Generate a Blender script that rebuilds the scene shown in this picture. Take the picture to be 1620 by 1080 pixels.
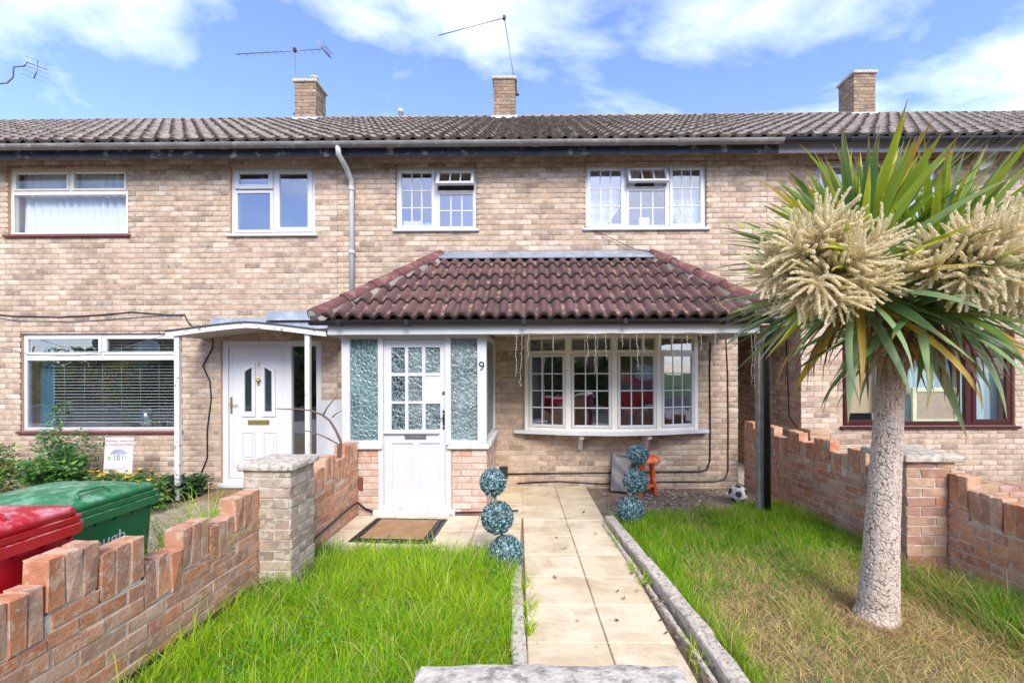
import bpy, bmesh, math, random
import numpy as np
from mathutils import Vector, Matrix, Euler

for _o in list(bpy.data.objects):
    bpy.data.objects.remove(_o)
SC = bpy.context.scene
COL = SC.collection
rnd = random.Random(7)
R = math.radians

# ------------------------------------------------------------------ camera, sky, sun, exposure
cam_d = bpy.data.cameras.new("camera")
cam = bpy.data.objects.new("camera", cam_d)
COL.objects.link(cam)
cam_d.sensor_fit = 'HORIZONTAL'
cam_d.sensor_width = 36.0
cam_d.lens = 685.0 / 1620.0 * 36.0
cam_d.shift_x = -24.0 / 1620.0
cam_d.shift_y = 50.0 / 1620.0
cam_d.clip_start = 0.05
cam_d.clip_end = 3000.0
cam.matrix_world = (Matrix.Translation((0, 0, 1.6)) @ Matrix.Rotation(R(0.5), 4, 'Z')
                    @ Matrix.Rotation(R(90), 4, 'X') @ Matrix.Rotation(R(-0.2), 4, 'Z'))
SC.camera = cam
CAM = Vector((0, 0, 1.6))

SUN_ELEV, SUN_AZ = 39.0, 166.0          # azimuth clockwise from +Y
world = bpy.data.worlds.new("World")
SC.world = world
world.use_nodes = True
wt = world.node_tree
wt.nodes.clear()


def wn(t, **kw):
    n = wt.nodes.new(t)
    for k, v in kw.items():
        setattr(n, k, v)
    return n


w_out = wn('ShaderNodeOutputWorld')
w_bg = wn('ShaderNodeBackground')
w_bg.inputs['Strength'].default_value = 0.15
w_sky = wn('ShaderNodeTexSky', sky_type='NISHITA')
w_sky.sun_disc = False
w_sky.sun_elevation = R(SUN_ELEV)
w_sky.sun_rotation = R(SUN_AZ)
w_sky.altitude = 0.0
w_sky.air_density = 1.0
w_sky.dust_density = 0.6
w_sky.ozone_density = 2.0
# clouds: noise on the sky direction flattened on to a cloud layer
w_tc = wn('ShaderNodeTexCoord')
w_sep = wn('ShaderNodeSeparateXYZ')
w_zc = wn('ShaderNodeMath', operation='MAXIMUM'); w_zc.inputs[1].default_value = 0.0
w_za = wn('ShaderNodeMath', operation='ADD'); w_za.inputs[1].default_value = 0.22
w_dx = wn('ShaderNodeMath', operation='DIVIDE')
w_dy = wn('ShaderNodeMath', operation='DIVIDE')
w_cmb = wn('ShaderNodeCombineXYZ')
w_map = wn('ShaderNodeMapping')
w_map.inputs['Location'].default_value = (3.25, 1.3, 0.4)
w_map.inputs['Scale'].default_value = (0.75, 1.0, 1.0)
w_n1 = wn('ShaderNodeTexNoise')
w_n1.inputs['Scale'].default_value = 2.3
w_n1.inputs['Detail'].default_value = 9.0
w_n1.inputs['Roughness'].default_value = 0.55
w_n1.inputs['Distortion'].default_value = 0.35
w_ramp = wn('ShaderNodeValToRGB')
w_ramp.color_ramp.elements[0].position = 0.435
w_ramp.color_ramp.elements[0].color = (0, 0, 0, 1)
w_ramp.color_ramp.elements[1].position = 0.67
w_ramp.color_ramp.elements[1].color = (0.88, 0.88, 0.88, 1)
w_mix = wn('ShaderNodeMixRGB')
CLOUD = (5.3, 5.75, 6.5, 1)
w_mix.inputs['Color2'].default_value = CLOUD
w_tint = wn('ShaderNodeMixRGB', blend_type='MULTIPLY')
w_tint.inputs['Fac'].default_value = 1.0
w_tint.inputs['Color2'].default_value = (0.98, 0.98, 1.25, 1)
L = wt.links.new
L(w_tc.outputs['Generated'], w_sep.inputs[0])
L(w_sep.outputs['Z'], w_zc.inputs[0]); L(w_zc.outputs[0], w_za.inputs[0])
L(w_sep.outputs['X'], w_dx.inputs[0]); L(w_za.outputs[0], w_dx.inputs[1])
L(w_sep.outputs['Y'], w_dy.inputs[0]); L(w_za.outputs[0], w_dy.inputs[1])
L(w_dx.outputs[0], w_cmb.inputs[0]); L(w_dy.outputs[0], w_cmb.inputs[1])
L(w_cmb.outputs[0], w_map.inputs[0]); L(w_map.outputs[0], w_n1.inputs['Vector'])
L(w_n1.outputs['Fac'], w_ramp.inputs[0])
L(w_sky.outputs[0], w_tint.inputs['Color1'])
L(w_tint.outputs[0], w_mix.inputs['Color1']); L(w_ramp.outputs[0], w_mix.inputs['Fac'])
L(w_mix.outputs[0], w_bg.inputs['Color']); L(w_bg.outputs[0], w_out.inputs['Surface'])

sun_d = bpy.data.lights.new("sun", 'SUN')
sun_d.energy = 2.2
sun_d.angle = R(26)
sun_d.color = (1.0, 0.95, 0.87)
sun = bpy.data.objects.new("sun", sun_d)
COL.objects.link(sun)
_sd = Vector((math.sin(R(SUN_AZ)) * math.cos(R(SUN_ELEV)), math.cos(R(SUN_AZ)) * math.cos(R(SUN_ELEV)), math.sin(R(SUN_ELEV))))
sun.rotation_euler = (-_sd).to_track_quat('-Z', 'Y').to_euler()
sun.location = _sd * 60

SC.view_settings.view_transform = 'Standard'
SC.view_settings.look = 'None'
SC.view_settings.gamma = 1.0
SC.view_settings.use_curve_mapping = False
SC.view_settings.exposure = 1.14
SC.render.engine = 'CYCLES'
SC.cycles.max_bounces = 8
SC.cycles.transparent_max_bounces = 16
SC.cycles.use_denoising = True

# ------------------------------------------------------------------ mesh helpers
class MB:
    """collects shapes; build() links them as ONE mesh object"""
    def __init__(s):
        s.v = []; s.f = []; s.m = []; s.sm = []

    def add(s, vs, fs, mi=0, smooth=False):
        o = len(s.v)
        s.v.extend([tuple(p) for p in vs])
        for f in fs:
            s.f.append(tuple(i + o for i in f)); s.m.append(mi); s.sm.append(smooth)
        return s

    def box(s, x0, y0, z0, x1, y1, z1, mi=0, M=None, bev=0.0):
        if x1 < x0: x0, x1 = x1, x0
        if y1 < y0: y0, y1 = y1, y0
        if z1 < z0: z0, z1 = z1, z0
        if bev <= 0:
            vs = [(x0, y0, z0), (x1, y0, z0), (x1, y1, z0), (x0, y1, z0), (x0, y0, z1), (x1, y0, z1), (x1, y1, z1), (x0, y1, z1)]
            fs = [(0, 3, 2, 1), (4, 5, 6, 7), (0, 1, 5, 4), (1, 2, 6, 5), (2, 3, 7, 6), (3, 0, 4, 7)]
        else:
            vs, fs = cbox_geo(x0, y0, z0, x1, y1, z1, bev)
        if M is not None:
            vs = [M @ Vector(p) for p in vs]
        return s.add(vs, fs, mi)

    def tube(s, pts, r, seg=8, mi=0, cap=True, smooth=True):
        pts = [Vector(p) for p in pts]
        n = len(pts)
        rs = r if hasattr(r, '__len__') else [r] * n
        vs = []; fs = []
        prev = None
        for i, p in enumerate(pts):
            if i == 0: t = pts[1] - pts[0]
            elif i == n - 1: t = pts[-1] - pts[-2]
            else: t = (pts[i + 1] - pts[i]).normalized() + (pts[i] - pts[i - 1]).normalized()
            if t.length < 1e-9: t = Vector((0, 0, 1))
            t.normalize()
            if prev is None:
                a = t.cross(Vector((0, 0, 1)))
                if a.length < 1e-3: a = t.cross(Vector((1, 0, 0)))
            else:
                a = prev - t * prev.dot(t)
                if a.length < 1e-4: a = t.cross(Vector((1, 0, 0)))
            a.normalize(); prev = a
            b = t.cross(a)
            for k in range(seg):
                an = 2 * math.pi * k / seg
                vs.append(p + (a * math.cos(an) + b * math.sin(an)) * rs[i])
        for i in range(n - 1):
            for k in range(seg):
                k2 = (k + 1) % seg
                fs.append((i * seg + k, i * seg + k2, (i + 1) * seg + k2, (i + 1) * seg + k))
        if cap:
            fs.append(tuple(range(seg - 1, -1, -1)))
            fs.append(tuple((n - 1) * seg + k for k in range(seg)))
        return s.add(vs, fs, mi, smooth)

    def prism(s, poly, off, mi=0, smooth=False):
        """poly: list of 3-D points (a planar loop), swept by vector off"""
        n = len(poly); off = Vector(off)
        vs = [Vector(p) for p in poly] + [Vector(p) + off for p in poly]
        fs = [tuple(range(n - 1, -1, -1)), tuple(range(n, 2 * n))]
        for i in range(n):
            j = (i + 1) % n
            fs.append((i, j, n + j, n + i))
        return s.add(vs, fs, mi, smooth)

    def lathe(s, prof, c=(0, 0, 0), seg=20, mi=0, M=None, smooth=True):
        vs = []; fs = []
        n = len(prof)
        for (r, z) in prof:
            for k in range(seg):
                a = 2 * math.pi * k / seg
                p = Vector((r * math.cos(a), r * math.sin(a), z))
                if M is not None: p = M @ p
                vs.append(p + Vector(c))
        for i in range(n - 1):
            for k in range(seg):
                k2 = (k + 1) % seg
                fs.append((i * seg + k, i * seg + k2, (i + 1) * seg + k2, (i + 1) * seg + k))
        fs.append(tuple(range(seg - 1, -1, -1)))
        fs.append(tuple((n - 1) * seg + k for k in range(seg)))
        return s.add(vs, fs, mi, smooth)

    def loft(s, rings, mi=0, cap=True, smooth=True):
        n = len(rings[0]); vs = []; fs = []
        for r in rings: vs.extend(r)
        for i in range(len(rings) - 1):
            for k in range(n):
                k2 = (k + 1) % n
                fs.append((i * n + k, i * n + k2, (i + 1) * n + k2, (i + 1) * n + k))
        if cap:
            fs.append(tuple(range(n - 1, -1, -1)))
            fs.append(tuple((len(rings) - 1) * n + k for k in range(n)))
        return s.add(vs, fs, mi, smooth)

    def mesh(s, name, mats):
        me = bpy.data.meshes.new(name)
        me.from_pydata([tuple(p) for p in s.v], [], s.f)
        for m in (mats if isinstance(mats, (list, tuple)) else [mats]):
            me.materials.append(m)
        me.polygons.foreach_set('material_index', s.m)
        me.polygons.foreach_set('use_smooth', s.sm)
        me.update()
        return me

    def build(s, name, mats, parent=None):
        return link(name, s.mesh(name, mats), parent)


def cbox_geo(x0, y0, z0, x1, y1, z1, b):
    """box with chamfered edges: 24 verts, 26 faces"""
    b = min(b, (x1 - x0) * .45, (y1 - y0) * .45, (z1 - z0) * .45)
    X = (x0, x1); Y = (y0, y1); Z = (z0, z1)
    vs = []; idx = {}
    for ix in (0, 1):
        for iy in (0, 1):
            for iz in (0, 1):
                x = X[ix]; y = Y[iy]; z = Z[iz]
                dx = b if ix == 0 else -b; dy = b if iy == 0 else -b; dz = b if iz == 0 else -b
                idx[(ix, iy, iz, 0)] = len(vs); vs.append((x, y + dy, z + dz))
                idx[(ix, iy, iz, 1)] = len(vs); vs.append((x + dx, y, z + dz))
                idx[(ix, iy, iz, 2)] = len(vs); vs.append((x + dx, y + dy, z))
    g = lambda a, bb, c, k: idx[(a, bb, c, k)]
    fs = []
    for s in (0, 1):
        q = [g(s, 0, 0, 0), g(s, 1, 0, 0), g(s, 1, 1, 0), g(s, 0, 1, 0)]
        fs.append(tuple(q if s else q[::-1]))
        q = [g(0, s, 0, 1), g(0, s, 1, 1), g(1, s, 1, 1), g(1, s, 0, 1)]
        fs.append(tuple(q if s else q[::-1]))
        q = [g(0, 0, s, 2), g(1, 0, s, 2), g(1, 1, s, 2), g(0, 1, s, 2)]
        fs.append(tuple(q if s else q[::-1]))
    for a in (0, 1):
        for c in (0, 1):
            q = [g(a, c, 0, 0), g(a, c, 1, 0), g(a, c, 1, 1), g(a, c, 0, 1)]
            fs.append(tuple(q if (a ^ c) else q[::-1]))
            q = [g(a, 0, c, 0), g(a, 0, c, 2), g(a, 1, c, 2), g(a, 1, c, 0)]
            fs.append(tuple(q if (a ^ c) else q[::-1]))
            q = [g(0, a, c, 1), g(1, a, c, 1), g(1, a, c, 2), g(0, a, c, 2)]
            fs.append(tuple(q if (a ^ c) else q[::-1]))
    for a in (0, 1):
        for c in (0, 1):
            for e in (0, 1):
                q = [g(a, c, e, 0), g(a, c, e, 1), g(a, c, e, 2)]
                fs.append(tuple(q if not (a ^ c ^ e) else q[::-1]))
    return vs, fs


def link(name, data, parent=None):
    o = bpy.data.objects.new(name, data)
    COL.objects.link(o)
    if parent is not None:
        o.parent = parent
        p = parent
        while p.parent is not None: p = p.parent
        if p.get('base') is not None and parent is p:
            o.matrix_parent_inverse = Matrix.Translation(-Vector(p['base']))
    return o


def thing(name, label, cat, loc=(0, 0, 0), group=None):
    """Empty at the thing's base; its parts are modelled in world coordinates"""
    o = bpy.data.objects.new(name, None)
    COL.objects.link(o)
    o.location = loc; o['base'] = list(loc)
    o['label'] = label; o['category'] = cat
    o.empty_display_size = 0.1
    if group: o['group'] = group
    return o


def tag(o, label, cat, group=None, kind=None):
    o['label'] = label; o['category'] = cat
    if group: o['group'] = group
    if kind: o['kind'] = kind
    return o


def struct(o, label=None):
    o['kind'] = 'structure'
    if label: o['label'] = label
    return o


def np_mesh(name, V, F, mats, parent=None, smooth=False, attr=None, mi=None):
    """numpy verts (n,3) and faces (m,k) to an object; attr = {name: (n,4) colour per vertex}"""
    me = bpy.data.meshes.new(name)
    V = np.asarray(V, dtype=np.float32); F = np.asarray(F, dtype=np.int32)
    n, (m, k) = len(V), F.shape
    me.vertices.add(n); me.vertices.foreach_set('co', V.ravel())
    me.loops.add(m * k); me.loops.foreach_set('vertex_index', F.ravel())
    me.polygons.add(m)
    me.polygons.foreach_set('loop_start', np.arange(0, m * k, k, dtype=np.int32))
    me.polygons.foreach_set('loop_total', np.full(m, k, dtype=np.int32))
    for mm in (mats if isinstance(mats, (list, tuple)) else [mats]): me.materials.append(mm)
    if mi is not None: me.polygons.foreach_set('material_index', np.asarray(mi, dtype=np.int32))
    me.polygons.foreach_set('use_smooth', np.full(m, smooth, dtype=bool))
    me.update(calc_edges=True)
    if attr:
        for an, arr in attr.items():
            a = me.attributes.new(an, 'FLOAT_COLOR', 'POINT')
            a.data.foreach_set('color', np.asarray(arr, dtype=np.float32).ravel())
    return link(name, me, parent) if parent is not None or name else me


# ------------------------------------------------------------------ materials
MATS = {}


class NT:
    def __init__(s, name):
        s.m = bpy.data.materials.new(name); s.m.use_nodes = True
        s.t = s.m.node_tree; s.t.nodes.clear()
        s.out = s.n('ShaderNodeOutputMaterial')

    def n(s, t, **kw):
        nd = s.t.nodes.new(t)
        for k, v in kw.items():
            if k.startswith('i_'):
                nd.inputs[k[2:]].default_value = v
            else:
                setattr(nd, k, v)
        return nd

    def l(s, a, b):
        s.t.links.new(a, b)

    def pos(s, scale=1.0, offset=None):
        g = s.n('ShaderNodeNewGeometry')
        if scale == 1.0 and offset is None: return g.outputs['Position']
        mp = s.n('ShaderNodeMapping')
        mp.inputs['Scale'].default_value = scale if hasattr(scale, '__len__') else (scale,) * 3
        s.l(g.outputs['Position'], mp.inputs['Vector'])
        return mp.outputs[0]

    def noise(s, sc, detail=4, rough=.55, vec=None, dist=0.0):
        nz = s.n('ShaderNodeTexNoise')
        nz.inputs['Scale'].default_value = sc; nz.inputs['Detail'].default_value = detail
        nz.inputs['Roughness'].default_value = rough; nz.inputs['Distortion'].default_value = dist
        s.l(vec if vec is not None else s.pos(), nz.inputs['Vector'])
        return nz.outputs['Fac']

    def ramp(s, fac, stops, interp='LINEAR'):
        r = s.n('ShaderNodeValToRGB'); cr = r.color_ramp; cr.interpolation = interp
        while len(cr.elements) < len(stops): cr.elements.new(0.5)
        for e, (p, c) in zip(cr.elements, stops):
            e.position = p
            c = c if hasattr(c, '__len__') else (c, c, c)
            e.color = (c[0], c[1], c[2], 1)
        s.l(fac, r.inputs[0])
        return r.outputs[0]

    def mix(s, fac, a, b, mode='MIX'):
        x = s.n('ShaderNodeMixRGB', blend_type=mode)
        for i, v in enumerate((fac, a, b)):
            sock = x.inputs[i]
            if hasattr(v, 'links'): s.l(v, sock)
            elif hasattr(v, '__len__'): sock.default_value = (v[0], v[1], v[2], 1)
            else: sock.default_value = v if i == 0 else (v, v, v, 1)
        return x.outputs[0]

    def math(s, op, a, b=None):
        x = s.n('ShaderNodeMath', operation=op)
        for sock, v in ((x.inputs[0], a), (x.inputs[1], b)):
            if v is None: continue
            if hasattr(v, 'links'): s.l(v, sock)
            else: sock.default_value = v
        return x.outputs[0]

    def rand(s):
        g = s.n('ShaderNodeNewGeometry'); o = s.n('ShaderNodeObjectInfo')
        return s.math('FRACT', s.math('ADD', g.outputs['Random Per Island'], o.outputs['Random']))

    def bump(s, h, dist=.004, strength=1.0):
        b = s.n('ShaderNodeBump'); b.inputs['Distance'].default_value = dist; b.inputs['Strength'].default_value = strength
        s.l(h, b.inputs['Height'])
        return b.outputs[0]

    def bsdf(s, col, rough=.7, normal=None, metal=0.0, spec=.5, **kw):
        p = s.n('ShaderNodeBsdfPrincipled')
        if hasattr(col, 'links'): s.l(col, p.inputs['Base Color'])
        else: p.inputs['Base Color'].default_value = (col[0], col[1], col[2], 1)
        if hasattr(rough, 'links'): s.l(rough, p.inputs['Roughness'])
        else: p.inputs['Roughness'].default_value = rough
        p.inputs['Metallic'].default_value = metal
        p.inputs['Specular IOR Level'].default_value = spec
        if normal is not None: s.l(normal, p.inputs['Normal'])
        for k, v in kw.items(): p.inputs[k].default_value = v
        return p.outputs[0]

    def done(s, sh):
        s.l(sh, s.out.inputs['Surface'])
        MATS[s.m.name] = s.m
        return s.m


def brick_mat(name, stops, blotch, lime, blotch_amt=.6, lime_amt=.35, lime_scale=7.0, speck=.5, macro=0.0):
    t = NT(name)
    r = t.rand()
    col = t.ramp(r, stops, 'LINEAR')
    p = t.pos()
    # each brick has its own clouds: offset the position by the brick's random number
    v = t.n('ShaderNodeVectorMath', operation='ADD')
    t.l(p, v.inputs[0])
    sc = t.n('ShaderNodeCombineXYZ'); t.l(t.math('MULTIPLY', r, 37.0), sc.inputs[0]); t.l(t.math('MULTIPLY', r, 11.0), sc.inputs[2])
    t.l(sc.outputs[0], v.inputs[1])
    n1 = t.noise(5.5, 3, .5, v.outputs[0])
    col = t.mix(t.math('MULTIPLY', t.ramp(n1, [(.47, 0), (.66, 1)]), blotch_amt), col, blotch)
    n2 = t.noise(lime_scale, 6, .68, v.outputs[0])
    col = t.mix(t.math('MULTIPLY', t.ramp(n2, [(.505, 0), (.585, 1)]), lime_amt), col, lime)
    n4 = t.noise(22, 5, .7, p)
    col = t.mix(t.math('MULTIPLY', t.ramp(n4, [(.40, 1), (.60, 0)]), .30), col, t.mix(.55, col, (.12, .075, .055)))
    if macro:
        # weathering that runs across many bricks: soot and damp
        nm = t.noise(.8, 5, .6, t.pos((1, 1, .6)))
        col = t.mix(t.math('MULTIPLY', t.ramp(nm, [(.46, 0), (.64, 1)]), macro), col, (.25, .185, .14))
    n3 = t.noise(95, 3, .7, p)
    col = t.mix(t.math('MULTIPLY', t.ramp(n3, [(.56, 0), (.72, 1)]), speck), col, t.mix(.75, col, (.05, .035, .03)))
    h = t.math('ADD', t.math('MULTIPLY', t.noise(40, 4, .6, p), .6), t.math('MULTIPLY', n3, .5))
    return t.done(t.bsdf(col, .88, t.bump(h, .007, .9), spec=.2))


def simple(name, col, rough=.6, var=.12, scale=6.0, bump=0.0, bscale=60.0, metal=0.0, spec=.4, dirt=None, dirt_amt=.5, dirt_pos=(.5, .68), dirt_scale=3.0):
    t = NT(name)
    a = [c * (1 - var) for c in col]; b = [min(1, c * (1 + var)) for c in col]
    c = t.ramp(t.noise(scale, 5, .6), [(.3, a), (.7, b)])
    if dirt is not None:
        c = t.mix(t.math('MULTIPLY', t.ramp(t.noise(dirt_scale, 6, .65), [(dirt_pos[0], 0), (dirt_pos[1], 1)]), dirt_amt), c, dirt)
    nm = t.bump(t.noise(bscale, 4, .6), bump, .9) if bump else None
    return t.done(t.bsdf(c, rough, nm, metal, spec))


M_BUFF = brick_mat('brick_buff', [(0, (.28, .215, .165)), (.10, (.50, .375, .275)), (.30, (.60, .475, .36)), (.48, (.46, .34, .245)), (.62, (.64, .535, .42)), (.80, (.54, .41, .30)), (.92, (.33, .255, .20)), (1, (.55, .42, .305))],
                   (.20, .15, .12), (.70, .61, .50), .50, .34, macro=.30)
M_RED = brick_mat('brick_red', [(0, (.50, .195, .095)), (.2, (.62, .265, .13)), (.42, (.62, .35, .225)), (.6, (.44, .22, .14)), (.8, (.66, .42, .28)), (1, (.58, .235, .105))],
                  (.24, .125, .09), (.64, .50, .38), .50, .55, 19.0)
M_PALE = brick_mat('brick_weathered', [(0, (.36, .28, .21)), (.3, (.48, .39, .30)), (.6, (.30, .235, .18)), (1, (.50, .40, .30))],
                   (.17, .14, .115), (.66, .60, .50), .6, .55, 12.0, .8)
M_MIXED = brick_mat('brick_mixed', [(0, (.52, .21, .10)), (.22, (.34, .19, .15)), (.42, (.55, .33, .22)), (.6, (.48, .31, .17)), (.8, (.38, .24, .19)), (1, (.48, .19, .12))],
                    (.26, .16, .13), (.62, .50, .42), .45, .4)
M_CHIM = brick_mat('brick_chimney', [(0, (.25, .17, .115)), (.4, (.38, .26, .165)), (.7, (.19, .135, .105)), (1, (.42, .30, .20))], (.12, .09, .075), (.45, .37, .29), .65, .22)
M_MORTAR = simple('mortar_sand', (.50, .325, .195), .95, .14, 20, .003, 180)
M_MORTAR_W = simple('mortar_pale', (.58, .51, .41), .95, .16, 25, .004, 150, dirt=(.2, .16, .13), dirt_amt=.55)
M_CONC = simple('concrete_lichen', (.52, .455, .37), .92, .22, 18, .007, 70, dirt=(.15, .125, .10), dirt_amt=.7, dirt_pos=(.50, .62), dirt_scale=34)
M_WHITE = simple('white_paint', (.55, .55, .555), .35, .05, 7)
M_UPVC = simple('white_plastic', (.58, .58, .59), .28, .02, 2)
M_CREAM = simple('cream_plastic', (.74, .70, .60), .38, .05, 4)
M_FLAKY = simple('flaking_white_paint', (.63, .62, .595), .5, .05, 5, .002, 40, dirt=(.22, .13, .09), dirt_amt=.9, dirt_pos=(.60, .63), dirt_scale=14)
M_MAROON = simple('maroon_plastic', (.055, .012, .014), .25, .15, 6)
M_REVEAL = simple('maroon_timber', (.16, .055, .045), .6, .3, 20, .001, 60)
M_BLACK = simple('black_plastic', (.017, .017, .019), .32, .2, 8)
M_GUTG = simple('grey_gutter', (.20, .19, .18), .6, .25, 5, dirt=(.50, .46, .40), dirt_amt=.6, dirt_pos=(.55, .7), dirt_scale=9)
M_FASC = simple('dark_fascia_paint', (.045, .055, .085), .55, .3, 8, .002, 30, dirt=(.42, .42, .45), dirt_amt=.8, dirt_pos=(.56, .66), dirt_scale=7)
M_FASCG = simple('pale_fascia_paint', (.40, .41, .46), .45, .12, 4)
M_PIPEG = simple('grey_pipe', (.47, .47, .48), .4, .08, 4)
M_LEAD = simple('lead_sheet', (.25, .275, .32), .55, .2, 5, .003, 14, metal=.25, dirt=(.48, .49, .53), dirt_amt=.5, dirt_scale=6)
M_CEMENT = simple('cement_flaunch', (.58, .55, .50), .9, .15, 16, .004, 50)
M_SOFFIT = simple('soffit_board', (.42, .36, .28), .7, .15, 6)
M_ROOM = simple('room_wall', (.34, .31, .27), .9, .1, 1.2)
M_TIMBER = simple('weathered_timber', (.30, .265, .215), .85, .3, 11, .004, 45)
M_METAL = simple('aluminium', (.22, .22, .24), .45, .15, 20, metal=.6)
M_BRASS = simple('brass', (.62, .45, .17), .3, .1, 20, metal=.9)
M_IRON = simple('black_iron', (.03, .028, .028), .5, .2, 30, metal=.3)
M_SOIL = None


def m_tile(name, a, b, c, lichen, lamt, moss_shade, mamt, pans=False):
    t = NT(name)
    r = t.rand(); p = t.pos()
    col = t.ramp(r, [(0, a), (.5, b), (1, c)])
    m1 = t.math('MULTIPLY', t.ramp(t.noise(9, 5, .65, p), [(.5, 0), (.62, 1)]), lamt)
    m2 = t.math('MULTIPLY', t.ramp(t.noise(26, 4, .7, p), [(.56, 0), (.62, 1)]), mamt)
    if pans:
        # lichen and moss sit in the hollows of the tile
        at = t.n('ShaderNodeAttribute', attribute_name='crest')
        pan = t.ramp(at.outputs['Fac'], [(.10, 1), (.45, .08)])
        m1 = t.math('MULTIPLY', m1, pan); m2 = t.math('MULTIPLY', m2, t.math('ADD', t.math('MULTIPLY', pan, .7), .3))
    col = t.mix(m1, col, lichen)
    col = t.mix(m2, col, moss_shade)
    # course-step shadow painted along each tile's front edge, in the moss colour
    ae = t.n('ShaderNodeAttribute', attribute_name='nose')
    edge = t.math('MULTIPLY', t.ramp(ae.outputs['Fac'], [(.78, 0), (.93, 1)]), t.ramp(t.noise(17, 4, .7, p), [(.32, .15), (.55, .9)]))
    col = t.mix(edge, col, moss_shade)
    n = t.noise(120, 3, .7, p)
    return t.done(t.bsdf(col, .85, t.bump(n, .004, .9), spec=.3))


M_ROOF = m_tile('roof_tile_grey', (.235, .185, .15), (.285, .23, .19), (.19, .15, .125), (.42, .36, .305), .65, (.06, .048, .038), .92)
M_PTILE = m_tile('roof_tile_plum', (.115, .060, .054), (.145, .078, .070), (.09, .050, .047), (.40, .225, .165), .85, (.045, .034, .026), 1.0, True)
M_HIP = m_tile('hip_tile_red', (.145, .055, .052), (.17, .066, .06), (.12, .05, .05), (.38, .25, .20), .4, (.12, .085, .07), .5)


def m_glass(name, tint, base, gain):
    t = NT(name)
    tr = t.n('ShaderNodeBsdfTransparent'); tr.inputs[0].default_value = (*tint, 1)
    gl = t.n('ShaderNodeBsdfGlossy'); gl.inputs['Roughness'].default_value = 0.0
    gl.inputs['Color'].default_value = (.95, .97, 1, 1)
    nz = t.bump(t.noise(2.2, 2, .5), .012, .25)
    t.l(nz, gl.inputs['Normal'])
    f = t.n('ShaderNodeFresnel'); f.inputs['IOR'].default_value = 1.5
    fac = t.math('MINIMUM', t.math('ADD', t.math('MULTIPLY', f.outputs[0], gain), base), 1.0)
    # the pane's far face adds nothing: without bending the ray it would mirror everything at a slant
    g = t.n('ShaderNodeNewGeometry')
    fac = t.math('MULTIPLY', fac, t.math('SUBTRACT', 1.0, g.outputs['Backfacing']))
    mx = t.n('ShaderNodeMixShader'); t.l(fac, mx.inputs[0]); t.l(tr.outputs[0], mx.inputs[1]); t.l(gl.outputs[0], mx.inputs[2])
    return t.done(mx.outputs[0])


M_GLASS = m_glass('window_glass', (.97, .985, .985), .18, 1.6)
M_GLASS2 = m_glass('window_glass_reflective', (.95, .97, .98), .22, 1.3)


def m_obscure(name, deep, pale, sc):
    t = NT(name)
    p = t.pos((sc, sc, sc * .72))
    d = t.n('ShaderNodeTexNoise'); d.inputs['Scale'].default_value = .9; t.l(p, d.inputs['Vector'])
    pv = t.n('ShaderNodeMixRGB'); pv.inputs[0].default_value = .42; t.l(p, pv.inputs[1]); t.l(d.outputs['Color'], pv.inputs[2])
    vo = t.n('ShaderNodeTexVoronoi', feature='DISTANCE_TO_EDGE'); vo.inputs['Scale'].default_value = 1.0; t.l(pv.outputs[0], vo.inputs['Vector'])
    e = t.ramp(vo.outputs['Distance'], [(.03, 1), (.11, 0)])  # moulded cell pattern; its edges coloured paler in place of refracted light
    col = t.ramp(t.noise(3.2, 3, .6), [(.3, deep), (.7, pale)])
    nm = t.bump(t.math('MULTIPLY', t.ramp(vo.outputs['Distance'], [(0, 0), (.28, 1)]), 1.0), .008, .9)
    tl = t.n('ShaderNodeBsdfTransparent'); tl.inputs[0].default_value = (.55, .66, .66, 1)
    b = t.bsdf(t.mix(t.math('MULTIPLY', e, .28), col, (.66, .74, .74)), .22, nm, spec=.6)
    mx = t.n('ShaderNodeMixShader'); mx.inputs[0].default_value = .82
    t.l(tl.outputs[0], mx.inputs[1]); t.l(b, mx.inputs[2])
    return t.done(mx.outputs[0])


M_OBS = m_obscure('obscured_glass', (.05, .11, .11), (.18, .29, .28), 42)
M_OBSG = m_obscure('obscured_glass_grey', (.07, .11, .115), (.22, .29, .29), 44)


def m_attr(name, attr, rough=.6, trans=.3, spec=.3, bumpd=0.0):
    t = NT(name)
    a = t.n('ShaderNodeAttribute', attribute_name=attr)
    nm = t.bump(t.noise(80, 4, .6), bumpd, .8) if bumpd else None
    b = t.bsdf(a.outputs['Color'], rough, nm, spec=spec)
    if trans > 0:
        tl = t.n('ShaderNodeBsdfTranslucent'); t.l(a.outputs['Color'], tl.inputs[0])
        mx = t.n('ShaderNodeMixShader'); mx.inputs[0].default_value = trans
        t.l(b, mx.inputs[1]); t.l(tl.outputs[0], mx.inputs[2]); b = mx.outputs[0]
    return t.done(b)


M_BLADE = m_attr('grass_blade', 'tint', .5, .46, .3)
M_LEAFA = m_attr('small_leaf', 'tint', .5, .28, .35)
M_BARK = m_attr('cork_bark', 'tint', .95, 0, .1, .004)


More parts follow.
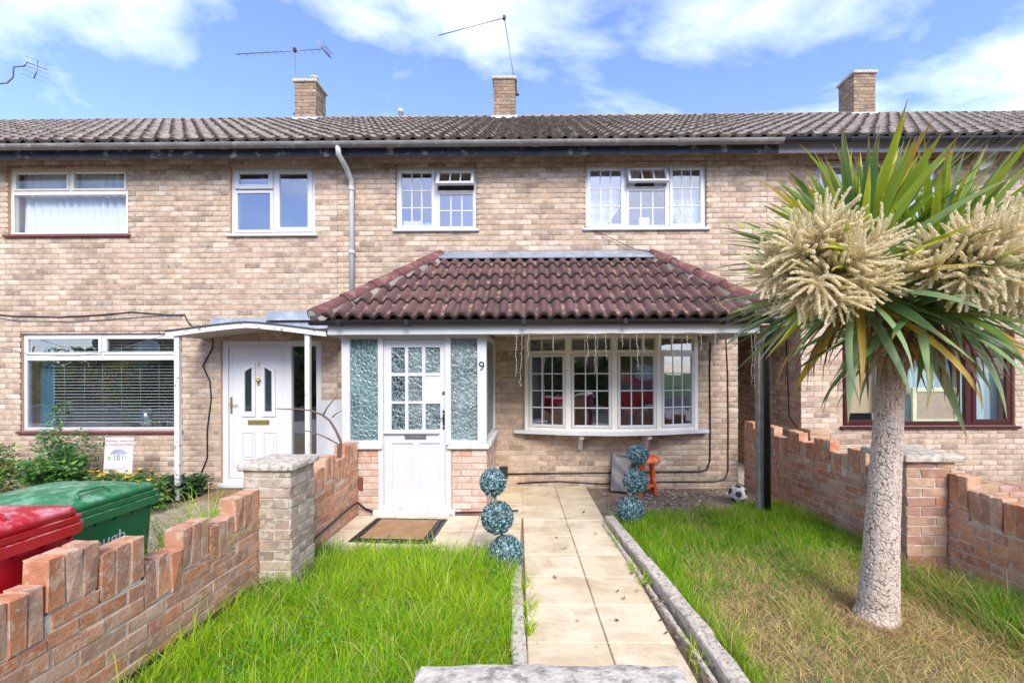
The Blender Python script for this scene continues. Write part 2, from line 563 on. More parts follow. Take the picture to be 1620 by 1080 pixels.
def m_leaf(name, stops, tipc, rough=.42, trans=.36):
    t = NT(name)
    o = t.n('ShaderNodeObjectInfo')
    g = t.n('ShaderNodeNewGeometry')
    col = t.ramp(t.math('FRACT', t.math('ADD', o.outputs['Random'], g.outputs['Random Per Island'])), stops)
    a = t.n('ShaderNodeAttribute', attribute_name='along')
    col = t.mix(t.ramp(a.outputs['Fac'], [(.80, 0), (.98, .85)]), col, tipc)
    st = t.noise(1.0, 2, .5, t.pos((60, 60, 60)))
    col = t.mix(t.math('MULTIPLY', st, .25), col, t.mix(.5, col, (.02, .03, .005)))
    b = t.bsdf(col, rough, None, spec=.45)
    tl = t.n('ShaderNodeBsdfTranslucent'); t.l(col, tl.inputs[0])
    mx = t.n('ShaderNodeMixShader'); mx.inputs[0].default_value = trans
    t.l(b, mx.inputs[1]); t.l(tl.outputs[0], mx.inputs[2])
    return t.done(mx.outputs[0])
# ------------------------------------------------------------------ ranking what the photograph shows largest
_fwd = (cam.matrix_world.to_3x3() @ Vector((0, 0, -1))).normalized()
_inv = cam.matrix_world.inverted()


def in_view(p, margin=0.03):
    q = _inv @ Vector(p)
    if q.z >= -0.2: return False
    u = 685.0 * q.x / -q.z + 834.0
    v = 590.0 - 685.0 * q.y / -q.z
    return -1620 * margin < u < 1620 * (1 + margin) and -1080 * margin < v < 1080 * (1 + margin)


def show_size(p, n=None):
    """a piece's apparent size: nearness times how far its face turns to the camera; 0 outside the frame"""
    p = Vector(p)
    if not in_view(p): return 0.0
    d = CAM - p
    s = 1.0 / d.length
    if n is not None: s *= max(0.02, Vector(n).dot(d.normalized()))
    return s


# ------------------------------------------------------------------ bricks
BL, BD, BH = .215, .1025, .065


def _brick_variant(seed, bev=.004, jit=.0022, chip=0):
    q = random.Random(seed)
    vs, fs = cbox_geo(-BL / 2, -BD / 2, -BH / 2, BL / 2, BD / 2, BH / 2, bev)
    vs = [(x + q.uniform(-jit, jit), y + q.uniform(-jit, jit), z + q.uniform(-jit, jit)) for x, y, z in vs]
    if chip:
        # knock a corner or two off
        for _ in range(chip):
            sx, sy, sz = q.choice((-1, 1)), -1, q.choice((-1, 1))
            k = q.uniform(.006, .015)
            vs = [((x - sx * k * q.uniform(.6, 1.3), y - sy * k * q.uniform(.3, .8), z - sz * k * q.uniform(.4, .9)) if (x * sx > BL * .42 and y * sy > BD * .38 and z * sz > BH * .36) else (x, y, z)) for x, y, z in vs]
    return vs, fs


BVAR = [_brick_variant(s) for s in range(4)]
BVAR_ROUGH = [_brick_variant(50 + s, .0042, .0046) for s in range(7)]
_bmesh_cache = {}


def brick_mesh(mat, i, rough=False):
    k = (mat.name, i, rough)
    if k not in _bmesh_cache:
        vs, fs = (BVAR_ROUGH if rough else BVAR)[i]
        m = MB(); m.add(vs, fs)
        _bmesh_cache[k] = m.mesh('brick', mat)
    return _bmesh_cache[k]


class Bricks:
    def __init__(s, rough=False):
        s.rec = []          # (matrix, normal)
        s.rough = rough

    def put(s, c, u, d, v, sx=1, sy=1, sz=1):
        M = Matrix(((u.x * sx, d.x * sy, v.x * sz, c.x), (u.y * sx, d.y * sy, v.y * sz, c.y), (u.z * sx, d.z * sy, v.z * sz, c.z), (0, 0, 0, 1)))
        s.rec.append((M, -d))

    def courses(s, org, u, d, width, z0, z1, holes=(), pitch=.225, row=.075, depth=.1025, phase=0.0, proud=.002, top=None):
        """holes: (a0, a1, z0, z1) in wall coordinates. top: optional function of a giving the wall's height there"""
        u = Vector(u).normalized(); d = Vector(d).normalized(); up = Vector((0, 0, 1)); org = Vector(org)
        k = 0; zb = z0
        while zb < z1 - .02:
            zt = min(zb + row - .010, z1)
            a = -pitch * (rnd.choice((.5, .5, .48, .52)) if k % 2 else 0.0) - phase
            while a < width:
                b = a + pitch - .010
                if rnd.random() < .035: b -= 0
                pieces = [(max(a, 0.0), min(b, width), zb, zt)]
                for (h0, h1, g0, g1) in holes:
                    if g1 <= zb + .003 or g0 >= zt - .003: continue
                    nxt = []
                    for (p0, p1, q0, q1) in pieces:
                        if h1 <= p0 or h0 >= p1: nxt.append((p0, p1, q0, q1)); continue
                        if p0 < h0 - .012: nxt.append((p0, h0 - .004, q0, q1))
                        if p1 > h1 + .012: nxt.append((h1 + .004, p1, q0, q1))
                        i0, i1 = max(p0, h0), min(p1, h1)
                        if g0 - q0 > .018: nxt.append((i0, i1, q0, g0 - .003))
                        if q1 - g1 > .018: nxt.append((i0, i1, g1 + .003, q1))
                    pieces = nxt
                for (p0, p1, q0, q1) in pieces:
                    if p1 - p0 < .03: continue
                    if top is not None and q1 > top((p0 + p1) / 2): continue
                    pr = proud + rnd.uniform(-.0018, .0018)
                    c = org + u * ((p0 + p1) / 2) + d * (depth / 2 - pr) + up * ((q0 + q1) / 2)
                    s.put(c, u, d, up, (p1 - p0) / BL, depth / BD, (q1 - q0) / BH)
                a += pitch
            zb += row; k += 1

    def finish(s, parent, mat, limit=300, name='brick', stuff='brick_courses'):
        order = sorted(range(len(s.rec)), key=lambda i: -show_size(s.rec[i][0].translation, s.rec[i][1]))
        ind = [i for i in order[:limit] if show_size(s.rec[i][0].translation) > 0]
        iset = set(ind)
        nv = len(BVAR_ROUGH if s.rough else BVAR)
        for i in ind:
            o = bpy.data.objects.new(name, brick_mesh(mat, i % nv, s.rough))
            o.parent = parent
            o.matrix_parent_inverse = Matrix.Identity(4)
            o.matrix_basis = s.rec[i][0]
            COL.objects.link(o)
        rest = [i for i in range(len(s.rec)) if i not in iset]
        if rest:
            var = BVAR_ROUGH if s.rough else BVAR
            V = []; F = []; off = 0
            fs4 = [f for f in var[0][1] if len(f) == 4]; fs3 = [f for f in var[0][1] if len(f) == 3]
            F4 = np.array(fs4 + [(f[0], f[1], f[2], f[2]) for f in fs3])
            vs_all = []; faces = []
            for i in rest:
                vv = np.array(var[i % nv][0]); M = np.array(s.rec[i][0])
                vs_all.append(vv @ M[:3, :3].T + M[:3, 3])
            V = np.concatenate(vs_all)
            n = len(rest); nvv = len(var[0][0])
            base = (np.arange(n) * nvv)
            Q = (np.array(fs4)[None] + base[:, None, None]).reshape(-1, 4)
            T = (np.array(fs3)[None] + base[:, None, None]).reshape(-1, 3)
            me = bpy.data.meshes.new(stuff)
            me.vertices.add(len(V)); me.vertices.foreach_set('co', V.astype(np.float32).ravel())
            lv = np.concatenate([Q.ravel(), T.ravel()]).astype(np.int32)
            me.loops.add(len(lv)); me.loops.foreach_set('vertex_index', lv)
            ls = np.concatenate([np.arange(len(Q)) * 4, len(Q) * 4 + np.arange(len(T)) * 3]).astype(np.int32)
            lt = np.concatenate([np.full(len(Q), 4), np.full(len(T), 3)]).astype(np.int32)
            me.polygons.add(len(ls)); me.polygons.foreach_set('loop_start', ls); me.polygons.foreach_set('loop_total', lt)
            me.materials.append(mat); me.update(calc_edges=True)
            o = link(stuff, me, parent); o['kind'] = 'stuff'
        return len(ind), len(rest)


def slab_holes(mb, x0, x1, z0, z1, y0, y1, holes, mi=0):
    """wall slab between y0 (front) and y1 with rectangular holes through it"""
    xs = sorted({x0, x1, *[min(max(h[i], x0), x1) for h in holes for i in (0, 1)]})
    zs = sorted({z0, z1, *[min(max(h[i], z0), z1) for h in holes for i in (2, 3)]})
    solid = {}
    for i in range(len(xs) - 1):
        for k in range(len(zs) - 1):
            cx = (xs[i] + xs[i + 1]) / 2; cz = (zs[k] + zs[k + 1]) / 2
            solid[i, k] = not any(h[0] < cx < h[1] and h[2] < cz < h[3] for h in holes)
    for (i, k), sd in solid.items():
        if not sd: continue
        a, b, c, d = xs[i], xs[i + 1], zs[k], zs[k + 1]
        mb.add([(a, y0, c), (b, y0, c), (b, y0, d), (a, y0, d)], [(0, 1, 2, 3)], mi)
        mb.add([(a, y1, c), (b, y1, c), (b, y1, d), (a, y1, d)], [(3, 2, 1, 0)], mi)
        if not solid.get((i - 1, k), False): mb.add([(a, y0, c), (a, y0, d), (a, y1, d), (a, y1, c)], [(0, 1, 2, 3)], mi)
        if not solid.get((i + 1, k), False): mb.add([(b, y0, c), (b, y1, c), (b, y1, d), (b, y0, d)], [(0, 1, 2, 3)], mi)
        if not solid.get((i, k - 1), False): mb.add([(a, y0, c), (a, y1, c), (b, y1, c), (b, y0, c)], [(0, 1, 2, 3)], mi)
        if not solid.get((i, k + 1), False): mb.add([(a, y0, d), (b, y0, d), (b, y1, d), (a, y1, d)], [(0, 1, 2, 3)], mi)


# ------------------------------------------------------------------ windows
_unit = {}


def unit_box(mat):
    if mat.name not in _unit:
        m = MB(); m.box(-.5, -.5, -.5, .5, .5, .5)
        _unit[mat.name] = m.mesh('pane', mat)
    return _unit[mat.name]


def pane(parent, x0, x1, z0, z1, y, mat, M=None, t=.006, name='pane'):
    o = bpy.data.objects.new(name, unit_box(mat))
    o.parent = parent
    B = Matrix.Translation(((x0 + x1) / 2, y, (z0 + z1) / 2)) @ Matrix.Diagonal(((x1 - x0), t, (z1 - z0), 1))
    o.matrix_basis = (M @ B) if M is not None else B
    COL.objects.link(o)
    return o


def frame_bars(mb, x0, x1, z0, z1, w, y0, y1, bev=.004, M=None, mi=0):
    mb.box(x0, y0, z0, x0 + w, y1, z1, mi, M, bev); mb.box(x1 - w, y0, z0, x1, y1, z1, mi, M, bev)
    mb.box(x0 + w, y0 + .0005, z0, x1 - w, y1 - .0005, z0 + w, mi, M, bev); mb.box(x0 + w, y0 + .0005, z1 - w, x1 - w, y1 - .0005, z1, mi, M, bev)


def light_unit(win, x0, x1, z0, z1, y, cols, rows, fmat, gmat, sash=.045, tilt=0.0, bar=.018, M=None, depth=.05, barmat=None, casement=True):
    """one light of a window: casement, glazing bars, a pane of its own for each cell"""
    MM = M
    if tilt:
        T = Matrix.Translation((0, y, z1)) @ Matrix.Rotation(R(-tilt), 4, 'X') @ Matrix.Translation((0, -y, -z1))
        MM = T if M is None else M @ T
    if casement and sash > 0:
        m = MB(); frame_bars(m, x0, x1, z0, z1, sash, y, y + depth, .006, MM)
        m.build('casement', fmat, win)
    a0, a1, c0, c1 = x0 + sash, x1 - sash, z0 + sash, z1 - sash
    yb = y + depth * .45
    for i in range(1, cols):
        xx = a0 + (a1 - a0) * i / cols
        m = MB(); m.box(xx - bar / 2, yb - .012, c0, xx + bar / 2, yb + .012, c1, 0, MM, .003); m.build('glazing_bar', barmat or fmat, win)
    for k in range(1, rows):
        zz = c0 + (c1 - c0) * k / rows
        m = MB(); m.box(a0, yb - .0112, zz - bar / 2, a1, yb + .0112, zz + bar / 2, 0, MM, .003); m.build('glazing_bar', barmat or fmat, win)
    for i in range(cols):
        for k in range(rows):
            p0 = a0 + (a1 - a0) * i / cols + (bar * .4 if i else 0); p1 = a0 + (a1 - a0) * (i + 1) / cols - (bar * .4 if i < cols - 1 else 0)
            q0 = c0 + (c1 - c0) * k / rows + (bar * .4 if k else 0); q1 = c0 + (c1 - c0) * (k + 1) / rows - (bar * .4 if k < rows - 1 else 0)
            pane(win, p0, p1, q0, q1, yb, gmat, MM)


def window(house, x0, x1, z0, z1, y, lights, fmat, fw=.045, bars=(), sill='plastic', reveal=True, gmat=None, recess=.035, sashw=.04, label=None, barmat=None):
    """lights: (x0,x1,z0,z1,cols,rows,tilt) ; bars: mullions and transoms (x0,x1,z0,z1)"""
    m = MB()
    yf = y + recess
    frame_bars(m, x0, x1, z0, z1, fw, yf, yf + .07, .005)
    for (a, b, c, d) in bars: m.box(a, yf + .001, c, b, yf + .069, d, 0, None, .004)
    win = m.build('window', fmat, house)
    if label: win['label'] = label
    for lt in lights:
        light_unit(win, lt[0], lt[1], lt[2], lt[3], yf - .012, lt[4], lt[5], fmat, gmat or M_GLASS, lt[7] if len(lt) > 7 else sashw, lt[6], barmat=barmat)
    if reveal:
        m = MB()
        m.box(x0 - .03, y + .004, z1 + .001, x1 + .03, y + .10, z1 + .042)
        m.box(x0 - .03, y + .0045, z0, x0 - .001, y + .10, z1 + .0005); m.box(x1 + .001, y + .0045, z0, x1 + .03, y + .10, z1 + .0005)
        m.build('subframe', M_REVEAL, win)
    if sill:
        m = MB()
        m.box(x0 - .045, y - .045, z0 - .038, x1 + .045, y + .06, z0 - .001, 0, None, .006)
        m.build('sill', fmat if sill == 'plastic' else sill, win)
    return win


def room(house, x0, x1, z0, z1, y0=6.47, depth=2.6, mat=None):
    m = MB()
    y1 = y0 + depth
    m.add([(x0, y0, z0), (x1, y0, z0), (x1, y1, z0), (x0, y1, z0), (x0, y0, z1), (x1, y0, z1), (x1, y1, z1), (x0, y1, z1)],
          [(0, 1, 2, 3), (7, 6, 5, 4), (0, 3, 7, 4), (2, 1, 5, 6), (3, 2, 6, 7)])
    return m.build('room', mat or M_ROOM, house)


def curtain(name, label, x0, x1, z0, z1, y, mat, folds=9, amp=.025, pinch=None, group=None):
    """hanging cloth with folds; pinch = (x, z) gathers it to one side low down"""
    nx, nz = folds * 8, 14
    V = []; F = []
    for k in range(nz + 1):
        t = k / nz
        z = z1 + (z0 - z1) * t
        for i in range(nx + 1):
            s = i / nx
            x = x0 + (x1 - x0) * s
            if pinch is not None:
                g = pinch[1] * t ** 1.3
                x = x + (pinch[0] - x) * g
            a = amp * (.6 + .4 * math.sin(s * 17 + t * 2)) * math.sin(s * folds * 2 * math.pi + .7 * math.sin(t * 3 + s * 9))
            V.append((x, y + a, z))
    for k in range(nz):
        for i in range(nx):
            a = k * (nx + 1) + i
            F.append((a, a + 1, a + nx + 2, a + nx + 1))
    o = np_mesh(name, V, F, mat, None, True)
    return tag(o, label, 'curtain', group)


def m_cloth(name, col, trans):
    t = NT(name)
    b = t.bsdf(col, .9, spec=.1)
    tl = t.n('ShaderNodeBsdfTranslucent'); tl.inputs[0].default_value = (*col, 1)
    mx = t.n('ShaderNodeMixShader'); mx.inputs[0].default_value = trans
    t.l(b, mx.inputs[1]); t.l(tl.outputs[0], mx.inputs[2])
    return t.done(mx.outputs[0])


M_NET = m_cloth('net_curtain', (.80, .84, .86), .3)
M_TEAL = m_cloth('pale_teal_cloth', (.52, .68, .70), .3)
M_BLUE = m_cloth('blue_cloth', (.10, .22, .32), .2)
M_TAN = m_cloth('tan_blind', (.52, .42, .27), .2)

# ------------------------------------------------------------------ roof tiles
STEP = {'pantile': .034, 'roman': .032}


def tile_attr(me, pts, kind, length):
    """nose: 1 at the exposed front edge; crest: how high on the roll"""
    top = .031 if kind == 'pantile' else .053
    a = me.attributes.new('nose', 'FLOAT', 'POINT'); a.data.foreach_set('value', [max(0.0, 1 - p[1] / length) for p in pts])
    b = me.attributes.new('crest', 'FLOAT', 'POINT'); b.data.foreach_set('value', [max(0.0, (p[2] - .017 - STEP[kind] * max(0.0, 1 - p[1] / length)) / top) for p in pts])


def tile_geo(cover, length, kind, q):
    """profile across u, raised front edge; returns verts (u, v, h), faces. v runs up the slope"""
    if kind == 'pantile':
        prof = [(0, .004), (.05, .0), (.11, .001), (.135, .012), (.155, .030), (.175, .036), (.192, .030), (.21, .012), (.222, .004)]
        prof = [(u / .205 * cover, h * .86) for u, h in prof]
    else:
        prof = [(0, .0), (.045, .0), (.062, .02), (.085, .041), (.105, .045), (.125, .041), (.146, .02), (.160, .0),
                (.195, .0), (.212, .02), (.235, .041), (.255, .045), (.275, .041), (.296, .02), (.306, .0)]
        prof = [(u / .30 * cover, h) for u, h in prof]
    th = .017
    if kind != 'pantile': prof = [(u, h * 1.18) for u, h in prof]
    V = []; F = []
    n = len(prof)
    jl = q.uniform(-.004, .004)
    for (u, h) in prof:
        V.append((u, jl, h + th + STEP[kind])); V.append((u, length, h + th)); V.append((u, jl + .001, h + .012))
    for i in range(n - 1):
        a = i * 3; b = a + 3
        F.append((a, b, b + 1, a + 1))          # top
        F.append((a + 2, b + 2, b, a))          # front edge
    F.append((0, 1, 2)); F.append(((n - 1) * 3, (n - 1) * 3 + 2, (n - 1) * 3 + 1))
    return V, F


def tile_slope(parent, org, u, v, ulen, vlen, cover, gauge, kind, mat, limit=300, clip=None, name='roof_tile', stuff='roof_tile_courses', ncol=None):
    """org: lower corner; u along the eave, v up the slope. clip: list of (point, normal) planes in (u,v); the part with (p-point).normal>0 is cut away"""
    org = Vector(org); u = Vector(u).normalized(); v = Vector(v).normalized(); n = u.cross(v)
    if n.z < 0: n = -n
    rows = int(math.ceil(vlen / gauge - .05)); cols = int(math.ceil(ulen / cover - .05))
    q = random.Random(5)
    var = [tile_geo(cover, gauge + .06, kind, q) for _ in range(4)]
    meshes = {}
    recs = []
    for r in range(rows):
        for c in range(cols):
            recs.append((c * cover, r * gauge, rnd.uniform(-.006, .006), rnd.uniform(-.004, .006), rnd.uniform(-.9, .9)))
    flip = u.cross(v).dot(n) < 0

    def place(rec):
        cu, cv, dv, dh, ro = rec
        B = Matrix(((u.x, v.x, n.x, 0), (u.y, v.y, n.y, 0), (u.z, v.z, n.z, 0), (0, 0, 0, 1)))
        return Matrix.Translation(org) @ B @ Matrix.Translation((cu, cv + dv, dh)) @ Matrix.Rotation(R(ro), 4, 'Z')

    keep = []
    for rec in recs:
        st = 'in'
        if clip:
            for (pu, pv, nu, nv) in clip:
                ds = [(rec[0] + a - pu) * nu + (rec[1] + b - pv) * nv for a in (0, cover * 1.02) for b in (0, gauge + .06)]
                if min(ds) > -.01: st = 'out'; break
                if max(ds) > 0: st = 'cut'
        if st != 'out': keep.append((rec, st))
    keep.sort(key=lambda k: -show_size(org + u * (k[0][0] + cover / 2) + v * (k[0][1] + gauge / 2), n))
    restV = []; restL = []; restF = []; off = 0; nind = 0
    for i, (rec, st) in enumerate(keep):
        vs, fs = var[i % 4]
        vis = show_size(org + u * (rec[0] + cover / 2) + v * rec[1]) > 0
        M = place(rec)
        if st == 'cut':
            bm = bmesh.new()
            bv = [bm.verts.new(p) for p in vs]
            for f in fs: bm.faces.new([bv[j] for j in f])
            for (pu, pv, nu, nv) in clip:
                bmesh.ops.bisect_plane(bm, geom=bm.verts[:] + bm.edges[:] + bm.faces[:], plane_co=(pu - rec[0], pv - rec[1], 0), plane_no=(nu, nv, 0), clear_outer=True)
            if not bm.faces: bm.free(); continue
            bm.verts.index_update()
            vs2 = [tuple(x.co) for x in bm.verts]; fs2 = [tuple(x.index for x in f.verts) for f in bm.faces]
            bm.free()
        else: vs2, fs2 = vs, fs
        if nind < limit and vis:
            if st == 'cut':
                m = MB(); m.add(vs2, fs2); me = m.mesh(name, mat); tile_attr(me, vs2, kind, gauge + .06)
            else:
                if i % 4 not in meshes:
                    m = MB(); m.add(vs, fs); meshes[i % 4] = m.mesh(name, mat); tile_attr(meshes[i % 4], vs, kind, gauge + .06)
                me = meshes[i % 4]
            o = bpy.data.objects.new(name, me); o.parent = parent; o.matrix_basis = M; COL.objects.link(o)
            nind += 1
        else:
            restL.extend(vs2); restV.extend([M @ Vector(p) for p in vs2]); restF.extend([tuple(j + off for j in f) for f in fs2]); off += len(vs2)
    if restV:
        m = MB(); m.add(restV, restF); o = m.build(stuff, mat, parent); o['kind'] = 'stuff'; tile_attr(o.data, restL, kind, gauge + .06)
    return nind


def cable_obj(name, label, pts, r, mat, cat='cable', group=None, seg=6):
    m = MB(); m.tube(pts, r, seg)
    return tag(m.build(name, mat), label, cat, group)


def font(name, body, size, mat, parent, M, ext=.002, align='CENTER'):
    cu = bpy.data.curves.new(name, 'FONT')
    cu.body = body; cu.size = size; cu.extrude = ext; cu.align_x = align; cu.align_y = 'CENTER'; cu.resolution_u = 3
    cu.materials.append(mat)
    o = bpy.data.objects.new(name, cu); COL.objects.link(o)
    # keep it as an ordinary mesh
    bpy.context.view_layer.update()
    me = bpy.data.meshes.new_from_object(o.evaluated_get(bpy.context.evaluated_depsgraph_get()))
    me.name = name
    bpy.data.objects.remove(o); bpy.data.curves.remove(cu)
    o = bpy.data.objects.new(name, me); COL.objects.link(o)
    o.parent = parent
    p = parent
    while p.parent is not None: p = p.parent
    if p.get('base') is not None and parent is p: o.matrix_parent_inverse = Matrix.Translation(-Vector(p['base']))
    o.matrix_basis = M
    return o


FACE = Matrix.Rotation(R(90), 4, 'X')            # lettering that faces -Y
# ------------------------------------------------------------------ the terrace
F = 6.2                      # facade plane
GZ = -0.04
EAVE_Y, EAVE_Z = 5.85, 4.745
RIDGE_Y, RIDGE_Z = 9.50, 7.17
_sl = Vector((0, RIDGE_Y - EAVE_Y, RIDGE_Z - EAVE_Z))
SLOPE_LEN = _sl.length; SLOPE = _sl.normalized()


def chimney(h, x, top, pot=False, hood=False):
    y0, y1 = 9.22, 9.68; x0, x1 = x - .228, x + .228; zb = 6.72
    m = MB(); m.box(x0 + .008, y0 + .008, zb, x1 - .008, y1 - .008, top - .10)
    ch = m.build('chimney', M_MORTAR, h)
    b = Bricks()
    for (org, u, d, w) in (((x0, y0, 0), (1, 0, 0), (0, 1, 0), x1 - x0), ((x1, y0, 0), (0, 1, 0), (-1, 0, 0), y1 - y0),
                           ((x1, y1, 0), (-1, 0, 0), (0, -1, 0), x1 - x0), ((x0, y1, 0), (0, -1, 0), (1, 0, 0), y1 - y0)):
        b.courses(org, u, d, w, zb, top - .10, depth=.06, phase=.0, pitch=.228, proud=.0)
    b.finish(ch, M_CHIM, 46)
    m = MB(); m.box(x0 - .035, y0 - .035, top - .098, x1 + .035, y1 + .035, top - .03, 0, None, .012)
    m.prism([(x0 - .02, y0 - .02, top - .031), (x1 + .02, y0 - .02, top - .031), (x + .09, y0 + .14, top + .01), (x - .09, y0 + .14, top + .01)], (0, .02, 0))
    m.box(x0 + .06, y0 + .06, top - .032, x1 - .06, y1 - .06, top + .005, 0, None, .02)
    m.build('chimney_cap', M_CONC, ch)
    # lead flashing dressed round the foot, stepped up the sides
    m = MB()
    zf = RIDGE_Z - (RIDGE_Y - y0) * (RIDGE_Z - EAVE_Z) / (RIDGE_Y - EAVE_Y) + .055
    m.box(x0 - .05, y0 - .02, zf - .16, x1 + .05, y0 + .01, zf + .045, 0, None, .006)
    for k in range(4):
        ya = y0 + k * .07
        za = zf + k * .047
        m.prism([(x0 - .016, ya, za - .08), (x0 - .016, ya + .075, za - .08), (x0 - .016, ya + .075, za + .10), (x0 - .016, ya, za + .055)], (.012, 0, 0))
        m.prism([(x1 + .004, ya, za - .08), (x1 + .004, ya + .075, za - .08), (x1 + .004, ya + .075, za + .10), (x1 + .004, ya, za + .055)], (.012, 0, 0))
    m.build('flashing', M_LEAD2, ch)
    if pot:
        m = MB(); m.lathe([(.07, 0), (.07, .16), (.085, .165), (.085, .19), (.0, .20)], (x + .08, y0 + .25, top - .02), 12)
        m.build('chimney_pot', M_CEMENT, ch)
    return ch


M_BED = simple('grey_mortar_bed', (.33, .29, .25), .9, .25, 22, .006, 60, dirt=(.10, .085, .06), dirt_amt=.7)
M_LEAD2 = simple('pale_flashing', (.50, .51, .54), .6, .12, 8, .003, 20)


def house_shell(label, x0, x1, holes, brick_skip=(), limit=300, gut=None, fas=None, chim=None, ztop=4.80, pot=False, gutter_r=.058):
    h = thing('terrace_house', label, 'house', ((x0 + x1) / 2, F, 0), 'brick terrace houses in one row')
    m = MB()
    slab_holes(m, x0, x1, GZ - .2, ztop, F + .0045, F + .255, holes)
    wall = m.build('wall', M_MORTAR, h)
    b = Bricks()
    b.courses((x0, F, 0), (1, 0, 0), (0, 1, 0), x1 - x0, GZ - .06, ztop, [(a - x0, c - x0, d, e) for (a, c, d, e) in list(holes) + list(brick_skip)], phase=(x0 * 7.3) % .1)
    h['_n'] = 0
    b.finish(wall, M_BUFF, limit)
    m = MB(); m.box(x0, 13.0, GZ, x1, 13.25, ztop + .1)
    m.box(x0, F + .26, 2.50, x1, 12.99, 2.62)              # first floor
    m.box(x0, F + .26, 4.72, x1, 12.99, 4.80)              # ceiling
    m.build('rear_wall_and_floors', M_ROOM, h)
    # roof deck, both slopes, and its tiles
    m = MB()
    m.prism([(x0, EAVE_Y, EAVE_Z - .05), (x0, RIDGE_Y, RIDGE_Z - .05), (x0, 13.2, EAVE_Z - .05), (x0, 13.2, EAVE_Z + .0), (x0, RIDGE_Y, RIDGE_Z - .004), (x0, EAVE_Y, EAVE_Z - .004)], (x1 - x0, 0, 0))
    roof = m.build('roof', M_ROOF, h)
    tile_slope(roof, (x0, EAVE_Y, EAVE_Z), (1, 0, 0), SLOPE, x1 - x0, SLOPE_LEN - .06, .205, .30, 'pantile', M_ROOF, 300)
    k = 0; x = x0
    while x < x1 - .05:
        xe = min(x + .44, x1)
        m = MB()
        ring = lambda xx, r: [(xx, RIDGE_Y + r * math.cos(a), RIDGE_Z - .012 + r * .72 * math.sin(a)) for a in [math.pi * i / 8 for i in range(9)]]
        jl = rnd.uniform(-.005, .005)
        ra, rb = ring(x + .004, .115 + jl), ring(xe - .004, .112 + jl)
        vs = ra + rb; n = 9
        fs = [(i, i + 1, n + i + 1, n + i) for i in range(n - 1)] + [tuple(range(n - 1, -1, -1)), tuple(range(n, 2 * n))]
        m.add(vs, fs); m.build('ridge_tile', M_ROOF, roof)
        x += .44
    if chim: chimney(h, chim[0], chim[1], pot)
    # gutter, fascia, soffit
    gm = gut or M_GUTG
    m = MB()
    yc, zc, r = 5.80, 4.70, gutter_r
    prof = [(yc + r * math.cos(a), zc + r * math.sin(a)) for a in [math.pi + math.pi * i / 8 for i in range(9)]]
    prof += [(yc + (r - .006) * math.cos(a), zc + (r - .006) * math.sin(a)) for a in [2 * math.pi - math.pi * i / 8 for i in range(9)]]
    m.prism([(x0, y, z) for y, z in prof], (x1 - x0, 0, 0))
    g = m.build('gutter', gm, h)
    for xx in np.arange(x0 + .9, x1, 1.95):
        m = MB()
        pr = [(yc + (r + .008) * math.cos(a), zc + (r + .008) * math.sin(a)) for a in [math.pi + math.pi * i / 8 for i in range(9)]]
        pr += [(yc + (r + .001) * math.cos(a), zc + (r + .001) * math.sin(a)) for a in [2 * math.pi - math.pi * i / 8 for i in range(9)]]
        m.prism([(xx - .05, y, z) for y, z in pr], (.10, 0, 0)); m.build('bracket', gm, g)
    m = MB(); m.box(x0, 5.90, 4.575, x1, 5.925, 4.735, 0, None, .004); m.build('fascia', fas or M_FASC, h)
    m = MB(); m.box(x0, 5.926, 4.735, x1, F + .004, 4.755); m.build('soffit', M_SOFFIT, h)
    return h


PASS = (2.95, 3.846, GZ - .2, 2.27)
H7_W = (-7.557, -5.81, 3.62, 4.585)
H7_S = (-4.325, -3.100, 3.61, 4.60)
H7_G = (-7.376, -5.06, .79, 2.19)
H7_D = (-4.47, -3.02, GZ - .2, 2.09)
H9_A = (-1.93, -.775, 3.665, 4.56)
H9_B = (.79, 2.51, 3.665, 4.58)
H9_BAY = (-.05, 2.31, .80, 2.13)
H11_G = (4.434, 6.864, .83, 2.19)
H11_U = (4.086, 5.78, 3.64, 4.60)

h5 = house_shell('brick terrace house off beyond number 7, with a cranked aerial showing above its roof', -15.08, -8.932, [(-14.0, -11.6, .8, 2.15), (-14.0, -12.2, 3.62, 4.58)], limit=0, chim=(-12.86, 7.94))
h7 = house_shell('brick terrace house number 7 with a white panelled door under a shallow pitched canopy', -8.928, -2.782, [H7_W, H7_S, H7_G, H7_D], chim=(-4.81, 7.93), pot=True)
h9 = house_shell('brick terrace house number 9 with a tiled porch roof and a bow window', -2.778, 3.368, [H9_A, H9_B, H9_BAY, (PASS[0], 3.37, PASS[2], PASS[3])], brick_skip=[(-2.12, -.56, GZ - .2, 2.05)], chim=(-.545, 7.95))
h11 = house_shell('brick terrace house with maroon framed windows behind the flowering tree', 3.372, 9.528, [H11_G, H11_U, (3.37, PASS[1], PASS[2], PASS[3])], chim=(7.08, 8.0), gut=M_BLACK, fas=M_FASCG)
h13 = house_shell('brick terrace house past the maroon windowed one, only its roof showing', 9.532, 15.68, [(10.6, 12.9, .8, 2.15), (11.0, 12.6, 3.62, 4.58)], limit=0, gut=M_BLACK, fas=M_FASCG)

# covered passage between number 9 and the next house
def passage_side(house, x, u, d, lim):
    m = MB()
    if d[0] > 0: m.box(x + .007, F + .26, GZ - .2, x + .12, 12.9, 2.45)
    else: m.box(x - .12, F + .26, GZ - .2, x - .007, 12.9, 2.45)
    w = m.build('passage_wall', M_MORTAR, house)
    b = Bricks()
    org = (x, 10.2, 0) if u[1] < 0 else (x, F, 0)
    b.courses(org, u, d, 4.0, GZ - .06, 2.42)
    b.finish(w, M_BUFF, lim)


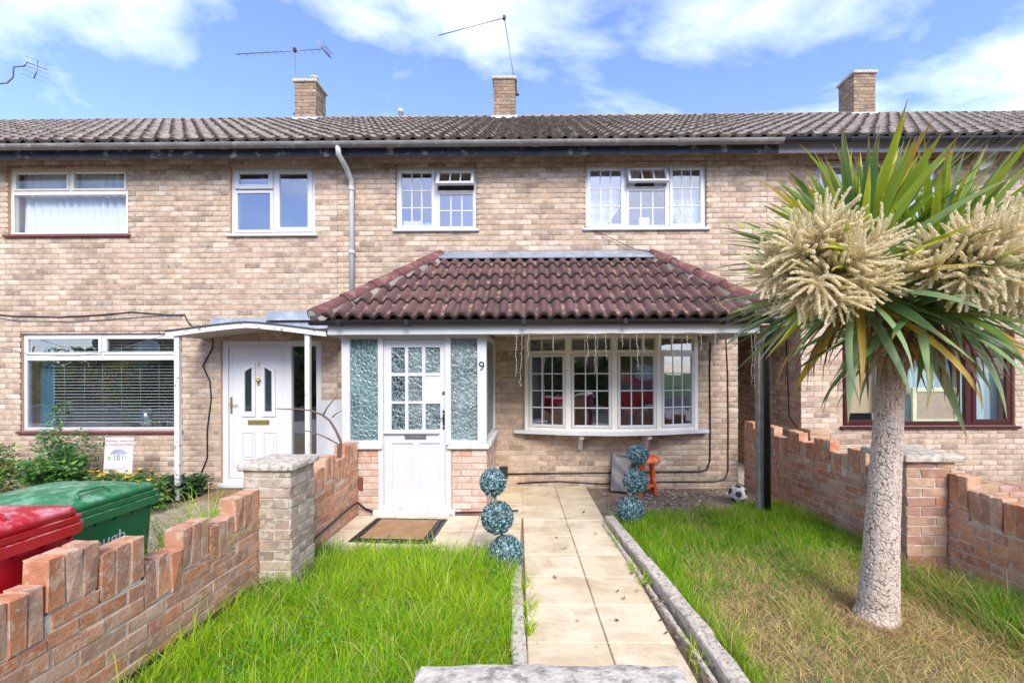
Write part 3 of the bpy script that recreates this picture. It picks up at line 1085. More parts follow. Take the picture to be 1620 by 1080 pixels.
passage_side(h11, PASS[1], (0, -1, 0), (1, 0, 0), 300)
passage_side(h9, PASS[0], (0, 1, 0), (-1, 0, 0), 0)
m = MB(); m.box(PASS[0] + .001, F + .0, -.12, PASS[1] - .001, 10.2, -.04); struct(m.build('passage_floor', M_CONC))
m = MB(); m.box(PASS[0], 10.2, GZ, 3.369, 10.26, 2.45); m.build('passage_light_stop', M_TIMBER, h9)  # unseen end door, added to keep the passage dark inside
m = MB(); m.box(3.371, 10.2, GZ, PASS[1], 10.26, 2.45); m.build('passage_light_stop', M_TIMBER, h11)

M_GLASS0 = m_glass('window_glass_clear', (.98, .99, .99), .03, 1.1)
# ---- number 7: windows
X0, X1, Z0, Z1 = H7_W
window(h7, X0, X1, Z0, Z1, F, [(X0 + .05, -6.70, 4.27, 4.55, 1, 1, 0, .03), (-6.655, X1 - .05, 4.27, 4.55, 1, 1, 0, .03), (X0 + .03, X1 - .03, Z0 + .02, 4.225, 1, 1, 0, .022)],
       M_CREAM, .042, [(-6.70, -6.655, 4.26, 4.56), (X0 + .04, X1 - .04, 4.225, 4.265)], sill=M_REVEAL, gmat=M_GLASS0)
room(h7, X0 - .2, X1 + .2, 3.3, 4.68, depth=1.6)
X0, X1, Z0, Z1 = H7_S
window(h7, X0, X1, Z0, Z1, F, [(X0 + .045, -3.72, 4.275, 4.565, 1, 1, 0, .07), (X0 + .045, -3.72, Z0 + .03, 4.255, 1, 1, 0, .045), (-3.70, X1 - .045, Z0 + .035, 4.565, 1, 1, 0, .075)],
       M_UPVC, .055, [(-3.72, -3.69, Z0 + .05, Z1 - .05)], reveal=False, gmat=M_GLASS2)
room(h7, X0 - .2, X1 + .2, 3.3, 4.68, depth=1.6)
X0, X1, Z0, Z1 = H7_G
wg7 = window(h7, X0, X1, Z0, Z1, F, [(X0 + .03, -6.235, 1.885, 2.155, 1, 1, 0, .042), (-6.195, X1 - .03, 1.885, 2.155, 1, 1, 0, .042), (X0 + .025, X1 - .025, Z0 + .015, 1.835, 1, 1, 0, .03)],
             M_UPVC, .045, [(-6.235, -6.195, 1.88, 2.16), (X0 + .04, X1 - .04, 1.835, 1.882)], sill=M_REVEAL)
room(h7, X0 - .2, X1 + .2, .3, 2.4, depth=2.4)

M_DARKG = simple('dark_glazing', (.04, .06, .06), .3)
M_OBSD = m_obscure('obscured_glass_dark', (.015, .03, .035), (.08, .13, .14), 36)
# ---- number 7: door, side light
dx0, dx1 = H7_D[0], H7_D[1]
m = MB()
frame_bars(m, dx0, dx1, .0, 2.085, .085, F + .03, F + .11, .006)
m.box(-3.545, F + .031, .085, -3.465, F + .109, 2.0, 0, None, .005)
m.box(-3.465, F + .0312, .085, dx1 - .085, F + .1088, .375, 0, None, .005)
dr = m.build('front_door', M_UPVC, h7)
dr['label'] = 'white panelled front door with side light'
m = MB(); m.box(-4.383, F + .045, .088, -3.547, F + .10, 1.998, 0, None, .006)
y = F + .045
for (a, b, c, d) in ((-4.20, -4.0, .36, .77), (-3.89, -3.69, .36, .77)):
    frame_bars(m, a, b, c, d, .022, y - .010, y - .001, .004)
    m.box(a + .04, y - .009, c + .04, b - .04, y - .001, d - .04, 0, None, .006)
frame_bars(m, -4.335, -3.595, .135, 1.95, .012, y - .004, y - .0005, .002)
m.build('door_leaf', M_UPVC, dr)
for s in (-1, 1):
    cx = -3.945 + s * .145
    xi, xo = cx - s * .052, cx + s * .052
    pl = [(xi, 1.06), (xo, 1.06), (xo, 1.635), (xi, 1.70)]
    big = [(xi - s * .045, .985), (xo + s * .045, .985), (xo + s * .045, 1.66), (xi - s * .045, 1.755)]
    m = MB()
    vs = [(px, y - .016, pz) for px, pz in big] + [(px, y - .022, pz) for px, pz in pl] + [(px, y - .002, pz) for px, pz in big] + [(px, y - .004, pz) for px, pz in pl]
    fs = []
    for i in range(4):
        j = (i + 1) % 4
        fs += [(i, j, 4 + j, 4 + i), (8 + i, 8 + j, j, i), (4 + i, 4 + j, 12 + j, 12 + i)]
    m.add(vs, fs); m.build('pane_moulding', M_UPVC, dr)
    m = MB(); m.prism([(px, y - .010, pz) for px, pz in pl], (0, .006, 0)); m.build('pane', M_GLASS2, dr)
    m = MB(); m.prism([(px, y - .0035, pz) for px, pz in pl], (0, .003, 0)); m.build('pane_backing', M_DARKG, dr)
pane(dr, -3.464, dx1 - .086, .376, 1.999, F + .07, M_GLASS2)
m = MB(); m.box(-4.105, y - .012, .865, -3.795, y - .0005, .935, 0, None, .006); m.box(-4.085, y - .018, .878, -3.815, y - .012, .922, 0, None, .004)
m.build('letterbox', M_BRASS, dr)
m = MB(); m.box(-4.362, y - .010, 1.03, -4.327, y - .0005, 1.27, 0, None, .006); m.tube([(-4.345, y - .01, 1.165), (-4.345, y - .045, 1.165), (-4.24, y - .047, 1.168)], .009, 8)
m.build('handle', M_BRASS, dr)
m = MB(); m.lathe([(.0, 0), (.012, .012), (.018, .05), (.036, .075), (.036, .085), (.02, .10), (.008, .12), (.006, .16), (.0, .165)], (-3.945, y - .012, 1.43), 12)
m.build('knocker', M_BRASS, dr)
font('number', '7', .105, M_BRASS, dr, Matrix.Translation((-3.945, y - .004, 1.735)) @ FACE)
m = MB(); m.box(dx0 - .02, F - .06, -.03, dx1 + .02, F + .03, .03, 0, None, .01); m.build('door_sill', M_WHITE, dr)
m = MB(); m.add([(dx0 - .1, F + .27, -.04), (dx1 + .2, F + .27, -.04), (dx1 + .2, 8.6, -.04), (dx0 - .1, 8.6, -.04), (dx0 - .1, F + .27, 2.4), (dx1 + .2, F + .27, 2.4), (dx1 + .2, 8.6, 2.4), (dx0 - .1, 8.6, 2.4)],
             [(0, 1, 2, 3), (7, 6, 5, 4), (0, 3, 7, 4), (2, 1, 5, 6), (3, 2, 6, 7)])
m.build('hallway', M_ROOM, h7)

# ---- number 7: shallow pitched canopy on two thin posts
cy0, cy1 = 5.58, F
xl, xp, xr = -4.70, -3.66, -2.66
zl, zp, zr = 2.10, 2.215, 2.10
def cz(x):                                       # shallow bowed roof line, highest left of the middle
    t = (x - xl) / (xp - xl) if x < xp else (xr - x) / (xr - xp)
    return zl + (zp - zl) * (1 - (1 - max(0, min(1, t))) ** 1.25)
CX = [xl + (xr - xl) * i / 16 for i in range(17)]
def arch(lo, hi, y0, dy, x_out=0.0):
    m = MB()
    xs = [CX[0] - x_out] + CX[1:-1] + [CX[-1] + x_out]
    for a, b in zip(xs[:-1], xs[1:]):
        m.prism([(a, y0, cz(a) + lo), (b, y0, cz(b) + lo), (b, y0, cz(b) + hi), (a, y0, cz(a) + hi)], (0, dy, 0))
    return m
can = arch(0.0, .035, cy0, cy1 - cy0 - .004).build('door_canopy', M_SOFFIT, h7)
arch(-.018, .048, cy0 - .03, .028, .02).build('fascia', M_FLAKY, can)
arch(.050, .068, cy0 - .045, cy1 - cy0 + .04, .035).build('roof_felt', simple('roof_felt', (.07, .065, .06), .9, .3, 20, .003, 80), can)
for (a, b, z0, z1) in ((-4.60, -3.50, 2.24, 2.40), (-3.505, -2.72, 2.24, 2.415), (-3.78, -2.98, 2.36, 2.50)):
    m = MB(); m.prism([(a, F - .012 - (.006 if z1 > 2.42 else 0), z1), (b, F - .012 - (.006 if z1 > 2.42 else 0), z1), (b, F - .10, z0), (a, F - .10, z0)], (0, .008, .004)); m.build('flashing', M_LEAD, can)
for px in (-4.605, -2.90):
    m = MB(); m.box(px - .032, cy0 + .0, -.04, px + .032, cy0 + .06, zl + .02, 0, None, .006); m.build('post', M_FLAKY, can)

# ---- number 9: first-floor windows
X0, X1, Z0, Z1 = H9_A
window(h9, X0, X1, Z0, Z1, F, [(X0 + .025, -1.375, Z0 + .02, 4.535, 3, 3, 0, .05), (-1.335, X1 - .025, 4.235, 4.535, 3, 1, 30, .045), (-1.335, X1 - .025, Z0 + .02, 4.20, 3, 2, 0, .03)],
       M_UPVC, .04, [(-1.375, -1.337, Z0 + .03, Z1 - .03), (-1.337, X1 - .03, 4.20, 4.236)], gmat=M_GLASS2)
room(h9, X0 - .2, X1 + .2, 3.3, 4.68, depth=1.8)
X0, X1, Z0, Z1 = H9_B
window(h9, X0, X1, Z0, Z1, F, [(X0 + .025, 1.35, Z0 + .02, 4.555, 3, 3, 0, .05), (1.385, 1.96, 4.27, 4.555, 3, 1, 26, .042), (1.385, 1.96, Z0 + .02, 4.235, 3, 2, 0, .03), (1.995, X1 - .025, Z0 + .02, 4.555, 3, 3, 0, .05)],
       M_UPVC, .04, [(1.35, 1.387, Z0 + .03, Z1 - .03), (1.958, 1.995, Z0 + .03, Z1 - .03), (1.387, 1.958, 4.235, 4.272)], gmat=M_GLASS2)
room(h9, X0 - .2, X1 + .2, 3.3, 4.68, depth=1.8)

# ---- number 9: bow window
BP = [Vector((-.055, 6.13, 0)), Vector((.515, 5.955, 0)), Vector((1.13, 5.885, 0)), Vector((1.745, 5.955, 0)), Vector((2.315, 6.13, 0))]
BZ0, BZT, BZT2, BZ1 = .80, 1.86, 1.905, 2.118
m = MB()
for i, p in enumerate(BP):
    if i in (0, 4): t = (BP[1] - BP[0]) if i == 0 else (BP[4] - BP[3])
    else: t = (BP[i + 1] - BP[i - 1])
    t = t.normalized(); n = Vector((t.y, -t.x, 0)); w = .036 if i not in (0, 4) else .03
    c = [p - t * w + n * .025, p + t * w + n * .025, p + t * w - n * .06, p - t * w - n * .06]
    m.prism([(q.x, q.y, BZ0) for q in c], (0, 0, BZ1 - BZ0))
for i in range(4):
    a, b = BP[i], BP[i + 1]; t = (b - a).normalized(); n = Vector((t.y, -t.x, 0)); a2, b2 = a + t * .034, b - t * .034
    for (z0, z1, o) in ((BZ0, BZ0 + .05, .02), (BZT, BZT2, .018), (BZ1 - .04, BZ1, .02)):
        c = [a2 + n * o, b2 + n * o, b2 - n * .055, a2 - n * .055]
        m.prism([(q.x, q.y, z0) for q in c], (0, 0, z1 - z0))
bay = m.build('bow_window', M_CREAM, h9)
bay['label'] = 'cream framed bow window of four lattice lights'
for i in range(4):
    a, b = BP[i], BP[i + 1]; t = (b - a); ln = t.length
    M = Matrix.Translation((a.x, a.y, 0)) @ Matrix.Rotation(math.atan2(t.y, t.x), 4, 'Z')
    light_unit(bay, .038, ln - .038, BZ0 + .048, BZT + .004, -.034, 3, 4, M_UPVC, M_GLASS, .04, 0, .017, M, .05, M_UPVC)
    light_unit(bay, .038, ln - .038, BZT2 - .004, BZ1 - .036, -.012, 3, 1, M_CREAM, M_GLASS, .012, 0, .017, M, .04, M_CREAM)
m = MB()
edge = [Vector((-.24, F - .002, 0)), Vector((-.24, 6.10, 0)), Vector((.50, 5.87, 0)), Vector((1.13, 5.795, 0)), Vector((1.76, 5.87, 0)), Vector((2.50, 6.10, 0)), Vector((2.50, F - .002, 0))]
m.prism([(p.x, p.y, BZ0 - .045) for p in edge], (0, 0, .044))
m.build('sill', M_UPVC, bay)
for bx in (.66, 1.58):
    m = MB()
    m.prism([(bx, F - .003, .753), (bx, 5.90, .753), (bx, 5.90, .70), (bx, 6.02, .66), (bx, 6.09, .56), (bx, 6.12, .52), (bx, F - .003, .50)], (.06, 0, 0))
    m.build('bracket', M_UPVC, bay)
room(h9, -.3, 2.6, .2, 2.5, depth=3.0)

# ---- number 9: enclosed porch
PY = 4.95
P0, P1 = -2.168, -.512
m = MB()
m.box(P0 + .007, PY + .007, GZ - .2, -1.70, PY + .10, .735)
m.box(-.915, PY + .007, GZ - .2, P1 - .007, PY + .10, .735)
m.box(P1 - .10, PY + .101, GZ - .2, P1 - .007, F, .735)
m.box(P0 + .007, PY + .101, GZ - .2, P0 + .10, F, .735)
pw = m.build('porch_wall', M_MORTAR, h9)
b = Bricks()
b.courses((P0, PY, 0), (1, 0, 0), (0, 1, 0), .455, GZ - .06, .735)
b.courses((-.905, PY, 0), (1, 0, 0), (0, 1, 0), P1 + .905, GZ - .06, .735)
b.courses((P1, PY, 0), (0, 1, 0), (-1, 0, 0), F - PY, GZ - .06, .735)
b.courses((P0, F, 0), (0, -1, 0), (1, 0, 0), F - PY, GZ - .06, .735)
b.finish(pw, brick_mat('brick_porch', [(0, (.48, .34, .27)), (.2, (.60, .46, .37)), (.45, (.56, .40, .32)), (.7, (.64, .53, .44)), (.85, (.55, .30, .22)), (1, (.60, .46, .38))], (.36, .27, .22), (.70, .62, .54), .5, .4), 200)
# timber and glass upper part
m = MB()
yf0, yf1 = PY - .012, PY + .08
PZ = 2.06
for (a, b_) in ((P0 - .004, -2.075), (-1.755, -1.692), (-.985, -.917), (-.615, P1 + .004)):
    z0 = .80 if a in (P0 - .004, -.615) else GZ
    m.box(a, yf0, z0 if z0 > 0 else -.03, b_, yf1, PZ, 0, None, .006)
m.box(-2.075, yf0 + .001, 2.0, -1.755, yf1 - .001, PZ); m.box(-.917, yf0 + .001, 2.0, -.615, yf1 - .001, PZ); m.box(-1.692, yf0 + .001, 1.99, -.985, yf1 - .001, PZ)
m.box(-2.075, yf0 + .001, .80, -1.755, yf1 - .001, .835); m.box(-.917, yf0 + .001, .80, -.615, yf1 - .001, .835)
m.box(P1 - .07, F - .09, .80, P1 + .004, F - .003, PZ, 0, None, .006)
m.box(P1 - .07, yf1, 2.0, P1 + .003, F - .09, PZ); m.box(P1 - .07, yf1, .80, P1 + .003, F - .09, .835)
m.box(P0 - .004, yf1, .80, P0 + .07, F - .003, PZ)
pf = m.build('porch_frame', M_WHITE, h9)
for (a, b_) in ((P0 - .03, -1.70), (-.965, P1 + .035)):
    m = MB(); m.box(a, PY - .05, .738, b_, PY + .09, .799, 0, None, .010); m.build('sill', M_FLAKY, pf)
m = MB(); m.box(P1 - .08, PY + .091, .7385, P1 + .045, F - .003, .7985, 0, None, .010); m.build('sill', M_FLAKY, pf)
pane(pf, -2.076, -1.754, .834, 2.001, PY + .03, M_OBS); pane(pf, -.918, -.614, .834, 2.001, PY + .03, M_OBSG)
m = MB(); m.box(P1 - .03, yf1, .834, P1 - .024, F - .09, 2.001); m.build('pane', M_OBSG, pf)
font('number', '9', .15, M_IRON, pf, Matrix.Translation((-.563, PY - .016, 1.675)) @ FACE)
# the door
m = MB()
lx0, lx1 = -1.690, -.987
y0 = PY + .012; y1 = PY + .055
cols = [(-1.604, -1.448), (-1.410, -1.250), (-1.212, -1.043)]
rows = [(1.607, 1.90), (1.282, 1.571), (.957, 1.253)]
slab_holes(m, lx0, lx1, .05, 1.985, y0, y1, [(a, b_, c, d) for a, b_ in cols for c, d in rows] + [(-1.60, -1.36, .26, .80), (-1.28, -1.05, .26, .80)])
m.box(-1.60, y0 + .014, .26, -1.36, y1 - .01, .80); m.box(-1.28, y0 + .014, .26, -1.05, y1 - .01, .80)
m.box(lx0, y0 - .035, .905, lx1 - .06, y0 - .001, .945, 0, None, .012)
pd = m.build('porch_door', M_WHITE, h9)
pd['label'] = 'white half glazed porch door with one pane boarded over'
for i, (a, b_) in enumerate(cols):
    for k, (c, d) in enumerate(rows):
        if i == 2 and k == 1:
            m = MB(); m.box(a, y0 + .012, c, b_, y0 + .03, d); m.build('boarded_pane', simple('pale_board', (.74, .68, .66), .6, .06, 8), pd)
        else: pane(pd, a, b_, c, d, y0 + .02, M_OBSG if i else M_OBSD)
m = MB(); m.box(-1.452, y0 - .008, .845, -1.205, y0 - .0005, .925, 0, None, .005); m.box(-1.43, y0 - .013, .862, -1.228, y0 - .008, .908, 0, None, .004)
m.build('letterbox', M_METAL, pd)
m = MB()
m.prism([(-1.005, y0 - .006, 1.19), (-1.018, y0 - .006, 1.16), (-1.003, y0 - .006, 1.145), (-1.014, y0 - .006, 1.13), (-1.014, y0 - .006, 1.01), (-1.003, y0 - .006, .995), (-1.018, y0 - .006, .98), (-1.003, y0 - .006, .95),
         (-.988, y0 - .006, .98), (-.996, y0 - .006, .995), (-.991, y0 - .006, 1.01), (-.991, y0 - .006, 1.13), (-.996, y0 - .006, 1.145), (-.988, y0 - .006, 1.16)], (0, .005, 0))
m.tube([(-1.003, y0 - .006, 1.09), (-1.003, y0 - .04, 1.09), (-1.05, y0 - .044, 1.085), (-1.085, y0 - .044, 1.095)], .007, 8)
m.build('handle', M_IRON, pd)
m = MB(); m.lathe([(.0, 0), (.02, .0), (.02, .008), (.0, .009)], (-1.0, y0 - .0005, 1.375), 14, M=Matrix.Rotation(R(90), 4, 'X')); m.build('lock', M_REVEAL, pd)
m = MB(); m.box(-1.80, PY - .075, -.03, -.865, PY + .10, .048, 0, None, .012); m.build('door_sill', M_FLAKY, h9)
m = MB(); m.box(-2.035, PY - .022, .27, -1.925, PY - .003, .42, 0, None, .008); m.build('vent_cover', M_REVEAL, h9)
m = MB(); m.box(-.455, F - .03, .10, -.335, F - .003, .27, 0, None, .006); m.build('vent_cover', M_IRON, h9)
m = MB(); m.add([(P0 + .105, PY + .10, -.02), (P1 - .105, PY + .10, -.02), (P1 - .105, F - .002, -.02), (P0 + .105, F - .002, -.02)], [(0, 1, 2, 3)])
m.build('porch_floor', M_ROOM, h9)

# ---- number 9: tiled lean-to roof over porch and bow window, hipped at both ends
RX0, RX1, RTX0, RTX1 = -2.36, 2.72, -1.30, 1.74
RY0, RY1, RZ0, RZ1 = 4.75, F - .012, 2.18, 3.21
m = MB()
A, B_, C_, D_ = Vector((RX0, RY0, RZ0 - .01)), Vector((RX1, RY0, RZ0 - .01)), Vector((RTX1, RY1, RZ1 - .01)), Vector((RTX0, RY1, RZ1 - .01))
A2, B2 = Vector((RX0, RY1, RZ0 - .01)), Vector((RX1, RY1, RZ0 - .01))
m.add([A, B_, C_, D_, A2, B2], [(0, 1, 2, 3), (4, 0, 3), (1, 5, 2), (0, 4, 5, 1), (4, 3, 2, 5)])
pr = m.build('porch_roof', M_PTILE, h9)
vv = Vector((0, RY1 - RY0, RZ1 - RZ0)); vl = vv.length
hl = RTX0 - RX0; hr = RX1 - RTX1
nl = Vector((-vl, hl)).normalized(); nr = Vector((vl, hr)).normalized(); W = RX1 - RX0
tile_slope(pr, (RX0, RY0, RZ0), (1, 0, 0), vv, W, vl, .30, .355, 'roman', M_PTILE, 300, [(0, 0, nl.x, nl.y), (W, 0, nr.x, nr.y)])
ul = RY1 - RY0
v2 = Vector((hl, 0, RZ1 - RZ0)); n2 = Vector((v2.length, ul)).normalized()
tile_slope(pr, (RX0, RY1, RZ0), (0, -1, 0), v2, ul, v2.length, .30, .355, 'roman', M_PTILE, 0, [(ul, 0, n2.x, n2.y)])
v3 = Vector((-hr, 0, RZ1 - RZ0)); n3 = Vector((v3.length, ul)).normalized()
tile_slope(pr, (RX1, RY1, RZ0), (0, -1, 0), v3, ul, v3.length, .30, .355, 'roman', M_PTILE, 0, [(ul, 0, n3.x, n3.y)])
for (a, c) in ((Vector((RX0 - .03, RY0 - .02, RZ0 + .045)), Vector((RTX0 + .02, RY1 - .0, RZ1 + .075))), (Vector((RX1 + .03, RY0 - .02, RZ0 + .045)), Vector((RTX1 - .02, RY1, RZ1 + .075)))):
    ln = (c - a).length; t = (c - a).normalized(); up = Vector((0, 0, 1)); up = (up - t * up.dot(t)).normalized(); sd = t.cross(up)
    # mortar bed
    m = MB()
    m.prism([a - sd * .10 - up * .07, a + sd * .10 - up * .07, a + sd * .085 + up * .01, a - sd * .085 + up * .01], t * ln); m.build('mortar_bed', M_BED, pr)
    nseg = 5
    for k in range(nseg):
        p0 = a + t * (ln * k / nseg); p1 = a + t * (ln * (k + 1) / nseg + (.035 if k < nseg - 1 else 0))
        m = MB()
        r0, r1 = .103 + rnd.uniform(-.004, .004), .088 + rnd.uniform(-.003, .003)
        rg = lambda p, r: [p + sd * (r * math.cos(q)) + up * (r * .9 * math.sin(q)) for q in [math.pi * i / 12 for i in range(13)]]
        o0, o1, i0, i1 = rg(p0, r0), rg(p1, r1), rg(p0, r0 - .014), rg(p1, r1 - .014)
        n = 13; vs = o0 + o1 + i0 + i1
        fs = [(i, i + 1, n + i + 1, n + i) for i in range(n - 1)] + [(2 * n + i, 3 * n + i, 3 * n + i + 1, 2 * n + i + 1) for i in range(n - 1)]
        fs += [(2 * n + i, 2 * n + i + 1, i + 1, i) for i in range(n - 1)] + [(n + i, n + i + 1, 3 * n + i + 1, 3 * n + i) for i in range(n - 1)]
        m.add(vs, fs, 0, True)
        o = m.build('hip_tile', M_HIP, pr)
    m = MB(); m.prism([a + sd * .09 - up * .05, a - sd * .09 - up * .05, a - sd * .07 + up * .05, a + up * .085, a + sd * .07 + up * .05], t * .012); m.build('mortar_plug', M_CEMENT, pr)
m = MB(); m.prism([(RTX0 + .02, RY1 + .008, RZ1 + .125), (RTX0 + .02, RY1 - .02, RZ1 + .125), (RTX0 + .02, RY1 - .17, RZ1 + .0), (RTX0 + .02, RY1 - .165, RZ1 - .012), (RTX0 + .02, RY1 + .008, RZ1 + .06)], (RTX1 - RTX0 - .04, 0, 0))
m.build('flashing', M_LEAD, pr)
m = MB(); m.box(RX0 + .10, RY0 + .035, 2.03, RX1 - .20, RY0 + .06, 2.135, 0, None, .005); m.build('fascia', M_WHITE, pr)
m = MB(); m.box(RX0 + .10, RY0 + .061, 2.122, RX1 - .20, RY1 + .008, 2.14); m.build('soffit', M_CREAM, pr)
m = MB(); m.box(RX0 + .10, RY0 + .061, 2.03, RX0 + .125, RY1, 2.12); m.box(RX1 - .225, RY0 + .061, 2.03, RX1 - .20, RY1, 2.12); m.build('fascia', M_WHITE, pr)
m = MB()
yc, zc, r = RY0 - .025, 2.178, .05
prof = [(yc + r * math.cos(a), zc + r * math.sin(a)) for a in [math.pi + math.pi * i / 8 for i in range(9)]]
prof += [(yc + (r - .005) * math.cos(a), zc + (r - .005) * math.sin(a)) for a in [2 * math.pi - math.pi * i / 8 for i in range(9)]]
m.prism([(RX0 - .06, y, z) for y, z in prof], (RX1 - RX0 + .10, 0, 0))
pg = m.build('gutter', M_BLACK, pr)
for bx in (-2.12, -1.38, -.1, 1.0, 2.1):
    m = MB(); m.box(bx, yc - .055, zc - .058, bx + .05, yc + .06, zc + .008, 0, None, .01); m.build('bracket', M_BLACK, pg)
m = MB(); m.box(2.585, 4.94, -.05, 2.725, 5.03, 2.125, 0, None, .008); m.build('porch_post', M_TIMBER, h9)
m = MB(); m.tube([(2.65, 4.735, 2.13), (2.65, 4.76, 2.05), (2.65, 4.885, 1.92), (2.65, 4.885, -.03)], .036, 12)
m.build('porch_downpipe', M_BLACK, h9)
m = MB(); m.tube([(-2.585, 5.80, 4.66), (-2.585, 5.82, 4.56), (-2.56, 5.98, 4.47), (-2.545, 6.13, 4.36), (-2.545, 6.145, 4.2), (-2.545, 6.145, 2.45)], .036, 12)
dp = m.build('downpipe', M_PIPEG, h9)
for z in (4.2, 3.3):
    m = MB(); m.lathe([(.043, 0), (.047, .005), (.047, .05), (.043, .055)], (-2.545, 6.145, z), 14); m.build('collar', M_PIPEG, dp)

# ---- maroon windowed house
X0, X1, Z0, Z1 = H11_G
def maroon(cells, bars, rect):
    X0, X1, Z0, Z1 = rect
    window(h11, X0, X1, Z0, Z1, F, cells, M_MAROON, .06, bars, reveal=False, sashw=.05, gmat=M_GLASS0)
maroon([(X0 + .04, 5.05, Z0 + .03, 1.86, 1, 1, 0, .055), (5.09, 6.22, Z0 + .03, 1.86, 1, 1, 0, .03), (6.29, X1 - .04, Z0 + .03, 1.86, 1, 1, 0, .06),
        (X0 + .04, 5.05, 1.91, Z1 - .03, 1, 1, 0, .04), (5.09, 6.22, 1.91, Z1 - .03, 1, 1, 0, .03), (6.29, X1 - .04, 1.91, Z1 - .03, 1, 1, 0, .04)],
       [(5.045, 5.095, Z0 + .05, Z1 - .05), (6.215, 6.295, Z0 + .05, Z1 - .05), (X0 + .05, 5.045, 1.855, 1.915), (5.095, 6.215, 1.855, 1.915), (6.295, X1 - .05, 1.855, 1.915)], H11_G)
room(h11, X0 - .2, X1 + .2, .3, 2.4, depth=2.4)
X0, X1, Z0, Z1 = H11_U
window(h11, X0, X1, Z0, Z1, F, [(X0 + .04, 4.63, Z0 + .03, Z1 - .03, 1, 1, 0), (4.68, X1 - .04, Z0 + .03, 4.22, 1, 1, 0, .03), (4.68, X1 - .04, 4.27, Z1 - .03, 1, 1, 0, .035)],
       M_UPVC, .05, [(4.63, 4.68, Z0 + .04, Z1 - .04), (4.68, X1 - .04, 4.22, 4.27)])
room(h11, X0 - .2, X1 + .2, 3.3, 4.68, depth=1.6)
# the two end houses: plain windows
for hh, xa, xb, za, zb in ((h5, -14.0, -11.6, .8, 2.15), (h5, -14.0, -12.2, 3.62, 4.58), (h13, 10.6, 12.9, .8, 2.15), (h13, 11.0, 12.6, 3.62, 4.58)):
    window(hh, xa, xb, za, zb, F, [(xa + .04, (xa + xb) / 2 - .02, za + .03, zb - .03, 1, 1, 0), ((xa + xb) / 2 + .02, xb - .04, za + .03, zb - .03, 1, 1, 0)], M_UPVC, .05, [((xa + xb) / 2 - .02, (xa + xb) / 2 + .02, za + .04, zb - .04)])
    room(hh, xa - .2, xb + .2, za - .3, min(zb + .1, 4.68), depth=1.6)
# ------------------------------------------------------------------ ground
def sheet(name, x0, y0, x1, y1, z, mat, nx=1, ny=1, amp=0.0):
    V = []; Fc = []
    for j in range(ny + 1):
        for i in range(nx + 1):
            V.append((x0 + (x1 - x0) * i / nx, y0 + (y1 - y0) * j / ny, z + (rnd.uniform(-amp, amp) if 0 < i < nx and 0 < j < ny else 0)))
    for j in range(ny):
        for i in range(nx):
            a = j * (nx + 1) + i
            Fc.append((a, a + 1, a + nx + 2, a + nx + 1))
    return np_mesh(name, V, Fc, mat, None, amp > 0)


def m_soil():
    t = NT('garden_soil'); p = t.pos()
    c = t.ramp(t.noise(5, 7, .65, p), [(.3, (.17, .125, .09)), (.5, (.30, .23, .165)), (.7, (.40, .32, .235))])
    c = t.mix(t.math('MULTIPLY', t.ramp(t.noise(70, 3, .6, p), [(.6, 0), (.68, 1)]), .7), c, (.50, .43, .34))
    c = t.mix(t.math('MULTIPLY', t.ramp(t.noise(48, 3, .6, p, .6), [(.60, 0), (.66, 1)]), .6), c, (.08, .055, .04))
    return t.done(t.bsdf(c, .95, t.bump(t.noise(38, 7, .7, p), .03, 1.0), spec=.15))


M_SOIL = m_soil()
M_LAWNBASE = simple('lawn_soil', (.17, .13, .055), .95, .3, 9, .02, 40)
M_ASPH = simple('asphalt', (.055, .055, .057), .9, .2, 30, .004, 160)
M_PAVE = simple('pavement_concrete', (.33, .31, .28), .9, .15, 6, .003, 90)
M_VERGE = simple('verge_grass', (.06, .12, .022), .9, .35, 6, .03, 50)

struct(sheet('ground', -400, -400, 400, 400, -.10, M_VERGE))
struct(sheet('garden_soil', -16, .8, 16, F + .05, -.05, M_SOIL, 60, 14, .012))
struct(sheet('pavement', -60, -2.2, 60, .78, -.035, M_PAVE))
struct(sheet('road', -60, -8.2, 60, -2.32, -.09, M_ASPH))
m = MB(); m.box(-60, -2.319, -.14, 60, -2.201, -.033); struct(m.build('kerb', M_CONC))
m = MB(); m.box(-60, -8.35, -.14, 60, -8.205, .02); struct(m.build('kerb', M_CONC))


def m_slab():
    t = NT('riven_slab'); p = t.pos()
    r = t.rand()
    c = t.ramp(r, [(0, (.62, .505, .335)), (.5, (.68, .575, .405)), (1, (.64, .53, .36))])
    n = t.noise(2.6, 7, .66, t.pos((1.0, 1.35, 1)), .4)
    c = t.mix(t.math('MULTIPLY', t.ramp(n, [(.44, 0), (.64, 1)]), .62), c, (.40, .275, .155))
    c = t.mix(t.math('MULTIPLY', t.ramp(t.noise(24, 5, .7, p), [(.55, 0), (.7, 1)]), .3), c, (.33, .27, .2))
    h = t.noise(2.7, 6, .6, t.pos((1, 1.3, 1)), .5)
    h2 = t.math('ADD', t.ramp(h, [(.3, 0), (.7, .8)]), t.math('MULTIPLY', t.noise(60, 4, .6, p), .25))
    return t.done(t.bsdf(c, .85, t.bump(h2, .010, .55), spec=.25))


M_SLAB = m_slab()
m = MB()
m.add([(-1.99, 3.93, -.042), (-.16, 3.93, -.042), (-.04, 1.2, -.042), (.90, 1.2, -.042), (.79, 6.19, -.042), (-.52, 6.19, -.042), (-.52, 4.88, -.042), (-1.99, 4.88, -.042)], [tuple(range(8))])
path = m.build('garden_path', simple('path_bed', (.30, .24, .17), .95, .2, 30, .004, 90))
# the bed is only an irregular strip under the slabs
struct(path)


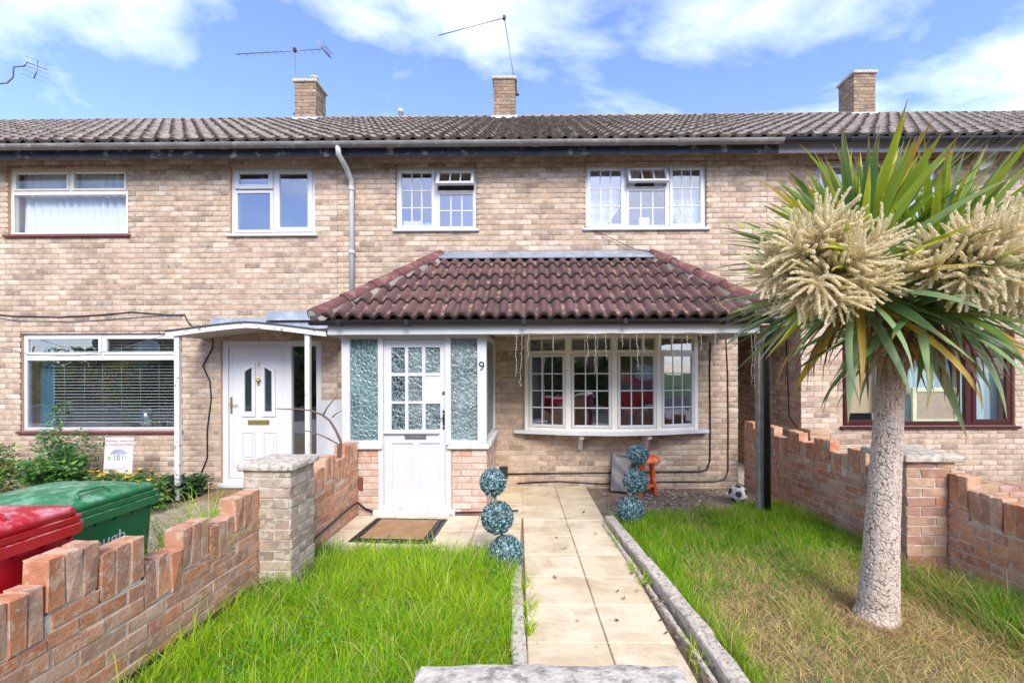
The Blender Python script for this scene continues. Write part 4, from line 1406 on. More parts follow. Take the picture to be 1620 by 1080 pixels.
def slab(corners, z=.0, th=.05):
    m = MB()
    c = Vector((sum(p[0] for p in corners) / 4, sum(p[1] for p in corners) / 4, 0))
    zt = z + rnd.uniform(-.004, .004)
    top = []; bot = []; mid = []
    for p in corners:
        q = Vector((p[0], p[1], 0)); dirc = (q - c)
        q2 = q - dirc.normalized() * .003
        top.append((q2.x - dirc.normalized().x * .008, q2.y - dirc.normalized().y * .008, zt + rnd.uniform(-.002, .002))); mid.append((q2.x, q2.y, zt - .009)); bot.append((q2.x, q2.y, zt - th))
    vs = top + mid + bot
    fs = [(0, 1, 2, 3)] + [(i + 4, (i + 1) % 4 + 4, (i + 1) % 4, i) for i in range(4)] + [(i + 8, (i + 1) % 4 + 8, (i + 1) % 4 + 4, i + 4) for i in range(4)]
    m.add(vs, fs)
    return m.build('paving_slab', M_SLAB, path)


ys = [6.17, 5.66, 5.19, 4.72, 4.25, 3.83, 3.41, 3.0, 2.58, 2.15, 1.72, 1.30]
def px_at(y, k):
    t = (6.17 - y) / 4.0
    return (-.135 + .115 * t, .33 + .135 * t, .765 + .10 * t)[k]
for i in range(len(ys) - 1):
    for k in (0, 1):
        slab([(px_at(ys[i + 1], k), ys[i + 1]), (px_at(ys[i + 1], k + 1), ys[i + 1]), (px_at(ys[i], k + 1), ys[i]), (px_at(ys[i], k), ys[i])])
# slabs in front of the porch door
for j, (ya, yb) in enumerate(((4.41, 4.86), (3.95, 4.405))):
    xs = [-1.97, -1.52, -1.06, -.58, -.105]
    for i in range(4):
        slab([(xs[i], ya), (xs[i + 1], ya), (xs[i + 1], yb), (xs[i], yb)])
# and between porch side and path
for ya, yb in ((5.74, 6.17), (5.30, 5.735), (4.87, 5.295)):
    slab([(-.50, ya), (px_at(ya, 0) + .008, ya), (px_at(yb, 0) + .008, yb), (-.50, yb)])


# concrete edging: each length a block of its own
kerbs = bpy.data.objects.new('lawn_edging', None)
def edging(pts, w, z0, z1, mat):
    for (a, b) in zip(pts[:-1], pts[1:]):
        a = Vector((*a, 0)); b = Vector((*b, 0)); t = (b - a).normalized(); n = Vector((t.y, -t.x, 0))
        ln = (b - a).length; k = max(1, int(round(ln / .90)))
        for i in range(k):
            p = a + t * (ln * i / k + .004); q = a + t * (ln * (i + 1) / k - .004)
            dz = rnd.uniform(-.006, .006); off = n * rnd.uniform(-.006, .006)
            m = MB()
            prof = [(-w / 2, z0), (w / 2, z0), (w / 2, z1 - .010), (w / 2 - .008, z1), (-w / 2 + .008, z1), (-w / 2, z1 - .010)]
            rings = []
            for s in range(7):
                c = p + (q - p) * (s / 6) + off
                rings.append([(c.x + n.x * (o + (rnd.uniform(-.004, .004) if z > z0 else 0)), c.y + n.y * o, z + dz + (rnd.uniform(-.004, .004) if z > z0 else 0)) for o, z in prof])
            m.loft(rings, smooth=False)
            yield m, mat


KERB = None
def kerb_line(name, pts, w, z0, z1, mat):
    root = None
    for m, mt in edging(pts, w, z0, z1, mat):
        if root is None:
            root = m.build(name, mt); struct(root)
        else: m.build('edging_block', mt, root)
    return root


kerb_line('kerb', [(.835, 4.64), (1.02, 2.55), (1.10, 1.1)], .10, -.09, .078, M_CONC)
kerb_line('kerb', [(.765, 4.55), (.925, 2.5), (.99, 1.1)], .035, -.09, .02, M_CONC)
kerb_line('kerb', [(-.145, 3.86), (-.075, 2.45), (-.02, 1.1)], .085, -.09, .045, M_CONC)
struct(sheet('lawn', -1.98, .9, -.17, 3.92, -.032, M_LAWNBASE, 12, 18, .01))
V = [(1.06, .9, -.028), (3.3, .9, -.028), (3.22, 3.9, -.028), (2.98, 5.30, -.028), (.90, 4.72, -.028)]
m = MB(); m.add(V, [(0, 1, 2, 3, 4)]); struct(m.build('lawn', M_LAWNBASE))

# ------------------------------------------------------------------ garden walls of red brick with a notched soldier course
def garden_wall(label, org, u, d, length, zbase, ztops, mat, zcourse, limit=300, thick=.1025, back=True, soldier=.215, mat2=None):
    """ztops: list of (a0, a1, top height) for the soldier course; coursed brick below it"""
    o = Vector(org); u = Vector(u).normalized(); d = Vector(d).normalized()
    w = thing('garden_wall', label, 'wall', (o + u * length / 2 + d * thick / 2).to_tuple(), 'garden walls of red brick')
    m = MB()
    # mortar core follows the steps
    prev = None
    for (a0, a1, zt) in ztops:
        for (ins, za, zb) in ((0.0, zbase - .1, zt - soldier - .010), (.016, zt - soldier - .012, zt - .010)):
            p0, p1 = o + u * (a0 + ins + (.012 if a0 < .001 else 0)), o + u * (min(a1, length) - ins - (.012 if a1 >= length - .001 else 0))
            q = [p0 + d * .003, p1 + d * .003, p1 + d * (thick - .003), p0 + d * (thick - .003)]
            m.prism([(v.x, v.y, za) for v in q], (0, 0, zb - za))
    core = m.build('mortar', M_MORTAR_W, w)
    b = Bricks(rough=True)
    top = lambda a: next((zt - soldier - .004 for a0, a1, zt in ztops if a0 <= a <= a1), ztops[-1][2] - soldier)
    zmax = max(z for _, _, z in ztops) - soldier
    holes = [(a0, a1, zt - soldier - .012, 9.0) for a0, a1, zt in ztops]
    b.courses(o, u, d, length, zbase, zmax + .07, holes, depth=thick / 2 - .002 if back else thick, phase=.03)
    if back:
        b.courses(o + u * length + d * thick, -u, -d, length, zbase, zmax + .07, [(length - a1, length - a0, zz, 9.0) for a0, a1, zz, _ in holes], depth=thick / 2 - .002, phase=.09)
    up = Vector((0, 0, 1))
    for (a0, a1, zt) in ztops:
        n = max(1, int(round((min(a1, length) - a0) / .075)))
        for i in range(n):
            a = a0 + (i + .5) * (min(a1, length) - a0) / n
            wd = (min(a1, length) - a0) / n - .009
            h = soldier + rnd.uniform(-.004, .008)
            c = o + u * a + d * (thick / 2 + rnd.uniform(-.004, .004)) + up * (zt - h / 2 + rnd.uniform(-.006, .006))
            # brick on end: its length runs up
            b.put(c, up, d, -u, h / BL, (thick + .006) / BD, wd / BH)
    b.finish(core, mat, limit)
    return w


def pier(label, cx, cy, w, z0, zt, cap_w, mat, th=.06, extra=None, group='brick gate piers with concrete caps'):
    t = thing('brick_pier', label, 'pier', (cx, cy, 0), group)
    m = MB(); m.box(cx - w / 2 + .004, cy - w / 2 + .004, z0 - .1, cx + w / 2 - .004, cy + w / 2 - .004, zt)
    core = m.build('mortar', M_MORTAR_W, t)
    b = Bricks(rough=True)
    h = w / 2
    for (org, u, d, ph) in (((cx - h, cy - h, 0), (1, 0, 0), (0, 1, 0), .0), ((cx + h, cy - h, 0), (0, 1, 0), (-1, 0, 0), .11),
                            ((cx + h, cy + h, 0), (-1, 0, 0), (0, -1, 0), .0), ((cx - h, cy + h, 0), (0, -1, 0), (1, 0, 0), .11)):
        b.courses(org, u, d, w, z0, zt, depth=.06, phase=ph, proud=.003)
    b.finish(core, mat, 200)
    m = MB()
    # cast slab with rounded, worn edges and a slight fall
    c = cap_w / 2; n = 9
    rings = []
    for (z, ins) in ((zt + .002, .012), (zt + .012, .0), (zt + th * .62, .0), (zt + th * .9, .010), (zt + th, .030)):
        ring = []
        for k in range(4):
            sx, sy = ((-1, -1), (1, -1), (1, 1), (-1, 1))[k]; nx, ny = ((1, -1), (1, 1), (-1, 1), (-1, -1))[k]
            for i in range(n):
                s = i / n
                x = sx + (nx - sx) * s; y = sy + (ny - sy) * s
                j = rnd.uniform(-.004, .003)
                ring.append((cx + x * (c - ins + j), cy + y * (c - ins + j), z + rnd.uniform(-.002, .002)))
        rings.append(ring)
    rings.append([(cx + (p[0] - cx) * .5, cy + (p[1] - cy) * .5, zt + th + .009 + rnd.uniform(-.001, .001)) for p in rings[-1]])
    m.loft(rings, smooth=False)
    m.build('cap', M_CONC, t)
    return t


XL = -1.98
# left boundary, street side of its pier (z tops measured along the depth)
lt = [(-.02, .20, .80), (.20, .425, .70), (.425, .645, .72), (.645, .845, .75), (.845, 1.066, .84), (1.066, 1.295, .775), (1.295, 1.535, .625), (1.535, 1.744, .724), (1.744, 1.967, .655), (1.967, 2.228, .765)]
garden_wall('crumbling red brick wall in front of the two wheelie bins', (XL, .90, 0), (0, 1, 0), (-1, 0, 0), 2.228, -.05, [(max(a, 0), b, z) for a, b, z in lt], M_RED, None)
pier('pale weathered brick pier with a lichened cap beside the long grass', -1.92, 3.30, .34, -.05, .895, .405, M_PALE)
lt2 = [(0, .22, .80), (.22, .44, .66), (.44, .66, .71), (.66, .88, .78), (.88, 1.10, .72), (1.10, 1.46, .835)]
garden_wall('red brick wall running from the lichened pier to the porch', (XL, 3.472, 0), (0, 1, 0), (-1, 0, 0), 1.46, -.05, lt2, M_RED, None)

# right boundary
pier('orange and purple brick pier with a pale cap behind the palm trunk', 3.125, 3.60, .37, -.05, .895, .46, M_MIXED)
wa, wb = Vector((3.03, F - .01, 0)), Vector((3.24, 3.845, 0))
ln = (wb - wa).length; uu = (wb - wa).normalized(); dd = Vector((-uu.y, uu.x, 0))
rt = []
a = 0; hi = [.91, .83, .905, .80, .895, .80, .875, .765, .84, .72, .80]
for k, z in enumerate(hi):
    rt.append((a, min(a + .225, ln), z)); a += .225
    if a >= ln: break
garden_wall('long red brick wall from the passage to the pier behind the palm', (wa.x, wa.y, 0), uu, dd, ln, -.05, rt, M_RED, None)
wa, wb = Vector((3.25, 3.405, 0)), Vector((3.33, .9, 0))
ln = (wb - wa).length; uu = (wb - wa).normalized(); dd = Vector((-uu.y, uu.x, 0))
rt = [(0, .15, .81), (.15, .38, .715), (.38, .60, .705), (.60, .83, .745), (.83, 1.05, .69), (1.05, 1.28, .75), (1.28, 1.5, .69), (1.5, 1.72, .75), (1.72, 1.95, .69), (1.95, 2.18, .75), (2.18, ln, .7)]
garden_wall('red brick wall on the street side of the orange brick pier', (wa.x, wa.y, 0), uu, dd, ln, -.05, rt, M_RED, None)

# front boundary: gate pier under the camera and its wall
pier('speckled concrete capped pier at the near end of the path', .035, .575, .42, -.05, .985, .51, M_RED, th=.068)
garden_wall('low red brick front wall between pavement and left lawn', (-1.98, .50, 0), (1, 0, 0), (0, 1, 0), 1.78, -.05, [(0, 1.78, .55)], M_RED, None)
garden_wall('low red brick front wall between pavement and palm lawn', (1.15, .50, 0), (1, 0, 0), (0, 1, 0), 2.1, -.05, [(0, 2.1, .55)], M_RED, None)

# neighbour's planting bed: low wall with brick-on-edge top, and a stub of brickwork in the corner
def low_wall(label, org, u, d, ln, ht, name='planter_wall', mat=None):
    o = Vector(org); u = Vector(u); d = Vector(d)
    w = thing(name, label, 'wall', org)
    m = MB(); p = o + d * .006; q = o + u * ln + d * .006; r = o + u * ln + d * .209; s = o + d * .209
    m.prism([(v.x, v.y, -.15) for v in (p, q, r, s)], (0, 0, ht - .01 + .15)); core = m.build('mortar', M_MORTAR, w)
    b = Bricks(True)
    b.courses(o, u, d, ln, -.05, ht - .072, depth=.09)
    b.courses(o + u * ln + d * .215, -u, -d, ln, -.05, ht - .072, depth=.09)
    up = Vector((0, 0, 1)); n = int(ln / .225)
    for i in range(n):
        for k in (0, 1):
            b.put(o + u * (.1125 + i * .225) + d * (.052 + k * .111) + up * (ht - .032 + rnd.uniform(-.004, .004)), u, d, up)
    b.finish(core, mat or M_CHIM, 80)
    return w


low_wall('low brown brick edge of the planting bed under the maroon window', (4.4, 4.95, 0), (1, 0, 0), (0, 1, 0), 3.6, .30, mat=M_MIXED)
low_wall('broken stub of brickwork beside the passage corner', (3.56, 5.55, 0), (1, 0, 0), (0, 1, 0), .24, .86, 'brick_stub', M_MIXED)

# ------------------------------------------------------------------ block paved drive of number 7
drive = struct(sheet('drive', -4.35, 3.2, -2.20, 5.70, -.043, simple('drive_bed', (.14, .12, .085), .95, .25, 30, .004, 80, dirt=(.08, .11, .03), dirt_amt=.7)))
M_BLOCK = brick_mat('paving_block', [(0, (.30, .235, .19)), (.4, (.38, .29, .235)), (.7, (.27, .215, .18)), (1, (.36, .26, .20))], (.18, .15, .11), (.42, .36, .29), .5, .3)
b = Bricks(True)
for j in range(24):
    for i in range(11):
        x = -4.33 + i * .205 + (.10 if j % 2 else 0); yy = 3.26 + j * .104
        if x > -2.3: continue
        b.put(Vector((x + .1, yy, -.035 + rnd.uniform(-.004, .004))), Vector((1, 0, 0)), Vector((0, 0, -1)), Vector((0, 1, 0)), .195 / BL, .05 / BD, .095 / BH)
b.finish(drive, M_BLOCK, 290, 'paving_block', 'paving_blocks')

# ------------------------------------------------------------------ doormats
def m_coir(name, a, b):
    t = NT(name); p = t.pos()
    c = t.ramp(t.noise(7, 6, .7, p), [(.3, a), (.7, b)])
    n = t.noise(260, 2, .7, p)
    c = t.mix(t.math('MULTIPLY', n, .5), c, t.mix(.5, c, (.1, .05, .02)))
    return t.done(t.bsdf(c, .95, t.bump(n, .006, 1), spec=.1))


M_COIR = m_coir('coir', (.36, .20, .10), (.50, .30, .165))
mt = thing('doormat', 'coir doormat with a black pebbled rubber border at door 9', 'doormat', (-1.33, 4.41, 0))
Mx = Matrix.Translation((-1.33, 4.41, .0)) @ Matrix.Rotation(R(-3), 4, 'Z')
m = MB(); m.box(-.40, -.335, .001, .40, .335, .012, 0, Mx, .004); m.build('rubber_backing', M_BLACK, mt)
m = MB(); m.box(-.31, -.265, .012, .31, .265, .024, 0, Mx, .005); m.build('coir_pile', M_COIR, mt)
m = MB()
for sgn in (-1, 1):
    for k in range(22):
        m.lathe([(.0, .0), (.014, .003), (.012, .009), (.0, .012)], Mx @ Vector((sgn * .355 + rnd.uniform(-.012, .012), -.30 + k * .0285, .010)), 7)
    for k in range(22):
        m.lathe([(.0, .0), (.013, .003), (.011, .008), (.0, .011)], Mx @ Vector((-.30 + k * .0285, sgn * .30 + rnd.uniform(-.008, .008), .010)), 7)
m.build('pebble_studs', M_IRON, mt)['kind'] = 'stuff'
m = MB(); m.box(-4.32, 5.46, -.012, -3.55, 5.98, .008, 0, None, .005)
tag(m.build('doormat', m_coir('coir_brown', (.22, .13, .075), (.32, .19, .12))), 'plain brown doormat on the blocks outside door 7', 'doormat')

# ------------------------------------------------------------------ wheelie bins
def m_bin(name, c, pale):
    t = NT(name); p = t.pos()
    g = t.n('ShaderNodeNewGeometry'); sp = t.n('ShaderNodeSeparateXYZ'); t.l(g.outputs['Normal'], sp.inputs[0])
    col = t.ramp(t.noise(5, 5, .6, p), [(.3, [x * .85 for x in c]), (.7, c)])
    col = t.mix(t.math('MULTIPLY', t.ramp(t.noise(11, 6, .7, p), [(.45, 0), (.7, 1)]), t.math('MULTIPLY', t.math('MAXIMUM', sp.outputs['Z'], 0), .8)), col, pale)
    return t.done(t.bsdf(col, .38, t.bump(t.noise(70, 3, .6, p), .001, .6), spec=.45))


def wheelie_bin(label, x_front, y0, w, dpt, h, mat, z0=-.04):
    """front faces +X; w along Y, dpt along X"""
    cx, cy = x_front - dpt / 2, y0 + w / 2
    t = thing('wheelie_bin', label, 'wheelie bin', (cx, cy, z0), 'wheelie bins behind the wall')
    def ring(z, a, b, r=.05, n=5, ox=0.0):
        out = []
        for (sx, sy, st) in ((1, -1, -90), (1, 1, 0), (-1, 1, 90), (-1, -1, 180)):
            for i in range(n):
                an = R(st + 90 * i / (n - 1))
                out.append((cx + ox + sx * (a - r) + r * math.cos(an), cy + sy * (b - r) + r * math.sin(an), z))
        return out
    A, B = dpt / 2, w / 2
    hb = h - .10
    m = MB()
    m.loft([ring(z0 + .02, A * .74, B * .80, .04, ox=.02), ring(z0 + .10, A * .77, B * .82, .04, ox=.02), ring(z0 + hb * .55, A * .86, B * .89), ring(z0 + hb * .93, A * .92, B * .94), ring(z0 + hb, A * .93, B * .95)])
    for sy in (-1, 1):       # moulded ribs on the front
        m.prism([(x_front - dpt * .055, cy + sy * B * .80, z0 + hb), (x_front - dpt * .13, cy + sy * B * .74, z0 + hb * .45), (x_front - dpt * .145, cy + sy * B * .70, z0 + hb * .45), (x_front - dpt * .07, cy + sy * B * .72, z0 + hb)], (.012, 0, 0))
    m.build('body', mat, t)
    m = MB()
    zr = z0 + hb
    m.loft([ring(zr - .045, A * .95, B * .965), ring(zr - .045, A, B), ring(zr + .000, A + .004, B + .004), ring(zr + .004, A - .012, B - .012), ring(zr + .010, A - .004, B - .004), ring(zr + .035, A, B), ring(zr + .037, A * .9, B * .9)], smooth=False)
    for k in range(5):
        yy = cy - B * .75 + k * B * 1.5 / 4
        m.prism([(x_front - .004, yy, zr - .046), (x_front - .05, yy, zr - .046), (x_front - .05, yy, zr - .10)], (0, .008, 0))
    m.build('rim', mat, t)
    m = MB()
    zl = zr + .038
    lid = [ring(zl, A * .97, B * .95, .06), ring(zl + .028, A * .97, B * .95, .06), ring(zl + .040, A * .94, B * .92, .06), ring(zl + .052, A * .80, B * .74, .08), ring(zl + .068, A * .66, B * .60, .08), ring(zl + .078, A * .34, B * .34, .05)]
    m.loft(lid)
    m.build('lid', mat, t)
    m = MB()
    m.tube([(x_front - .055, cy - B * .52, zl + .03), (x_front - .075, cy - B * .52, zl + .075), (x_front - .085, cy - B * .45, zl + .085), (x_front - .085, cy - B * .02, zl + .085), (x_front - .075, cy + B * .04, zl + .075), (x_front - .055, cy + B * .04, zl + .03)], .008, 8)
    m.build('lid_handle', mat, t)
    for sy in (-1, 1):
        m = MB(); m.lathe([(.0, -.02), (.016, -.02), (.016, .02), (.0, .02)], (cx - A * .2, cy + sy * B * .93, zl + .02), 10, M=Matrix.Rotation(R(90), 4, 'X')); m.box(cx - A * .25, cy + sy * B * .93 - .02, zr + .02, cx - A * .15, cy + sy * B * .93 + .02, zl + .03, 0, None, .005)
        m.build('hinge_lug', mat, t)
    m = MB(); m.tube([(cx - A - .03, cy - B * .8, zr + .03), (cx - A - .03, cy + B * .8, zr + .03)], .014, 8); m.build('grab_bar', mat, t)
    for sy in (-1, 1):
        m = MB(); m.lathe([(.0, -.022), (.06, -.022), (.095, -.02), (.10, 0), (.095, .02), (.06, .022), (.0, .022)], (cx - A * .72, cy + sy * (B * .80), z0 + .10), 18, M=Matrix.Rotation(R(90), 4, 'X')); m.build('wheel', M_BLACK, t)
    return t


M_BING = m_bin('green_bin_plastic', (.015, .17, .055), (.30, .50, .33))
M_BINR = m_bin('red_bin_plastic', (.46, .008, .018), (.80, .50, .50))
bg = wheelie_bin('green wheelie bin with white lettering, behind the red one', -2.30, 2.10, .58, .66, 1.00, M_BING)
m = None
ft = font('lettering', 'Slough', .098, M_UPVC, bg, Matrix.Translation((-2.327, 2.335, .690)) @ Matrix.Rotation(R(4.0), 4, 'Y') @ Matrix.Rotation(R(90), 4, 'Z') @ Matrix.Rotation(R(90), 4, 'X'), .001)
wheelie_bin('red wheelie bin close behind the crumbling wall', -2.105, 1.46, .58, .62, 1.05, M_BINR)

# ------------------------------------------------------------------ estate sign among the flowers
sg = thing('sign_board', 'white double glazing sign with an oval conservatory picture among flowers', 'sign', (-5.42, 5.62, 0))
sx0, sx1, sy = -5.595, -5.215, 5.60
zt_, zb_ = .775, .18
tilt = Matrix.Translation((0, sy, .2)) @ Matrix.Rotation(R(-4), 4, 'X') @ Matrix.Translation((0, -sy, -.2))
m = MB(); m.box(sx0, sy, zb_, sx1, sy + .006, zt_, 0, tilt, .001); m.build('board', M_UPVC, sg)
m = MB(); m.box((sx0 + sx1) / 2 - .012, sy + .008, -.1, (sx0 + sx1) / 2 + .012, sy + .030, .70, 0, tilt); m.build('stake', M_TIMBER, sg)
M_SRED = simple('sign_red', (.42, .05, .06), .5, .05); M_SGREY = simple('sign_grey', (.30, .31, .36), .5, .2, 30); M_SPINK = simple('sign_pink', (.62, .36, .34), .5, .05)
M_SGREEN = simple('sign_green', (.25, .42, .12), .5, .2, 30); M_SPALE = simple('sign_pale_picture', (.62, .64, .68), .5, .12, 24)
cxs = (sx0 + sx1) / 2
P = lambda z: tilt @ Matrix.Translation((cxs, sy - .0015, z)) @ FACE
font('lettering', 'KEMPWELL WINDOWS', .040, M_SRED, sg, P(.728), .0005)
font('lettering', '& CONSERVATORIES', .040, M_SRED, sg, P(.680), .0005)
font('lettering', '01753 647755', .046, M_SPINK, sg, P(.372), .0005)
def oval(cx_, cz, rx, rz, y, mi, n=28, cut=None):
    m = MB(); m.prism([tilt @ Vector((cx_ + rx * math.cos(2 * math.pi * i / n), y, cz + rz * math.sin(2 * math.pi * i / n))) for i in range(n)], tilt.to_3x3() @ Vector((0, .001, 0)))
    return m.build('picture', mi, sg)
oval(cxs, .53, .155, .115, sy - .0015, M_SPALE)
m = MB()
for (a, b_, c, d) in ((-.10, .10, .555, .56), (-.10, -.094, .47, .555), (.094, .10, .47, .555), (-.06, -.04, .475, .55), (-.022, .0, .475, .55), (.004, .028, .475, .55), (.05, .066, .475, .55)):
    m.box(cxs + a, sy - .0035, c, cxs + b_, sy - .002, d, 0, tilt)
m.prism([tilt @ Vector((cxs - .12, sy - .0035, .565)), tilt @ Vector((cxs + .12, sy - .0035, .565)), tilt @ Vector((cxs + .05, sy - .0035, .625)), tilt @ Vector((cxs - .05, sy - .0035, .625))], (0, .001, 0))
m.build('conservatory_print', M_SGREY, sg)
m = MB(); m.box(cxs - .140, sy - .003, .485, cxs - .106, sy - .0018, .535, 0, tilt); m.build('lawn_print', M_SGREEN, sg)
m = MB()
for k in range(4):
    m.box(cxs - .15, sy - .002, .318 - k * .03, cxs + .15 - .03 * (k % 2), sy - .0005, .324 - k * .03, 0, tilt)
m.build('small_print', M_SGREY, sg)

# ------------------------------------------------------------------ things by the walls
tag((lambda m: (m.box(-3.02, 6.13, .0, -2.62, 6.148, 1.225, 0, Matrix.Translation((0, 0, 0)), .003), m.build('white_board', M_WHITE))[1])(MB()), 'plain white board propped between door 7 and the porch', 'board')

# grey metal sheet leaning under the bow window
V = []; Fc = []
nx, nz = 14, 16
for k in range(nz + 1):
    for i in range(nx + 1):
        s, t_ = i / nx, k / nz
        x = 1.10 + .37 * s + .045 * t_ - .02 * (1 - t_) * (s < .2); z = .0 + .50 * t_ - .10 * s * (t_ > .9); yv = 5.90 + .22 * t_ - .05 * math.sin(s * 3.1) * (1 - t_ * .4) + .014 * math.sin(9 * s + 5 * t_) * math.sin(7 * t_ + 2)
        V.append((x, yv, z))
n0 = len(V)
V += [(x, y + .012, z) for x, y, z in V]
for k in range(nz):
    for i in range(nx):
        a = k * (nx + 1) + i
        Fc.append((a, a + 1, a + nx + 2, a + nx + 1)); Fc.append((n0 + a + nx + 1, n0 + a + nx + 2, n0 + a + 1, n0 + a))
ms = np_mesh('metal_sheet', V, Fc, simple('dull_zinc', (.12, .115, .115), .5, .25, 5, .002, 20, metal=.35, dirt=(.14, .12, .115), dirt_amt=.7, dirt_pos=(.46, .62), dirt_scale=5), None, True)
tag(ms, 'dented grey metal sheet leaning on the wall below the bow window', 'metal sheet')

# orange plastic stool
M_ORANGE = simple('orange_plastic', (.72, .115, .025), .4, .1, 8, dirt=(.80, .62, .55), dirt_amt=.6, dirt_pos=(.55, .66), dirt_scale=9)
st = thing('plastic_stool', 'scuffed orange plastic stool behind a topiary under the bow window', 'stool', (1.56, 5.86, -.04))
m = MB(); m.lathe([(.0, .40), (.155, .40), (.175, .405), (.172, .43), (.155, .465), (.12, .485), (.0, .49)], (1.56, 5.86, 0), 24); m.build('seat', M_ORANGE, st)
for a in (35, 145, 215, 325):
    c, s = math.cos(R(a)), math.sin(R(a))
    m = MB(); m.prism([(1.56 + c * .075 - s * .03, 5.86 + s * .075 + c * .03, .40), (1.56 + c * .075 + s * .03, 5.86 + s * .075 - c * .03, .40), (1.56 + c * .12 + s * .035, 5.86 + s * .12 - c * .035, -.04), (1.56 + c * .12 - s * .035, 5.86 + s * .12 + c * .035, -.04)], (c * .014, s * .014, .001))
    m.build('leg', M_ORANGE, st)
m = MB(); m.lathe([(.105, .08), (.118, .08), (.118, .105), (.105, .105)], (1.56, 5.86, 0), 20); m.build('stretcher', M_ORANGE, st)

# football: truncated icosahedron panels
def football(c, r):
    bm = bmesh.new(); bmesh.ops.create_icosphere(bm, subdivisions=1, radius=1.0)
    dirs = [v.co.normalized() for v in bm.verts]; bm.free()
    phi = (1 + 5 ** .5) / 2
    ico = [Vector(p).normalized() for p in ((0, 1, phi), (0, -1, phi), (0, 1, -phi), (0, -1, -phi), (1, phi, 0), (-1, phi, 0), (1, -phi, 0), (-1, -phi, 0), (phi, 0, 1), (phi, 0, -1), (-phi, 0, 1), (-phi, 0, -1))]
    bm = bmesh.new(); bmesh.ops.create_icosphere(bm, subdivisions=5, radius=1.0)
    rot = Euler((.4, .9, .3)).to_matrix()
    V = []; mi = []
    for v in bm.verts:
        V.append(c + rot @ (v.co.normalized() * r))
    bm.verts.index_update()
    Fc = [tuple(v.index for v in f.verts) for f in bm.faces]
    for f in bm.faces:
        q = f.calc_center_median().normalized()
        d = sorted((q.dot(k) for k in ico), reverse=True)
        mi.append(1 if d[0] > math.cos(R(20)) else 0)
    bm.free()
    o = np_mesh('football', V, Fc, [simple('ball_white', (.72, .70, .66), .5, .08, 18, dirt=(.30, .22, .13), dirt_amt=.6, dirt_scale=16), simple('ball_black', (.05, .04, .035), .5, .3, 40)], None, True, mi=mi)
    return tag(o, 'scuffed white football with dark patches in the corner by the wall', 'football')
football(Vector((2.60, 5.48, .07)), .112)

# rubble and litter on the bare soil
V = []; Fc = []; off = 0
q = random.Random(3)
for k in range(420):
    x, yv = q.uniform(.95, 2.95), q.uniform(4.85, 6.1)
    s = q.uniform(.006, .028) * (1.5 if q.random() < .06 else 1)
    M = Matrix.Translation((x, yv, -.045 + s * .3)) @ Euler((q.uniform(-.4, .4), q.uniform(-.4, .4), q.uniform(0, 6.3))).to_matrix().to_4x4()
    vs, fs = cbox_geo(-s, -s * q.uniform(.5, 1), -s * .45, s, s * q.uniform(.5, 1), s * .45, s * .25)
    V.extend([M @ Vector(p) for p in vs]); Fc.extend([tuple(i + off for i in f) for f in fs]); off += len(vs)
m = MB(); m.add(V, Fc)
M_RUB = brick_mat('rubble', [(0, (.40, .33, .26)), (.3, (.22, .16, .12)), (.6, (.52, .46, .38)), (1, (.30, .20, .15))], (.2, .15, .1), (.6, .55, .48))
tag(m.build('rubble', M_RUB), 'scattered stones and rubble on the bare soil', 'rubble', kind='stuff')

# ------------------------------------------------------------------ cables
cable_obj('wall_cable', 'black cable looping down the wall just right of the bow window', [(2.50, F - .01, 2.10), (2.56, F - .01, 2.06), (2.545, F - .012, 1.6), (2.55, F - .012, 1.0), (2.545, F - .012, .35), (2.50, F - .012, .22), (2.40, F - .012, .19), (1.6, F - .012, .185), (.4, F - .012, .17), (-.34, F - .012, .16)], .011, M_BLACK)
cable_obj('wall_cable', 'black cable dropping down the wall beside the passage', [(2.62, F - .01, 2.08), (2.78, F - .01, 2.08), (2.80, F - .012, 1.6), (2.805, F - .012, .9), (2.80, F - .012, .20), (2.75, F - .012, .08), (2.6, F - .012, .045), (1.7, F - .012, .045), (1.0, F - .012, .02), (.4, F - .012, .055), (-.2, F - .012, .03)], .009, M_BLACK)
cable_obj('wall_cable', 'black cable wandering down the bricks left of door 7', [(-4.70, F - .01, 2.10), (-4.56, F - .03, 2.14), (-4.58, F - .012, 1.98), (-4.72, F - .012, 1.72), (-4.62, F - .012, 1.50), (-4.60, F - .012, 1.25), (-4.66, F - .012, .80), (-4.66, F - .012, .40), (-4.78, F - .012, .10), (-4.8, F - .012, -.03)], .009, M_BLACK)
cable_obj('wall_cable', 'black cable pinned along the bricks above the blind window', [(-8.2, F - .012, 2.53), (-7.5, F - .012, 2.45), (-6.8, F - .012, 2.43), (-6.2, F - .012, 2.46), (-5.75, F - .012, 2.50), (-5.2, F - .012, 2.455), (-4.98, F - .012, 2.45), (-4.93, F - .03, 2.36), (-4.87, F - .03, 2.30)], .008, M_BLACK)
cable_obj('wall_cable', 'thin grey cable running beneath the black one above the blind', [(-8.3, F - .012, 2.52), (-7.4, F - .012, 2.38), (-6.6, F - .012, 2.36), (-5.9, F - .012, 2.41), (-5.1, F - .012, 2.46), (-4.98, F - .012, 2.47)], .005, M_METAL)
cable_obj('sagging_wire', 'thin wire sagging in front of the blind window', [(-8.1, 5.7, 2.25), (-7.3, 5.72, 2.02), (-6.7, 5.74, 1.87), (-6.1, 5.74, 1.845), (-5.5, 5.72, 1.93), (-5.0, 5.7, 2.08), (-4.72, 5.65, 2.13)], .004, M_METAL)
cable_obj('wall_cable', 'thin black wire from the lattice window down to the porch roof', [(.77, F - .01, 3.69), (1.05, F - .03, 3.56), (1.45, F - .05, 3.36), (1.78, F - .09, 3.28), (2.05, F - .25, 3.12)], .005, M_BLACK)
